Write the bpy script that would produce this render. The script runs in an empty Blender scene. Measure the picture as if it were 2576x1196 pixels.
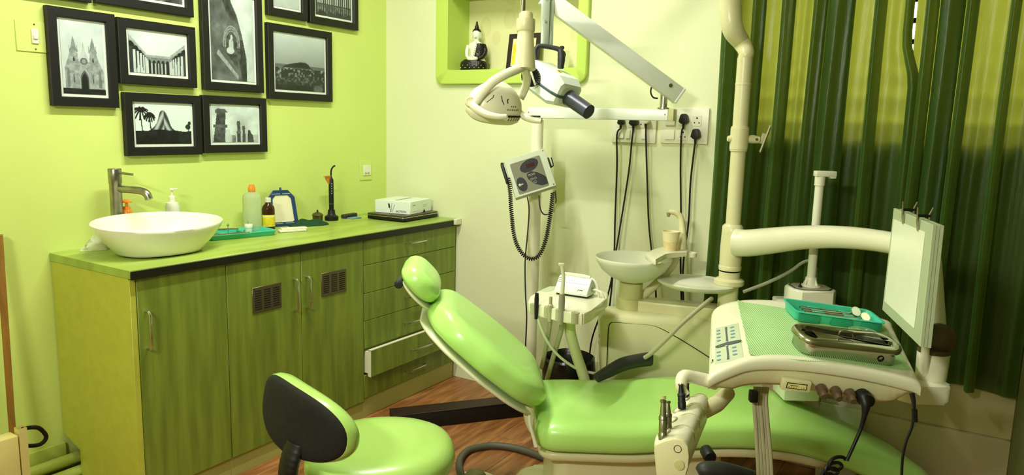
import bpy, bmesh, math, random
import numpy as np
from mathutils import Matrix, Vector
from math import sin, cos, pi, radians, sqrt

random.seed(7)
rng = np.random.RandomState(7)
scene = bpy.context.scene
COL = scene.collection

# ------------------------------------------------------------------ camera
IMG_W, IMG_H, FOCAL = 2576, 1196, 1835.0
PITCH, ROLL, YAW = radians(8.77), radians(1.48), radians(32.0)
CAM = Vector((2.78, 0.0, 1.37))
FWD = Vector((-sin(YAW) * cos(PITCH), cos(YAW) * cos(PITCH), -sin(PITCH)))
R0 = Vector((cos(YAW), sin(YAW), 0))
U0 = R0.cross(FWD)
RGT = cos(ROLL) * R0 + sin(ROLL) * U0
UPV = RGT.cross(FWD)
FH = Vector((-sin(YAW), cos(YAW), 0))
cam_data = bpy.data.cameras.new('camera')
cam_data.sensor_width = 36.0
cam_data.lens = FOCAL / IMG_W * 36.0
cam_data.clip_start = 0.02
cam_obj = bpy.data.objects.new('camera', cam_data)
COL.objects.link(cam_obj)
m3 = Matrix((RGT, UPV, -FWD)).transposed()
cam_obj.matrix_world = Matrix.Translation(CAM) @ m3.to_4x4()
scene.camera = cam_obj

# ------------------------------------------------------------------ light and exposure
scene.view_settings.view_transform = 'Standard'
scene.view_settings.look = 'None'
scene.view_settings.exposure = 0.54
scene.view_settings.gamma = 1.0
scene.view_settings.use_curve_mapping = False
world = bpy.data.worlds.new('daylight')
scene.world = world
world.use_nodes = True
wb = world.node_tree.nodes['Background']
wb.inputs['Color'].default_value = (1.0, 0.94, 0.76, 1)
wb.inputs['Strength'].default_value = 3.0

def area(name, loc, target, sx, sy, power, color):
    d = bpy.data.lights.new(name, 'AREA')
    d.shape = 'RECTANGLE'; d.size = sx; d.size_y = sy
    d.energy = power; d.color = color
    o = bpy.data.objects.new(name, d); COL.objects.link(o)
    o.location = loc
    o.rotation_euler = (Vector(target) - Vector(loc)).to_track_quat('-Z', 'Y').to_euler()
    return o
# tube lamp on the ceiling over the middle of the room, short tube lamp on the wall behind the viewer
TUBE_A = Vector((1.04, 1.72, 2.735))
TUBE_B = Vector((1.90, -0.79, 2.15))
TUBE_L, TUBE_LA = 0.62, 1.15
area('tube_light_middle', TUBE_A + Vector((0, 0, -0.03)), TUBE_A + Vector((0, 0, -1.0)), 0.05, TUBE_LA, 30, (1.0, 1.0, 0.95))
area('tube_light_viewer', TUBE_B + Vector((0, 0.03, 0)), TUBE_B + Vector((0, 1.0, -0.35)), TUBE_L, 0.05, 30, (1.0, 0.985, 0.90))

# ------------------------------------------------------------------ pixel rays (depths are real distances)
def ray(px, py):
    return ((px - IMG_W / 2) / FOCAL) * RGT - ((py - IMG_H / 2) / FOCAL) * UPV + FWD
def pd(px, py, d):
    return CAM + ray(px, py) * d
def onx(px, py, X):
    r = ray(px, py); return CAM + r * ((X - CAM.x) / r.x)
def ony(px, py, Y):
    r = ray(px, py); return CAM + r * ((Y - CAM.y) / r.y)
def onz(px, py, Z):
    r = ray(px, py); return CAM + r * ((Z - CAM.z) / r.z)

# ------------------------------------------------------------------ materials
def lin(c):
    c = c / 255.0
    return c / 12.92 if c <= 0.04045 else ((c + 0.055) / 1.055) ** 2.4
def rgb(r, g, b):
    return (lin(r), lin(g), lin(b))
MATS = {}
def mat(name, color, rough=0.5, metal=0.0, var=0.05, scale=6.0, stretch=(1, 1, 1), bump=0.0, bscale=80.0,
        coat=0.0, transm=0.0, alpha=1.0, emit=0.0, color2=None, ior=1.45, spec=None, detail=4.0):
    m = bpy.data.materials.new(name); m.use_nodes = True
    nt = m.node_tree; N = nt.nodes; L = nt.links
    b = N['Principled BSDF']
    tc = N.new('ShaderNodeTexCoord'); mp = N.new('ShaderNodeMapping')
    mp.inputs['Scale'].default_value = stretch
    L.new(tc.outputs['Object'], mp.inputs['Vector'])
    no = N.new('ShaderNodeTexNoise'); no.inputs['Scale'].default_value = scale
    no.inputs['Detail'].default_value = detail
    L.new(mp.outputs['Vector'], no.inputs['Vector'])
    cr = N.new('ShaderNodeValToRGB')
    c1 = color2 if color2 else tuple(max(0, c * (1 - var)) for c in color)
    c2 = color if color2 else tuple(min(1, c * (1 + var)) for c in color)
    cr.color_ramp.elements[0].position = 0.32; cr.color_ramp.elements[1].position = 0.68
    cr.color_ramp.elements[0].color = (*c1, 1); cr.color_ramp.elements[1].color = (*c2, 1)
    L.new(no.outputs['Fac'], cr.inputs['Fac'])
    L.new(cr.outputs['Color'], b.inputs['Base Color'])
    b.inputs['Roughness'].default_value = rough
    b.inputs['Metallic'].default_value = metal
    b.inputs['IOR'].default_value = ior
    if spec is not None: b.inputs['Specular IOR Level'].default_value = spec
    if coat: b.inputs['Coat Weight'].default_value = coat; b.inputs['Coat Roughness'].default_value = 0.12
    if transm: b.inputs['Transmission Weight'].default_value = transm
    if alpha < 1: b.inputs['Alpha'].default_value = alpha
    if emit:
        L.new(cr.outputs['Color'], b.inputs['Emission Color']); b.inputs['Emission Strength'].default_value = emit
    if bump:
        n2 = N.new('ShaderNodeTexNoise'); n2.inputs['Scale'].default_value = bscale
        L.new(mp.outputs['Vector'], n2.inputs['Vector'])
        bp = N.new('ShaderNodeBump'); bp.inputs['Strength'].default_value = bump; bp.inputs['Distance'].default_value = 0.01
        L.new(n2.outputs['Fac'], bp.inputs['Height']); L.new(bp.outputs['Normal'], b.inputs['Normal'])
    MATS[name] = m
    return m

mat('lime_paint', rgb(208, 226, 120), 0.62, var=0.02, scale=3, bump=0.04, bscale=120)
mat('cream_paint', rgb(222, 227, 182), 0.6, var=0.02, scale=2, bump=0.04, bscale=90)
mat('wall_shade_beige', rgb(200, 186, 140), 0.7, var=0.08, scale=4, bump=0.05)  # shade of the cream wall below the curtains, put into the colour
mat('olive_wall', rgb(92, 96, 40), 0.7, var=0.08, scale=4)
mat('ceiling_paint', rgb(232, 230, 205), 0.8, var=0.02, scale=2)
mat('niche_lime', rgb(190, 216, 96), 0.5, var=0.02, scale=3)
mat('laminate', rgb(132, 150, 54), 0.42, color2=rgb(104, 122, 40), scale=6, stretch=(5.5, 5.5, 0.5), bump=0.02, bscale=60, detail=12)
mat('laminate_edge', rgb(168, 166, 92), 0.5, var=0.06)
mat('end_panel', rgb(186, 190, 70), 0.45, var=0.05, scale=30)
mat('worktop_green', rgb(168, 190, 84), 0.35, color2=rgb(140, 164, 64), scale=5, stretch=(3, 0.6, 1), bump=0.01)
mat('edge_black', rgb(22, 20, 10), 0.4, var=0.1)
mat('inner_white', rgb(226, 224, 190), 0.5, var=0.02)
mat('black_wood', rgb(14, 13, 10), 0.5, var=0.15, scale=20)
mat('dark_brown', rgb(40, 22, 12), 0.5, var=0.2, scale=10)
mat('mat_board', rgb(222, 232, 214), 0.7, var=0.02)
mat('white_plastic', rgb(232, 232, 206), 0.35, var=0.02)
mat('cool_white', rgb(226, 236, 222), 0.3, var=0.02)
mat('cream_plastic', rgb(222, 218, 170), 0.3, var=0.03, scale=3)
mat('ivory_plastic', rgb(234, 232, 200), 0.28, var=0.03, scale=3)
mat('grey_plastic', rgb(150, 150, 126), 0.45, var=0.05)
mat('putty_plastic', rgb(176, 172, 136), 0.4, var=0.05)
mat('tan_plastic', rgb(196, 194, 134), 0.4, var=0.04)
mat('black_plastic', rgb(11, 11, 9), 0.48, var=0.2)
mat('box_grey', rgb(188, 196, 168), 0.4, var=0.04)
mat('charcoal', rgb(44, 46, 42), 0.5, var=0.12, bump=0.02)
mat('graphite', rgb(62, 66, 76), 0.32, var=0.08)
mat('black_fabric', rgb(20, 18, 12), 0.85, var=0.25, scale=60, bump=0.1, bscale=300)
mat('brown_cap', rgb(92, 74, 50), 0.5, var=0.08)
mat('ceramic', rgb(240, 238, 214), 0.12, var=0.01, coat=0.3)
mat('chrome', rgb(212, 210, 200), 0.24, metal=1.0, var=0.05)
mat('brushed_steel', rgb(160, 156, 142), 0.3, metal=1.0, var=0.25, scale=25)
mat('stainless', rgb(182, 178, 164), 0.2, metal=1.0, var=0.1, scale=8)
mat('vent_steel', rgb(122, 112, 84), 0.38, metal=0.8, var=0.06)
mat('slot_black', rgb(12, 12, 8), 0.7, var=0.1)
mat('chair_vinyl', rgb(184, 236, 122), 0.3, var=0.03, scale=3, coat=0.25, bump=0.012, bscale=220)
mat('stool_vinyl', rgb(172, 212, 106), 0.3, var=0.03, scale=3, coat=0.25, bump=0.012, bscale=220)
mat('amber', rgb(232, 140, 44), 0.25, var=0.04)
mat('amber_clear', rgb(232, 150, 30), 0.15, var=0.04, transm=0.6)
mat('clear_plastic', rgb(232, 240, 212), 0.15, var=0.02, transm=0.75, ior=1.15)
mat('thin_glass', rgb(236, 246, 226), 0.05, var=0.01, transm=0.92, ior=1.15)
mat('frosted_glass', rgb(232, 234, 208), 0.35, var=0.03, transm=0.12, ior=1.2)
mat('plastic_bag', rgb(226, 228, 190), 0.3, var=0.08, transm=0.5, ior=1.1)
mat('brown_glass', rgb(62, 30, 8), 0.1, var=0.1, transm=0.25)
mat('label_yellow', rgb(228, 214, 44), 0.5, color2=rgb(214, 196, 30), scale=60)
mat('label_cream', rgb(236, 228, 140), 0.5, var=0.04)
mat('blue_plastic', rgb(34, 62, 98), 0.35, var=0.1)
mat('mirror_painted_reflection', rgb(226, 222, 182), 0.22, var=0.02)  # pale wall reflection painted as an even cream mirror face
mat('laptop_lid', rgb(70, 62, 46), 0.25, var=0.2, scale=6)
mat('hose_grey', rgb(84, 82, 66), 0.5, var=0.06)
mat('mirror', rgb(236, 232, 200), 0.02, metal=1.0, var=0.0)
mat('green_cloth', rgb(18, 62, 26), 0.9, var=0.25, scale=50, bump=0.15, bscale=250)
mat('brass_dark', rgb(104, 96, 52), 0.35, metal=0.7, var=0.25, scale=30)
mat('teal_plastic', rgb(70, 194, 158), 0.35, var=0.05)
mat('teal_dark', rgb(40, 150, 112), 0.35, var=0.05)
mat('napkin', rgb(176, 216, 146), 0.8, var=0.05, scale=8, bump=0.05, bscale=200)
mat('keypad', rgb(196, 206, 170), 0.4, var=0.03)
mat('key_blue', rgb(112, 150, 168), 0.4, var=0.05)
mat('key_dark', rgb(70, 86, 88), 0.4, var=0.06)
mat('viewer_face', rgb(240, 244, 216), 0.25, var=0.03, scale=5)
mat('viewer_rim', rgb(176, 188, 150), 0.4, var=0.05)
mat('panel_grey', rgb(112, 112, 86), 0.4, var=0.06)
mat('display_red', rgb(56, 14, 8), 0.2, var=0.1)
mat('alu_white', rgb(236, 242, 228), 0.38, var=0.03, metal=0.1)
mat('alu_grey', rgb(160, 172, 150), 0.35, var=0.06, metal=0.4)
mat('statue_white', rgb(232, 236, 214), 0.25, var=0.02)
mat('statue_black', rgb(24, 22, 14), 0.25, var=0.3, scale=40, bump=0.3, bscale=160)
mat('silver_bead', rgb(220, 218, 196), 0.25, metal=0.6, var=0.05)
mat('pipe_green', rgb(190, 206, 96), 0.45, var=0.05)
mat('old_wood', rgb(150, 108, 34), 0.6, color2=rgb(122, 84, 22), scale=6, stretch=(6, 6, 0.6))
mat('cream_metal', rgb(214, 200, 124), 0.4, var=0.06)
mat('iron_dark', rgb(30, 28, 20), 0.5, metal=0.6, var=0.3, scale=60)
mat('bag_black', rgb(14, 14, 12), 0.3, var=0.3, scale=20, bump=0.3, bscale=30)
mat('paper', rgb(222, 224, 200), 0.8, var=0.04)
mat('cup_paper', rgb(236, 226, 178), 0.5, var=0.02)
mat('cup_print', rgb(220, 196, 136), 0.5, color2=rgb(232, 216, 162), scale=60)
mat('brick_outside', rgb(200, 120, 30), 0.8, var=0.2)
mat('lamp_tube', (1.0, 1.0, 0.86), 0.5, var=0.0, emit=6.0)
mat('print_grey', rgb(196, 206, 190), 0.6, var=0.03)
mat('ink', rgb(40, 42, 34), 0.6, var=0.05)
mat('ink_light', rgb(150, 160, 140), 0.6, var=0.05)
mat('yellow_tape', rgb(222, 226, 100), 0.5, var=0.04)
mat('wall_tile', rgb(196, 182, 140), 0.45, var=0.06, scale=5)

# floor planks: warm brown with grain along the board
def wood_floor():
    m = bpy.data.materials.new('wood_floor'); m.use_nodes = True
    nt = m.node_tree; N = nt.nodes; L = nt.links; b = N['Principled BSDF']
    tc = N.new('ShaderNodeTexCoord'); mp = N.new('ShaderNodeMapping')
    mp.inputs['Scale'].default_value = (16.0, 2.2, 4.0)
    oi = N.new('ShaderNodeObjectInfo')
    ad = N.new('ShaderNodeVectorMath'); ad.operation = 'ADD'
    cb = N.new('ShaderNodeCombineXYZ'); mu = N.new('ShaderNodeMath'); mu.operation = 'MULTIPLY'; mu.inputs[1].default_value = 37.0
    L.new(oi.outputs['Random'], mu.inputs[0]); L.new(mu.outputs[0], cb.inputs['X']); L.new(mu.outputs[0], cb.inputs['Y'])
    L.new(tc.outputs['Object'], mp.inputs['Vector']); L.new(mp.outputs['Vector'], ad.inputs[0]); L.new(cb.outputs[0], ad.inputs[1])
    n1 = N.new('ShaderNodeTexNoise'); n1.inputs['Scale'].default_value = 1.6; n1.inputs['Detail'].default_value = 8; n1.inputs['Distortion'].default_value = 0.6
    L.new(ad.outputs[0], n1.inputs['Vector'])
    cr = N.new('ShaderNodeValToRGB')
    e = cr.color_ramp.elements
    e[0].position = 0.3; e[0].color = (*rgb(112, 68, 34), 1)
    e[1].position = 0.7; e[1].color = (*rgb(178, 126, 74), 1)
    k = cr.color_ramp.elements.new(0.5); k.color = (*rgb(148, 96, 52), 1)
    L.new(n1.outputs['Fac'], cr.inputs['Fac']); L.new(cr.outputs['Color'], b.inputs['Base Color'])
    b.inputs['Roughness'].default_value = 0.38
    MATS['wood_floor'] = m
wood_floor()

def fabric_curtain():
    m = bpy.data.materials.new('curtain_satin'); m.use_nodes = True
    nt = m.node_tree; N = nt.nodes; L = nt.links; b = N['Principled BSDF']; out = N['Material Output']
    tc = N.new('ShaderNodeTexCoord'); mp = N.new('ShaderNodeMapping'); mp.inputs['Scale'].default_value = (60, 60, 6)
    L.new(tc.outputs['Object'], mp.inputs['Vector'])
    n1 = N.new('ShaderNodeTexNoise'); n1.inputs['Scale'].default_value = 3.0; n1.inputs['Detail'].default_value = 5
    L.new(mp.outputs['Vector'], n1.inputs['Vector'])
    cr = N.new('ShaderNodeValToRGB')
    cr.color_ramp.elements[0].color = (*rgb(40, 66, 24), 1); cr.color_ramp.elements[1].color = (*rgb(66, 100, 44), 1)
    L.new(n1.outputs['Fac'], cr.inputs['Fac']); L.new(cr.outputs['Color'], b.inputs['Base Color'])
    b.inputs['Roughness'].default_value = 0.33
    b.inputs['Sheen Weight'].default_value = 0.45
    wb_ = N.new('ShaderNodeBump'); wb_.inputs['Strength'].default_value = 0.35; wb_.inputs['Distance'].default_value = 0.004
    L.new(n1.outputs['Fac'], wb_.inputs['Height']); L.new(wb_.outputs['Normal'], b.inputs['Normal'])
    b.inputs['Sheen Tint'].default_value = (*rgb(150, 210, 110), 1)
    tr = N.new('ShaderNodeBsdfTranslucent'); tr.inputs['Color'].default_value = (*rgb(176, 186, 66), 1)
    mx = N.new('ShaderNodeMixShader'); mx.inputs['Fac'].default_value = 0.42
    L.new(b.outputs[0], mx.inputs[1]); L.new(tr.outputs[0], mx.inputs[2]); L.new(mx.outputs[0], out.inputs['Surface'])
    MATS['curtain_satin'] = m
fabric_curtain()

def napkin_ribs():
    m = MATS['napkin']; nt = m.node_tree; N = nt.nodes; L = nt.links; b = N['Principled BSDF']
    tc = N.new('ShaderNodeTexCoord'); mp = N.new('ShaderNodeMapping'); mp.inputs['Rotation'].default_value = (0, 0, -YAW)
    L.new(tc.outputs['Object'], mp.inputs['Vector'])
    wv = N.new('ShaderNodeTexWave'); wv.inputs['Scale'].default_value = 55.0; wv.inputs['Distortion'].default_value = 0.3
    L.new(mp.outputs['Vector'], wv.inputs['Vector'])
    bp = N.new('ShaderNodeBump'); bp.inputs['Strength'].default_value = 0.5; bp.inputs['Distance'].default_value = 0.002
    L.new(wv.outputs['Fac'], bp.inputs['Height']); L.new(bp.outputs['Normal'], b.inputs['Normal'])
napkin_ribs()

def print_material():
    m = bpy.data.materials.new('photo_print'); m.use_nodes = True
    nt = m.node_tree; b = nt.nodes['Principled BSDF']
    at = nt.nodes.new('ShaderNodeAttribute'); at.attribute_name = 'Col'
    nt.links.new(at.outputs['Color'], b.inputs['Base Color']); b.inputs['Roughness'].default_value = 0.35
    MATS['photo_print'] = m
print_material()

def window_glass():
    m = bpy.data.materials.new('window_glass'); m.use_nodes = True
    nt = m.node_tree; N = nt.nodes; L = nt.links; out = N['Material Output']
    N.remove(N['Principled BSDF'])
    t = N.new('ShaderNodeBsdfTransparent'); g = N.new('ShaderNodeBsdfGlossy'); g.inputs['Roughness'].default_value = 0.05
    mx = N.new('ShaderNodeMixShader'); mx.inputs['Fac'].default_value = 0.06
    L.new(t.outputs[0], mx.inputs[1]); L.new(g.outputs[0], mx.inputs[2]); L.new(mx.outputs[0], out.inputs['Surface'])
    MATS['window_glass'] = m
window_glass()

def niche_paper():
    # cream paper with faint leaf shapes
    m = bpy.data.materials.new('niche_paper'); m.use_nodes = True
    nt = m.node_tree; N = nt.nodes; L = nt.links; b = N['Principled BSDF']
    tc = N.new('ShaderNodeTexCoord'); mp = N.new('ShaderNodeMapping'); mp.inputs['Scale'].default_value = (9, 9, 6.5)
    L.new(tc.outputs['Object'], mp.inputs['Vector'])
    vo = N.new('ShaderNodeTexVoronoi'); vo.inputs['Scale'].default_value = 1.0; vo.inputs['Randomness'].default_value = 1.0
    L.new(mp.outputs['Vector'], vo.inputs['Vector'])
    cr = N.new('ShaderNodeValToRGB')
    e = cr.color_ramp.elements
    e[0].position = 0.0; e[0].color = (*rgb(222, 219, 156), 1)
    e[1].position = 0.36; e[1].color = (*rgb(224, 222, 164), 1)
    k = e.new(0.33); k.color = (*rgb(216, 213, 150), 1)
    L.new(vo.outputs['Distance'], cr.inputs['Fac']); L.new(cr.outputs['Color'], b.inputs['Base Color'])
    b.inputs['Roughness'].default_value = 0.6
    MATS['niche_paper'] = m
niche_paper()

# ------------------------------------------------------------------ mesh helpers
def frame(o, x, z):
    """matrix with local x along x, local z along z (orthonormalised)"""
    x = Vector(x).normalized(); z = Vector(z); z = (z - x * z.dot(x)).normalized(); y = z.cross(x)
    m = Matrix((x, y, z)).transposed().to_4x4(); m.translation = Vector(o)
    return m
def T(x=0, y=0, z=0): return Matrix.Translation((x, y, z))
def RZ(a): return Matrix.Rotation(a, 4, 'Z')
def RX(a): return Matrix.Rotation(a, 4, 'X')
def RY(a): return Matrix.Rotation(a, 4, 'Y')

def smooth_path(pts, sub=6, closed=False):
    P = [Vector(p) for p in pts]
    if len(P) < 3 or sub <= 1: return P
    out = []
    n = len(P)
    rngi = range(n if closed else n - 1)
    for i in rngi:
        if closed:
            p0, p1, p2, p3 = P[(i - 1) % n], P[i], P[(i + 1) % n], P[(i + 2) % n]
        else:
            p1, p2 = P[i], P[i + 1]
            p0 = P[i - 1] if i > 0 else p1 * 2 - p2
            p3 = P[i + 2] if i + 2 < n else p2 * 2 - p1
        for k in range(sub):
            t = k / sub
            out.append(0.5 * ((2 * p1) + (p2 - p0) * t + (2 * p0 - 5 * p1 + 4 * p2 - p3) * t * t + (3 * p1 - p0 - 3 * p2 + p3) * t ** 3))
    if not closed: out.append(P[-1])
    return out

class MB:
    def __init__(s, M=None):
        s.v = []; s.f = []; s.M = M if M is not None else Matrix.Identity(4); s.col = None
    def add(s, verts, faces, M=None):
        A = s.M @ M if M is not None else s.M
        b = len(s.v)
        s.v.extend((A @ Vector(p))[:] for p in verts)
        s.f.extend(tuple(b + i for i in f) for f in faces)
        return s
    def bm(s, bm, M=None):
        bm.verts.index_update()
        s.add([v.co[:] for v in bm.verts], [[v.index for v in f.verts] for f in bm.faces], M)
        bm.free(); return s
    def box(s, x0, x1, y0, y1, z0, z1, b=0.0, seg=2, M=None):
        bm = bmesh.new()
        bmesh.ops.create_cube(bm, size=1)
        for v in bm.verts:
            v.co = Vector(((x0 + x1) / 2 + v.co.x * (x1 - x0), (y0 + y1) / 2 + v.co.y * (y1 - y0), (z0 + z1) / 2 + v.co.z * (z1 - z0)))
        if b > 0:
            bmesh.ops.bevel(bm, geom=bm.edges[:], offset=b, segments=seg, profile=0.5, affect='EDGES')
        return s.bm(bm, M)
    def prism(s, pts, z0, z1, b=0.0, seg=2, M=None, top_only=False):
        bm = bmesh.new()
        lo = [bm.verts.new((p[0], p[1], z0)) for p in pts]
        hi = [bm.verts.new((p[0], p[1], z1)) for p in pts]
        n = len(pts)
        ftop = bm.faces.new(hi); fb = bm.faces.new(lo[::-1])
        for i in range(n):
            bm.faces.new((lo[i], lo[(i + 1) % n], hi[(i + 1) % n], hi[i]))
        if b > 0:
            ed = list(ftop.edges) + ([] if top_only else list(fb.edges))
            bmesh.ops.bevel(bm, geom=ed, offset=b, segments=seg, profile=0.5, affect='EDGES')
        bmesh.ops.recalc_face_normals(bm, faces=bm.faces[:])
        return s.bm(bm, M)
    def rings(s, rings, cap=(True, True), closed=True, M=None):
        n = len(rings[0]); v = []; f = []
        for r in rings: v.extend(Vector(p)[:] for p in r)
        for i in range(len(rings) - 1):
            for j in range(n if closed else n - 1):
                k = (j + 1) % n
                f.append((i * n + j, i * n + k, (i + 1) * n + k, (i + 1) * n + j))
        if cap[0] and closed: f.append(tuple(range(n))[::-1])
        if cap[1] and closed: f.append(tuple((len(rings) - 1) * n + j for j in range(n)))
        return s.add(v, f, M)
    def lathe(s, prof, n=24, M=None, cap=(True, True), sx=1.0, sy=1.0):
        return s.rings([[(max(r, 1e-5) * cos(2 * pi * k / n) * sx, max(r, 1e-5) * sin(2 * pi * k / n) * sy, z) for k in range(n)] for r, z in prof], cap, True, M)
    def tube(s, pts, r, n=8, sub=1, cap=True, M=None, closed=False):
        P = smooth_path(pts, sub, closed) if sub > 1 else [Vector(p) for p in pts]
        m = len(P)
        if isinstance(r, (int, float)): rr = [r] * m
        else: rr = list(np.interp(np.linspace(0, 1, m), np.linspace(0, 1, len(r)), r))
        rings_ = []; up = None
        for i, p in enumerate(P):
            if closed: t = P[(i + 1) % m] - P[i - 1]
            else: t = P[min(i + 1, m - 1)] - P[max(i - 1, 0)]
            if t.length < 1e-9: t = Vector((0, 0, 1))
            t.normalize()
            if up is None:
                up = Vector((0, 0, 1)) if abs(t.z) < 0.9 else Vector((1, 0, 0))
            up = (up - t * up.dot(t)).normalized(); sd = t.cross(up)
            rings_.append([p + (up * cos(2 * pi * k / n) + sd * sin(2 * pi * k / n)) * rr[i] for k in range(n)])
        if closed:
            rings_.append(rings_[0]); cap = False
        return s.rings(rings_, (cap, cap), True, M)
    def cyl(s, p0, p1, r, n=16, r2=None, M=None):
        return s.tube([p0, p1], [r, r if r2 is None else r2], n, M=M)
    def ell(s, c, r, n=16, m=10, M=None, lo=-pi / 2, hi=pi / 2):
        rg = []
        for i in range(m + 1):
            a = lo + (hi - lo) * i / m
            rad = max(cos(a), 1e-4)
            rg.append([(c[0] + r[0] * rad * cos(2 * pi * k / n), c[1] + r[1] * rad * sin(2 * pi * k / n), c[2] + r[2] * sin(a)) for k in range(n)])
        return s.rings(rg, (True, True), True, M)
    def sheet(s, grid, M=None):
        return s.rings(grid, (False, False), False, M)
    def slab(s, grid, th, M=None):
        """grid surface given thickness along -normal-ish vector th"""
        g = [[Vector(p) for p in r] for r in grid]
        th = Vector(th)
        a, b = len(g), len(g[0]); v = [p[:] for r in g for p in r] + [(p + th)[:] for r in g for p in r]
        f = []
        o = a * b
        for i in range(a - 1):
            for j in range(b - 1):
                q = (i * b + j, i * b + j + 1, (i + 1) * b + j + 1, (i + 1) * b + j)
                f.append(q); f.append(tuple(o + k for k in q[::-1]))
        for i in range(a - 1):
            f.append((i * b, (i + 1) * b, o + (i + 1) * b, o + i * b)); k = b - 1
            f.append((i * b + k, o + i * b + k, o + (i + 1) * b + k, (i + 1) * b + k))
        for j in range(b - 1):
            f.append((j, o + j, o + j + 1, j + 1)); k = (a - 1) * b
            f.append((k + j, k + j + 1, o + k + j + 1, o + k + j))
        return s.add(v, f, M)

def round_rect(x0, x1, y0, y1, r, n=5):
    out = []
    for cx, cy, a0 in ((x1 - r, y1 - r, 0), (x0 + r, y1 - r, pi / 2), (x0 + r, y0 + r, pi), (x1 - r, y0 + r, 3 * pi / 2)):
        for k in range(n + 1):
            a = a0 + pi / 2 * k / n
            out.append((cx + r * cos(a), cy + r * sin(a)))
    return out
def ellipse2(cx, cy, rx, ry, n=24, rot=0.0):
    return [(cx + rx * cos(t) * cos(rot) - ry * sin(t) * sin(rot), cy + rx * cos(t) * sin(rot) + ry * sin(t) * cos(rot)) for t in (2 * pi * k / n for k in range(n))]

def link_mesh(name, mb, material, parent, origin=None, sharp=40, smooth=True):
    me = bpy.data.meshes.new(name)
    me.from_pydata(mb.v, [], mb.f)
    me.validate(clean_customdata=False)
    bm = bmesh.new(); bm.from_mesh(me)
    bmesh.ops.remove_doubles(bm, verts=bm.verts[:], dist=1e-6)
    bmesh.ops.recalc_face_normals(bm, faces=bm.faces[:])
    bm.to_mesh(me); bm.free()
    if smooth:
        me.polygons.foreach_set('use_smooth', [True] * len(me.polygons))
        me.set_sharp_from_angle(angle=radians(sharp))
    me.materials.append(MATS[material])
    o = bpy.data.objects.new(name, me); COL.objects.link(o)
    W = Vector((0, 0, 0))
    q = parent
    while q is not None: W = W + q.location; q = q.parent
    if origin is not None:
        org = Vector(origin); o.location = org - W; W = org
    if W.length > 0: me.transform(Matrix.Translation(-W))
    if parent is not None: o.parent = parent
    me.update()
    return o
def tag(o, label=None, cat=None, group=None, kind=None):
    if label: o['label'] = label
    if cat: o['category'] = cat
    if group: o['group'] = group
    if kind: o['kind'] = kind
    return o
def thing(name, label, cat, loc, group=None):
    o = bpy.data.objects.new(name, None); COL.objects.link(o); o.empty_display_size = 0.05
    o.location = Vector(loc)
    return tag(o, label, cat, group)
def part(name, mb, material, parent, label=None, sharp=40):
    o = link_mesh(name, mb, material, parent, None, sharp)
    if label: o['label'] = label
    return o
def pieces(name, mb, material, parent, label=None, sharp=40):
    """every connected piece of mb becomes a part of its own"""
    par = list(range(len(mb.v)))
    def find(i):
        while par[i] != i: par[i] = par[par[i]]; i = par[i]
        return i
    for f in mb.f:
        a = find(f[0])
        for i in f[1:]: par[find(i)] = a
    groups = {}
    for f in mb.f: groups.setdefault(find(f[0]), []).append(f)
    out = []
    for fs in groups.values():
        ids = sorted({i for f in fs for i in f}); mp = {v: k for k, v in enumerate(ids)}
        q = MB(); q.v = [mb.v[i] for i in ids]; q.f = [tuple(mp[i] for i in f) for f in fs]
        out.append(part(name, q, material, parent, label, sharp))
    return out
def solo(name, mb, material, label, cat, group=None, sharp=40):
    a = np.array(mb.v); lo = a.min(0); hi = a.max(0)
    o = link_mesh(name, mb, material, None, ((lo[0] + hi[0]) / 2, (lo[1] + hi[1]) / 2, lo[2]), sharp)
    return tag(o, label, cat, group)
def struct(name, mb, material, parent=None, label=None, sharp=40):
    o = link_mesh(name, mb, material, parent, None, sharp)
    if parent is None: o['kind'] = 'structure'
    if label: o['label'] = label
    return o
def text(name, s, size, M, material, parent, ext=0.0003, label=None):
    cu = bpy.data.curves.new(name, 'FONT'); cu.body = s; cu.size = size; cu.align_x = 'CENTER'; cu.align_y = 'CENTER'; cu.extrude = ext
    cu.resolution_u = 2
    tmp = bpy.data.objects.new(name + '_tmp', cu); COL.objects.link(tmp)
    dg = bpy.context.evaluated_depsgraph_get(); dg.update()
    me = bpy.data.meshes.new_from_object(tmp.evaluated_get(dg))
    COL.objects.unlink(tmp); bpy.data.objects.remove(tmp)
    mb = MB(M)
    mb.add([v.co[:] for v in me.vertices], [list(p.vertices) for p in me.polygons])
    bpy.data.meshes.remove(me)
    return part(name, mb, material, parent, label)

# ================================================================== THE ROOM
WX1, YB, YF, ZC = 3.0, 3.1, -0.85, 2.8
m = MB(); m.box(-0.2, WX1 + 0.2, YF - 0.2, YB + 0.3, -0.12, -0.006)
floor = struct('floor', m, 'dark_brown')
PW, PL = 0.140, 1.2
plank_mesh = {}
yrow = 0
for i in range(22):
    x0 = i * PW
    if x0 >= WX1: break
    w = min(PW, WX1 - x0) - 0.0012
    off = (i * 0.47) % PL
    y = YF - off
    while y < YB:
        a = max(y, YF); b = min(y + PL, YB) - 0.0012
        if b - a > 0.02:
            key = (round(w, 4), round(b - a, 4))
            if key not in plank_mesh:
                mm = MB(); mm.box(0, w, 0, b - a, -0.008, 0.0, 0.0008, 1)
                o = link_mesh('plank', mm, 'wood_floor', floor); plank_mesh[key] = o.data
            else:
                o = bpy.data.objects.new('plank', plank_mesh[key]); COL.objects.link(o); o.parent = floor
            o.location = (x0, a, 0)
        y += PL

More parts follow.
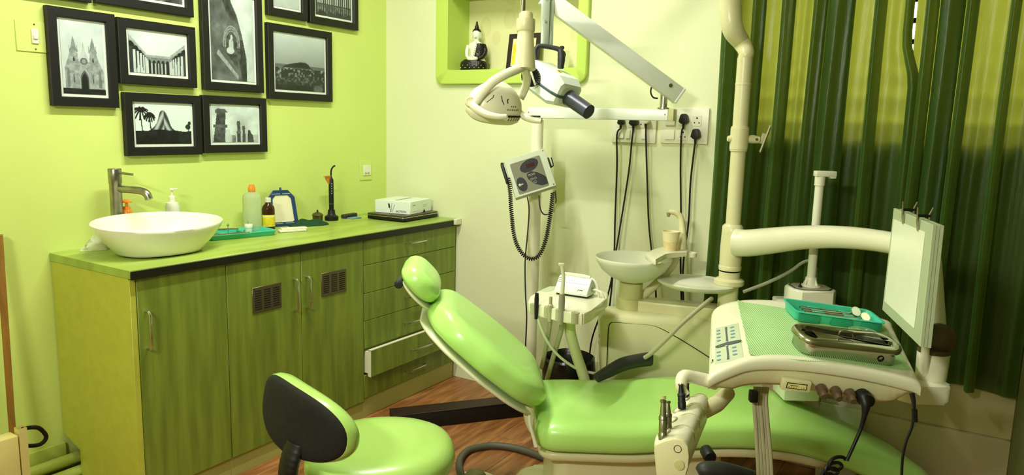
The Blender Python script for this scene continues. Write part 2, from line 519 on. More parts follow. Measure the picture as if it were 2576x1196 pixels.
m = MB(); m.box(-0.2, 0.0, YF - 0.2, YB + 0.3, 0, ZC); struct('wall_left', m, 'lime_paint')
m = MB()
NX0, NX1, NZ0, NZ1 = 0.437, 1.188, 1.638, 2.02      # niche opening
VX0, VX1, VZ0, VZ1 = 1.93, 2.985, 1.36, 2.30        # window opening
for x0, x1, z0, z1 in ((-0.0, NX0, 0, ZC), (NX0, NX1, 0, NZ0), (NX0, NX1, NZ1, ZC), (NX1, VX0, 0, ZC), (VX0, VX1, 0, VZ0), (VX0, VX1, VZ1, ZC), (VX1, WX1 + 0.2, 0, ZC)):
    m.box(x0, x1, YB, YB + 0.25, z0, z1)
m.box(NX0, NX1, YB + 0.17, YB + 0.25, NZ0, NZ1)
wall_back = struct('wall_back', m, 'cream_paint')
m = MB(); m.box(WX1, WX1 + 0.2, YF - 0.2, YB + 0.0, 0, ZC); struct('wall_right', m, 'olive_wall')
m = MB(); m.box(-0.2, WX1 + 0.2, YF - 0.2, YF, 0, ZC); struct('wall_front', m, 'cream_paint')
m = MB(); m.box(-0.2, WX1 + 0.2, YF - 0.2, YB + 0.3, ZC, ZC + 0.1); struct('ceiling', m, 'ceiling_paint')
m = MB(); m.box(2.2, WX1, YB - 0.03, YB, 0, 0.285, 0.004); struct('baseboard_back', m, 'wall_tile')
m = MB(); m.box(2.12, WX1, YB - 0.006, YB, 0.285, 0.95, 0.001, 1); struct('wall_shade_panel', m, 'wall_shade_beige', label='added thin beige sheet painting the shaded tone of the wall below the curtains')  # added sheet, its beige stands in for shade on the cream wall
m = MB(); m.box(0.0, 0.018, YF, 1.31, 0, 0.155, 0.004); struct('baseboard_left', m, 'pipe_green')

# niche surround
def rr(x0, x1, z0, z1, r, y, n=6):
    return [(p[0], y, p[1]) for p in round_rect(x0, x1, z0, z1, r, n)]
m = MB()
m.rings([rr(0.360, 1.236, 1.570, 2.088, 0.05, YB), rr(0.360, 1.236, 1.570, 2.088, 0.05, YB - 0.022), rr(0.364, 1.232, 1.574, 2.084, 0.048, YB - 0.026),
         rr(NX0 + 0.003, NX1 - 0.003, NZ0 + 0.003, NZ1 - 0.003, 0.006, YB - 0.026), rr(NX0 + 0.004, NX1 - 0.004, NZ0 + 0.004, NZ1 - 0.004, 0.006, YB + 0.165)], (False, False))
niche = struct('trim_1', m, 'niche_lime', label='lime green surround of the wall niche with rounded corners')
m = MB(); m.box(NX0 + 0.004, NX1 - 0.004, YB + 0.160, YB + 0.169, NZ0 + 0.004, NZ1 - 0.004)
part('back_panel', m, 'niche_paper', niche, 'cream leaf patterned paper')

# window with grille
m = MB()
for x0, x1, z0, z1 in ((VX0, VX1, VZ0, VZ0 + 0.04), (VX0, VX1, VZ1 - 0.04, VZ1), (VX0, VX0 + 0.04, VZ0, VZ1), (VX1 - 0.04, VX1, VZ0, VZ1), (2.44, 2.48, VZ0, VZ1)):
    m.box(x0, x1, YB + 0.12, YB + 0.17, z0, z1, 0.003)
win = struct('window_1', m, 'old_wood')
for x0, x1 in ((VX0 + 0.04, 2.44), (2.48, VX1 - 0.04)):
    m = MB(); m.box(x0, x1, YB + 0.142, YB + 0.147, VZ0 + 0.04, VZ1 - 0.04); part('pane', m, 'window_glass', win)
barmesh = None
for k in range(12):
    z = VZ0 + 0.05 + k * 0.075
    if barmesh is None:
        m = MB(); m.box(0, VX1 - VX0, -0.008, 0.008, -0.009, 0.009, 0.002, 1); o = part('bar', m, 'iron_dark', win); barmesh = o.data
    else:
        o = bpy.data.objects.new('bar', barmesh); COL.objects.link(o); o.parent = win
    o.location = (VX0, YB + 0.012, z)

# curtains ------------------------------------------------------------
def cx(px): return ony(px, 220, 2.97).x
def curtain(name, tubes, x_left, x_right_fn, y0, label, wob):
    """hanging cloth: flat single layers between flattened tube-like folds that stand into the room"""
    xr_top = x_right_fn(2.4)
    pl = [(x_left, y0)]
    for k, (pa, pb_, dep) in enumerate(tubes):
        a, b = cx(pa), cx(pb_); w = b - a; c = a + w * (0.30 + 0.12 * ((k * 5) % 3))
        last = pl[-1][0]
        n = max(1, int((c - last) / 0.025))
        for q in range(1, n + 1):
            xx = last + (c - 0.006 - last) * q / n
            pl.append((xx, y0 - 0.014 * (0.5 + 0.5 * sin(q * 2.3 + k))))
        pl += [(c - 0.005, y0 - 0.022), (a + w * 0.12, y0 - 0.030), (a, y0 - 0.030 - dep * 0.35), (a + w * 0.10, y0 - 0.030 - dep * 0.75), (a + w * 0.34, y0 - 0.030 - dep),
               (a + w * 0.62, y0 - 0.030 - dep * 0.72), (a + w * 0.90, y0 - 0.030 - dep * 0.55), (b, y0 - 0.030 - dep * 0.25), (b - w * 0.12, y0 - 0.026), (c + 0.006, y0 - 0.020), (c + 0.007, y0 - 0.004)]
    last = pl[-1][0]; n = max(2, int((xr_top - last) / 0.025))
    for q in range(1, n + 1): pl.append((last + (xr_top - last) * q / n, y0 - 0.010 * (0.5 + 0.5 * sin(q * 2.1))))
    Q = smooth_path([(p[0], p[1], 0) for p in pl], 6)
    mz = 40; zt, zb = 2.42, 0.46; grid = []
    for j in range(mz + 1):
        t = j / mz; z = zt + (zb - zt) * t; row = []
        ddx = x_right_fn(z) - xr_top
        for i, q in enumerate(Q):
            dy = (q.y - y0) * (0.85 + 0.35 * t)
            k_ = min(1, max(0, (q.x - xr_top + 0.07) / 0.07)); row.append((q.x + ddx * k_ + 0.004 * sin(5 * t + q.x * 9 + wob), y0 + dy + 0.004 * sin(4 * t + q.x * 23 + wob) + 0.0025 * sin(q.x * 140 + 6 * t), z + (0.008 * sin(q.x * 14) if j == mz else 0)))
        grid.append(row)
    m = MB(); m.sheet(grid)
    root = thing(name, label, 'curtain', ((x_left + xr_top) / 2, y0, zb))
    part('cloth', m, 'curtain_satin', root, sharp=180)
    return root
def right1(z):
    t = min(1, max(0, (1.72 - z) / 0.18)); return 2.534 + 0.04 * t * t * (3 - 2 * t)
curtain('curtain', [(1797, 1836, 0.05), (1868, 1902, 0.045), (1940, 1974, 0.035), (2020, 2058, 0.05), (2060, 2130, 0.06), (2178, 2210, 0.05), (2254, 2278, 0.03)], ony(1793, 220, 2.97).x, right1, 3.070, 'dark green satin curtain hanging beside the power sockets', 0.0)
curtain('curtain', [(2302, 2336, 0.055), (2338, 2402, 0.05), (2404, 2438, 0.06), (2518, 2548, 0.05)], 2.552, lambda z: 2.992, 3.066, 'dark green satin curtain hanging against the side wall, behind the film viewer', 1.3)
m = MB(); m.cyl((1.80, 3.0, 2.44), (2.995, 3.0, 2.44), 0.012, 12)
solo('curtain_rod', m, 'chrome', 'metal rod carrying the dark green curtains', 'rod')

# tube lamps --------------------------------------------------------------
def tube_lamp(M, L, back, label):
    """local x along the tube, local z towards the mounting surface at distance back"""
    r = thing('tube_lamp', label, 'lamp', M.translation); h = L / 2
    m = MB(M); m.box(-h - 0.04, h + 0.04, -0.03, 0.03, 0.02, back, 0.006); part('housing', m, 'white_plastic', r)
    m = MB(M); m.cyl((-h, 0, 0), (h, 0, 0), 0.014, 12); part('tube', m, 'lamp_tube', r)
    for sx in (-1, 1):
        m = MB(M); m.box(sx * (h + 0.02) - 0.015, sx * (h + 0.02) + 0.015, -0.022, 0.022, -0.018, back, 0.004); part('end_cap', m, 'white_plastic', r)
tube_lamp(frame(TUBE_A, (0, 1, 0), (0, 0, 1)), TUBE_LA, ZC - TUBE_A.z, 'long white tube lamp on the ceiling over the middle of the room')
tube_lamp(frame(TUBE_B, (1, 0, 0), (0, -1, 0)), TUBE_L, TUBE_B.y - YF, 'short white tube lamp on the cream wall facing the curtains')

# ================================================================== PICTURES (drawn as grey prints, one colour per grid point)
def vnoise(h, w, cells, seed, octs=4):
    r = np.random.RandomState(seed); out = np.zeros((h, w)); amp = 1; tot = 0
    for o in range(octs):
        cw = max(2, int(cells * 2 ** o)); ch = max(2, int(cells * 2 ** o * h / w))
        g = r.rand(ch + 2, cw + 2)
        yy = np.linspace(0, ch, h); xx = np.linspace(0, cw, w)
        yi = yy.astype(int); xi = xx.astype(int); fy = (yy - yi)[:, None]; fx = (xx - xi)[None, :]
        fy = fy * fy * (3 - 2 * fy); fx = fx * fx * (3 - 2 * fx)
        a = g[np.ix_(yi, xi)]; b = g[np.ix_(yi, xi + 1)]; c = g[np.ix_(yi + 1, xi)]; d = g[np.ix_(yi + 1, xi + 1)]
        out += amp * ((a * (1 - fx) + b * fx) * (1 - fy) + (c * (1 - fx) + d * fx) * fy)
        tot += amp; amp *= 0.55
    return out / tot
class Pic:
    def __init__(s, w, h, seed=0):
        s.w, s.h = w, h; s.seed = seed
        s.X, s.Y = np.meshgrid(np.linspace(0, 1, w), np.linspace(0, 1, h))   # Y up
        s.g = np.zeros((h, w))
    def poly(s, pts, val, tex=0.0, cells=12):
        X, Y = s.X, s.Y; ins = np.zeros_like(X, bool); n = len(pts)
        for i in range(n):
            (x1, y1), (x2, y2) = pts[i], pts[(i + 1) % n]
            if y1 == y2: continue
            c = ((y1 > Y) != (y2 > Y)) & (X < (x2 - x1) * (Y - y1) / (y2 - y1) + x1)
            ins ^= c
        s.fill(ins, val, tex, cells)
    def fill(s, mask, val, tex=0.0, cells=12):
        s.seed += 1
        v = val + (tex * (vnoise(s.h, s.w, cells, s.seed) - 0.5) * 2 if tex else 0)
        s.g = np.where(mask, v, s.g)
    def ell(s, cx, cy, rx, ry, val, tex=0.0):
        s.fill(((s.X - cx) / rx) ** 2 + ((s.Y - cy) / ry) ** 2 < 1, val, tex)
    def arch(s, cx, y0, hw, h, val, pointed=False):
        a = np.abs(s.X - cx)
        top = y0 + h * np.sqrt(np.clip(1 - (a / hw) ** 2, 0, 1)) if not pointed else y0 + h * np.clip(1 - (a / hw), 0, 1) ** 0.6
        s.fill((a < hw) & (s.Y > 0) & (s.Y < top) & (s.Y >= y0 - 0.4 * h), val)

def pic_church():
    p = Pic(92, 150, 10); p.g = 0.72 + 0.22 * vnoise(150, 92, 3, 3) * p.Y + 0.05 * (1 - p.Y)
    st = 0.56
    p.poly([(0.06, 0.08), (0.06, 0.36), (0.16, 0.52), (0.2, 0.62), (0.36, 0.62), (0.40, 0.45), (0.64, 0.45), (0.66, 0.60), (0.80, 0.60), (0.86, 0.48), (0.97, 0.33), (0.97, 0.08)], st, 0.17, 16)
    for cx in (0.28, 0.73):
        p.poly([(cx - 0.085, 0.60), (cx - 0.055, 0.66), (cx - 0.045, 0.70), (cx, 0.80), (cx + 0.045, 0.70), (cx + 0.055, 0.66), (cx + 0.085, 0.60)], 0.5, 0.10)
        for dx in (-0.09, 0.085): p.poly([(cx + dx - 0.012, 0.58), (cx + dx, 0.70), (cx + dx + 0.012, 0.58)], 0.45)
        p.arch(cx, 0.47, 0.022, 0.05, 0.22, True)
        p.arch(cx - 0.02, 0.20, 0.016, 0.10, 0.3, True)
        p.fill((np.abs(p.Y - 0.44) < 0.006) & (np.abs(p.X - cx) < 0.11), 0.5)
    p.poly([(0.38, 0.45), (0.51, 0.66), (0.64, 0.45)], 0.72, 0.08)
    p.fill((np.abs(p.X - 0.51) < 0.006) & (p.Y > 0.64) & (p.Y < 0.71), 0.4)
    p.ell(0.51, 0.46, 0.085, 0.05, 0.35, 0.08); p.ell(0.51, 0.46, 0.05, 0.03, 0.55)
    p.poly([(0.39, 0.28), (0.51, 0.40), (0.63, 0.28), (0.63, 0.08), (0.39, 0.08)], 0.6, 0.06)
    p.arch(0.51, 0.22, 0.10, 0.12, 0.32, True); p.fill((np.abs(p.X - 0.51) < 0.10) & (p.Y < 0.22) & (p.Y > 0.06), 0.32)
    p.arch(0.51, 0.20, 0.075, 0.10, 0.13, True); p.fill((np.abs(p.X - 0.51) < 0.075) & (p.Y < 0.2) & (p.Y > 0.06), 0.12)
    for cx in (0.14, 0.88): p.poly([(cx - 0.035, 0.10), (cx - 0.03, 0.30), (cx, 0.36), (cx + 0.03, 0.30), (cx + 0.035, 0.10)], 0.42, 0.06); 
    p.fill(p.Y < 0.075, 0.13, 0.06)
    return p
def pic_court():
    p = Pic(120, 90, 20); p.g = 0.74 + 0.2 * vnoise(90, 120, 3, 5) * (0.4 + p.Y)
    p.poly([(0.0, 0.0), (0.0, 0.92), (0.30, 0.44), (0.70, 0.44), (1.0, 0.80), (1.0, 0.0)], 0.46, 0.12, 20)
    p.poly([(0.0, 0.92), (0.30, 0.46), (0.30, 0.40), (0.0, 0.80)], 0.62, 0.1, 20)
    p.poly([(1.0, 0.80), (0.70, 0.46), (0.70, 0.40), (1.0, 0.70)], 0.62, 0.1, 20)
    p.fill((p.X > 0.3) & (p.X < 0.7) & (p.Y > 0.40) & (p.Y < 0.46), 0.6, 0.08)
    for k in range(5):
        x = 0.34 + 0.08 * k; p.arch(x, 0.24, 0.032, 0.10, 0.14); p.fill((np.abs(p.X - x) < 0.032) & (p.Y < 0.24), 0.14)
    for k in range(6):
        t = k / 6; x = 0.03 + 0.27 * (1 - (1 - t) ** 2.0); y = 0.62 - 0.34 * (1 - (1 - t) ** 1.6); w = 0.048 * (1 - t) + 0.014
        p.arch(x, y, w, w * 2.2, 0.12); p.fill((np.abs(p.X - x) < w) & (p.Y < y), 0.2, 0.06)
        x = 0.98 - 0.27 * (1 - (1 - t) ** 2.0); y = 0.54 - 0.28 * (1 - (1 - t) ** 1.6)
        p.arch(x, y, w, w * 2.0, 0.12); p.fill((np.abs(p.X - x) < w) & (p.Y < y), 0.2, 0.06)
    for k in range(7):
        t = k / 7; x = 0.085 + 0.235 * (1 - (1 - t) ** 2.0); w = 0.019 * (1 - t) + 0.006; top = 0.56 - 0.28 * t
        p.poly([(x - w, 0), (x - w * 0.8, top), (x + w * 0.8, top), (x + w, 0)], 0.78, 0.06)
        x = 0.93 - 0.235 * (1 - (1 - t) ** 2.0); top = 0.5 - 0.24 * t
        p.poly([(x - w, 0), (x - w * 0.8, top), (x + w * 0.8, top), (x + w, 0)], 0.74, 0.06)
    for k in range(5):
        x = 0.38 + 0.06 * k; p.fill((np.abs(p.X - x) < 0.011) & (p.Y < 0.26), 0.72)
    return p
def pic_rock():
    p = Pic(96, 140, 30); p.g = 0.62 + 0.35 * vnoise(140, 96, 3, 9)
    p.poly([(0, 0), (0, 1), (0.34, 1), (0.46, 0.96), (0.60, 0.80), (0.72, 0.56), (0.80, 0.3), (0.82, 0.0)], 0.34, 0.16, 6)
    p.poly([(0.26, 0.98), (0.46, 0.97), (0.62, 0.74), (0.50, 0.72), (0.36, 0.82)], 0.22, 0.12, 10)
    p.poly([(0.58, 0.5), (0.74, 0.5), (0.82, 0.26), (0.82, 0.0), (0.70, 0.0)], 0.2, 0.1)
    p.poly([(0.24, 0.40), (0.34, 0.62), (0.46, 0.66), (0.62, 0.54), (0.68, 0.30), (0.60, 0.14)], 0.26, 0.14, 16)
    for rr_ in (0.19, 0.165, 0.14):
        e = ((p.X - 0.47) / rr_) ** 2 + ((p.Y - 0.44) / (rr_ * 1.1)) ** 2
        p.fill((np.abs(e - 1) < 0.10) & (p.Y > 0.40), 0.55, 0.12, 20)
    p.ell(0.46, 0.43, 0.055, 0.075, 0.70, 0.06); p.ell(0.47, 0.52, 0.026, 0.03, 0.76); p.ell(0.44, 0.36, 0.09, 0.04, 0.74, 0.06)
    p.poly([(0.16, 0.36), (0.62, 0.06), (0.60, 0.02), (0.12, 0.31)], 0.58, 0.12, 26)
    return p
def pic_hill():
    p = Pic(96, 96, 40); p.g = 0.34 + 0.40 * p.Y + 0.06 * vnoise(96, 96, 3, 2)
    p.fill(p.Y < 0.47, 0.36, 0.05)
    p.poly([(0.14, 0.42), (0.24, 0.47), (0.36, 0.50), (0.50, 0.53), (0.60, 0.53), (0.66, 0.50), (0.70, 0.44), (0.76, 0.42)], 0.15, 0.04)
    t = vnoise(96, 96, 30, 77, 2)
    p.fill(p.Y < 0.40, 0.0); p.g = np.where(p.Y < 0.40, 0.16 + 0.6 * np.clip(t - 0.50, 0, 1) * 2.2 * np.clip((p.Y - 0.02) / 0.3, 0.15, 1), p.g)
    p.fill(p.Y < 0.10, 0.12, 0.08); p.ell(0.86, 0.05, 0.1, 0.07, 0.32, 0.08)
    return p
def pic_palms():
    p = Pic(120, 84, 50); p.g = 0.86 + 0.05 * vnoise(84, 120, 3, 4)
    X, Y = p.X, p.Y
    m_ = (Y < 0.30 + 0.44 * np.exp(-((X - 0.50) / 0.10) ** 4) * 0.55 + 0.42 * np.exp(-((X - 0.47) / 0.17) ** 2) * 0.75)
    stripes = 0.45 + 0.28 * np.sin((X - 0.5) * 46 + (Y - 0.5) * 16 * np.sign(X - 0.5)) + 0.1 * (vnoise(84, 120, 14, 8) - 0.5)
    p.g = np.where(m_, stripes, p.g)
    p.fill((Y < 0.30 + 0.05 * vnoise(84, 120, 10, 6) + 0.04 * np.exp(-((X - 0.4) / 0.25) ** 2)), 0.10, 0.08, 10)
    for x, h, s in ((0.10, 0.86, 0.14), (0.25, 0.76, 0.09)):
        p.fill((np.abs(X - x - 0.012 * np.sin(Y * 5)) < 0.009) & (Y < h) & (Y > 0.25), 0.12)
        for k in range(11):
            a = 2 * pi * k / 11
            for u in np.linspace(0, 1, 12):
                p.ell(x + s * u * cos(a), h + s * 1.1 * u * sin(a) - 0.10 * u * u, 0.014, 0.020, 0.1)
    p.ell(0.94, 0.44, 0.05, 0.07, 0.16, 0.05); p.ell(0.97, 0.54, 0.03, 0.05, 0.16); p.fill((np.abs(X - 0.955) < 0.008) & (Y < 0.45), 0.12)
    return p
def pic_ruins():
    p = Pic(104, 84, 60); p.g = 0.58 + 0.42 * vnoise(84, 104, 3, 12)
    p.poly([(0, 0), (0, 0.18), (0.3, 0.3), (0.45, 0.16), (1, 0.22), (1, 0)], 0.7, 0.1)
    p.poly([(0.28, 0.0), (0.28, 0.34), (0.38, 0.36), (0.38, 0.0)], 0.78, 0.06)
    def pillar(x, w, top, lean=0.0):
        p.poly([(x - w, 0), (x - w * 0.7 + lean, top), (x + w * 0.7 + lean, top), (x + w, 0)], 0.26, 0.13, 14)
        p.poly([(x - w * 1.15 + lean * 0.5, top * 0.46), (x - w * 1.15 + lean * 0.5, top * 0.56), (x + w * 1.15 + lean * 0.5, top * 0.56), (x + w * 1.15 + lean * 0.5, top * 0.46)], 0.34, 0.1)
        p.poly([(x - w + lean, top - 0.08), (x - w * 1.05 + lean, top), (x - w * 0.6 + lean, top + 0.05), (x + w * 0.6 + lean, top + 0.04), (x + w * 1.05 + lean, top - 0.05)], 0.3, 0.1)
    pillar(0.15, 0.125, 0.88, 0.06); pillar(0.57, 0.042, 0.55); pillar(0.68, 0.034, 0.42)
    p.poly([(0.76, 0), (0.77, 0.34), (0.82, 0.34), (0.84, 0.26), (0.88, 0.2), (0.9, 0)], 0.24, 0.12)
    p.poly([(0.42, 0), (0.42, 0.2), (0.5, 0.2), (0.5, 0)], 0.42, 0.3, 20)
    return p
def pic_water():
    p = Pic(60, 60, 70); p.g = 0.68 + 0.1 * p.Y + 0.08 * vnoise(60, 60, 4, 2); return p
def pic_lights():
    p = Pic(72, 72, 80); p.g = 0.14 + 0.16 * vnoise(72, 72, 6, 2)
    for k in range(16):
        x = 0.06 + 0.06 * k; p.fill((np.abs(p.X - x) < 0.012) & (p.Y > 0.28) & (p.Y < 0.5 + 0.3 * ((k * 7) % 5) / 5), 0.74, 0.12)
        p.fill((np.abs(p.X - x) < 0.014) & (p.Y < 0.24) & (p.Y > 0.06 + 0.1 * ((k * 3) % 4) / 4), 0.42, 0.3, 20)
    return p
def pic_trees():
    p = Pic(72, 48, 90); p.g = 0.66 + 0.2 * vnoise(48, 72, 4, 2); p.fill((p.Y < 0.22 + 0.1 * vnoise(48, 72, 8, 5)) & (p.X > 0.25), 0.32, 0.26, 14); return p

def print_mesh(name, pic, y0, y1, z0, z1, x, parent):
    w, h = pic.w, pic.h
    me = bpy.data.meshes.new(name)
    ys = np.linspace(y0, y1, w); zs = np.linspace(z0, z1, h)
    V = [(x, ys[i], zs[j]) for j in range(h) for i in range(w)]
    F = [(j * w + i, j * w + i + 1, (j + 1) * w + i + 1, (j + 1) * w + i) for j in range(h - 1) for i in range(w - 1)]
    me.from_pydata(V, [], F)
    ca = me.color_attributes.new('Col', 'FLOAT_COLOR', 'POINT')
    g = np.clip(pic.g, 0.02, 0.96) ** 2.0
    arr = np.stack([g * 0.86, g * 1.0, g * 0.92, np.ones_like(g)], -1).reshape(-1)
    ca.data.foreach_set('color', arr.astype(np.float32))
    me.materials.append(MATS['photo_print'])
    o = bpy.data.objects.new(name, me); COL.objects.link(o)
    o.parent = parent; me.transform(Matrix.Translation(-parent.location)); me.update()
    return o
def picture(y0, y1, z0, z1, pic, label, fw=0.034, mw=0.010, group=None):
    r = thing('picture_frame', label, 'picture', (0, (y0 + y1) / 2, z0))
    D = 0.026
    m = MB()
    def rg(d, x): return [(x, y0 + d, z0 + d), (x, y1 - d, z0 + d), (x, y1 - d, z1 - d), (x, y0 + d, z1 - d)]
    m.rings([rg(0, 0.003), rg(0, D - 0.002), rg(0.002, D), rg(fw - 0.004, D), rg(fw, D - 0.005), rg(fw, 0.003), rg(0, 0.003)], (False, False))
    part('frame', m, 'black_wood', r, sharp=20)
    m = MB(); m.box(0.004, D - 0.012, y0 + fw - 0.001, y1 - fw + 0.001, z0 + fw - 0.001, z1 - fw + 0.001); part('mat_board', m, 'mat_board', r)
    print_mesh('print', pic, y0 + fw + mw, y1 - fw - mw, z0 + fw + mw * 1.1, z1 - fw - mw * 0.8, D - 0.0105, r)
    return r
def wall_rect(pts, X=0.026):
    q = [onx(*p, X) for p in pts]      # TL TR BR BL
    return ((q[0].y + q[3].y) / 2, (q[1].y + q[2].y) / 2, (q[2].z + q[3].z) / 2, (q[0].z + q[1].z) / 2)
picture(*wall_rect([(118, 12), (291, 37), (299.5, 271.5), (132, 266)]), pic_church(), 'black framed picture of a pale church with two spires')
picture(*wall_rect([(297, 42), (494, 70), (495, 221), (303, 210)]), pic_court(), 'black framed picture of a courtyard lined with columns and arches')
picture(*wall_rect([(316, 230), (508, 243), (508, 390.5), (317, 391.6)]), pic_palms(), 'black framed picture of a striped rock mound beside palm trees')
picture(*wall_rect([(512.5, 238), (672.5, 249), (672.5, 384), (513, 384)]), pic_ruins(), 'black framed picture of ruined brick pillars under clouds')
picture(*wall_rect([(676, 55), (838, 83), (835.5, 258), (676, 247)]), pic_hill(), 'black framed picture of a town below a dark hill')
picture(1.949, 2.254, 1.485, 1.925, pic_rock(), 'tall black framed picture of a carved rock face with a pale seated figure')
picture(1.516, 1.912, 1.772, 2.06, pic_trees(), 'wide black framed picture above the columns picture, trees along its lower edge')
picture(2.287, 2.521, 1.836, 2.10, pic_water(), 'black framed picture of pale misty water above the hill town picture')
picture(2.535, 2.861, 1.832, 2.13, pic_lights(), 'black framed dark picture of lights mirrored in water, close to the wall corner')
picture(1.255, 1.500, 1.768, 2.04, pic_water(), 'black framed picture above the church picture, only its lower rail showing')

# ================================================================== CABINETS ALONG THE LEFT WALL
CZ = 0.872; CF = 0.500            # worktop height, door front plane
Y0, Y1, Y2, Y3, Y4 = 1.31, 1.672, 2.026, 2.390, 3.095
def d_handle(m, axis, c, L, out=0.028, r=0.0045):
    """bar handle with rounded corners; axis 'z' or 'y', c = centre on the door face (x,y,z)"""
    x, y, z = c; h = L / 2
    if axis == 'z': P = [(x, y, z - h), (x + out * 0.7, y, z - h), (x + out, y, z - h + 0.010), (x + out, y, z + h - 0.010), (x + out * 0.7, y, z + h), (x, y, z + h)]
    else: P = [(x, y - h, z), (x + out * 0.7, y - h, z), (x + out, y - h + 0.010, z), (x + out, y + h - 0.010, z), (x + out * 0.7, y + h, z), (x, y + h, z)]
    m.tube(P, r, 8)
def vent(parent, ya, yb, za, zb):
    m = MB(); m.box(CF, CF + 0.003, ya, yb, za, zb, 0.001, 1); v = part('vent_plate', m, 'vent_steel', parent, 'steel ventilation plate')
    w = (yb - ya); h = zb - za; sm = None
    for c in range(3):
        for k in range(9):
            y0 = ya + w * (0.075 + 0.315 * c); z0 = za + h * (0.12 + 0.088 * k)
            if sm is None:
                s = MB(); s.box(0, 0.0012, 0, w * 0.225, 0, h * 0.042); o = part('slot', s, 'slot_black', v); sm = o.data
                sm.transform(Matrix.Translation(parent.location))
            else:
                o = bpy.data.objects.new('slot', sm); COL.objects.link(o); o.parent = v
            o.location = Vector((CF + 0.0025, y0, z0)) - parent.location
def door(parent, ya, yb, hy, hz0, hz1, za=0.082, zb=0.838):
    m = MB(); m.box(CF - 0.018, CF, ya + 0.0015, yb - 0.0015, za, zb, 0.0012, 1)
    d = part('door', m, 'laminate', parent)
    m = MB(); d_handle(m, 'z', (CF - 0.001, hy, (hz0 + hz1) / 2), hz1 - hz0); part('handle', m, 'chrome', d)
    return d
# sink cabinet
r = thing('sink_cabinet', 'green laminate cabinet with one door under the white basin', 'cabinet', (0.25, (Y0 + Y1) / 2, 0))
m = MB(); m.prism([(0.115, 0), (CF - 0.012, 0), (CF - 0.012, 0.842), (0.003, 0.842), (0.003, 0.19), (0.115, 0.15)], 0, 0.018, 0.001, 1, M=Matrix(((1, 0, 0, 0), (0, 0, 1, Y0), (0, 1, 0, 0), (0, 0, 0, 1))))
part('side_panel', m, 'end_panel', r, 'plain olive yellow side panel')
m = MB(); m.box(0.13, CF - 0.02, Y0 + 0.018, Y1 - 0.001, 0.082, 0.842); part('carcass', m, 'laminate_edge', r)
m = MB(); m.box(CF - 0.014, CF - 0.004, Y0, Y0 + 0.020, 0.0, 0.838, 0.001, 1); part('stile', m, 'end_panel', r)
m = MB(); m.box(0.3, CF - 0.010, Y0 + 0.02, Y1, 0.0, 0.080, 0.001, 1); part('plinth', m, 'laminate_edge', r)
door(r, Y0 + 0.020, Y1, 1.357, 0.597, 0.725)
# double door cabinet
r = thing('double_door_cabinet', 'green laminate cabinet with two doors, each with a steel vent plate', 'cabinet', (0.25, (Y1 + Y3) / 2, 0))
m = MB(); m.box(0.003, CF - 0.02, Y1, Y3 - 0.001, 0.082, 0.842); part('carcass', m, 'laminate_edge', r)
m = MB(); m.box(0.3, CF - 0.010, Y1, Y3, 0.0, 0.080, 0.001, 1); part('plinth', m, 'laminate_edge', r)
door(r, Y1, Y2, 1.986, 0.599, 0.731); door(r, Y2, Y3, 2.051, 0.597, 0.731)
vent(r, 1.783, 1.921, 0.626, 0.728); vent(r, 2.134, 2.279, 0.628, 0.729)
# drawer cabinet
r = thing('drawer_cabinet', 'green laminate cabinet of six drawers, the fifth pulled slightly open', 'cabinet', (0.25, (Y3 + Y4) / 2, 0))
m = MB(); m.box(0.003, CF - 0.02, Y3, Y4 - 0.008, 0.082, 0.842); part('carcass', m, 'laminate_edge', r)
m = MB(); m.box(0.3, CF - 0.008, Y3, Y4 - 0.01, 0.0, 0.092, 0.001, 1); part('plinth', m, 'laminate_edge', r)
ZD = [0.838, 0.724, 0.593, 0.463, 0.332, 0.205, 0.094]
for k in range(6):
    op = 0.040 if k == 4 else 0.0
    za, zb = ZD[k + 1] + 0.0012, ZD[k] - 0.0012
    m = MB(); m.box(CF - 0.016 + op, CF + op, Y3 + 0.002, Y4 - 0.012, za, zb, 0.0012, 1); d = part('drawer', m, 'laminate', r)
    m = MB(); d_handle(m, 'y', (CF - 0.001 + op, 2.745, (za + zb) / 2 + (0.012 if k == 0 else 0.0)), 0.145); part('handle', m, 'chrome', d)
    if op:
        m = MB(); m.box(CF - 0.30, CF - 0.014 + op, Y3 + 0.012, Y4 - 0.03, za + 0.01, zb - 0.012); part('drawer_box', m, 'inner_white', d)
        m = MB(); m.box(CF - 0.017 + op, CF + op + 0.0004, Y3 + 0.0005, Y3 + 0.0035, za, zb + 0.002); m.box(CF - 0.017 + op, CF + op + 0.0004, Y3 + 0.0005, Y4 - 0.012, zb, zb + 0.003)
        part('edge_band', m, 'inner_white', d, 'pale raw edge')
# worktop
r = thing('worktop', 'long green wood-effect worktop with a black front edge over the cabinets', 'worktop', (0.25, 2.2, 0.842))
m = MB(); m.box(0.001, CF + 0.010, Y0 - 0.004, YB - 0.002, 0.8425, CZ, 0.0015, 1); part('board', m, 'worktop_green', r)
m = MB(); m.box(CF + 0.0095, CF + 0.0125, Y0 - 0.004, YB - 0.05, 0.840, CZ - 0.004, 0.0008, 1); part('edge_strip', m, 'edge_black', r)
m = MB(); m.box(CF + 0.008, CF + 0.028, YB - 0.05, YB - 0.004, 0.845, CZ + 0.003, 0.002, 1); part('corner_piece', m, 'inner_white', r)

# pipes under the sink ------------------------------------------------------
for k, (x, z, rad) in enumerate(((0.048, 0.095, 0.022), (0.095, 0.062, 0.020), (0.135, 0.030, 0.026))):
    m = MB(); m.tube([(x, 0.2, z), (x, 1.30, z), (x + 0.0, 1.38, z)], rad, 14)
    solo('drain_pipe', m, 'pipe_green', ['green painted pipe along the skirting, highest of the three', 'green painted pipe along the skirting, middle of the three', 'thick green painted pipe along the skirting, resting on the floor'][k], 'pipe', 'pipes along the skirting')
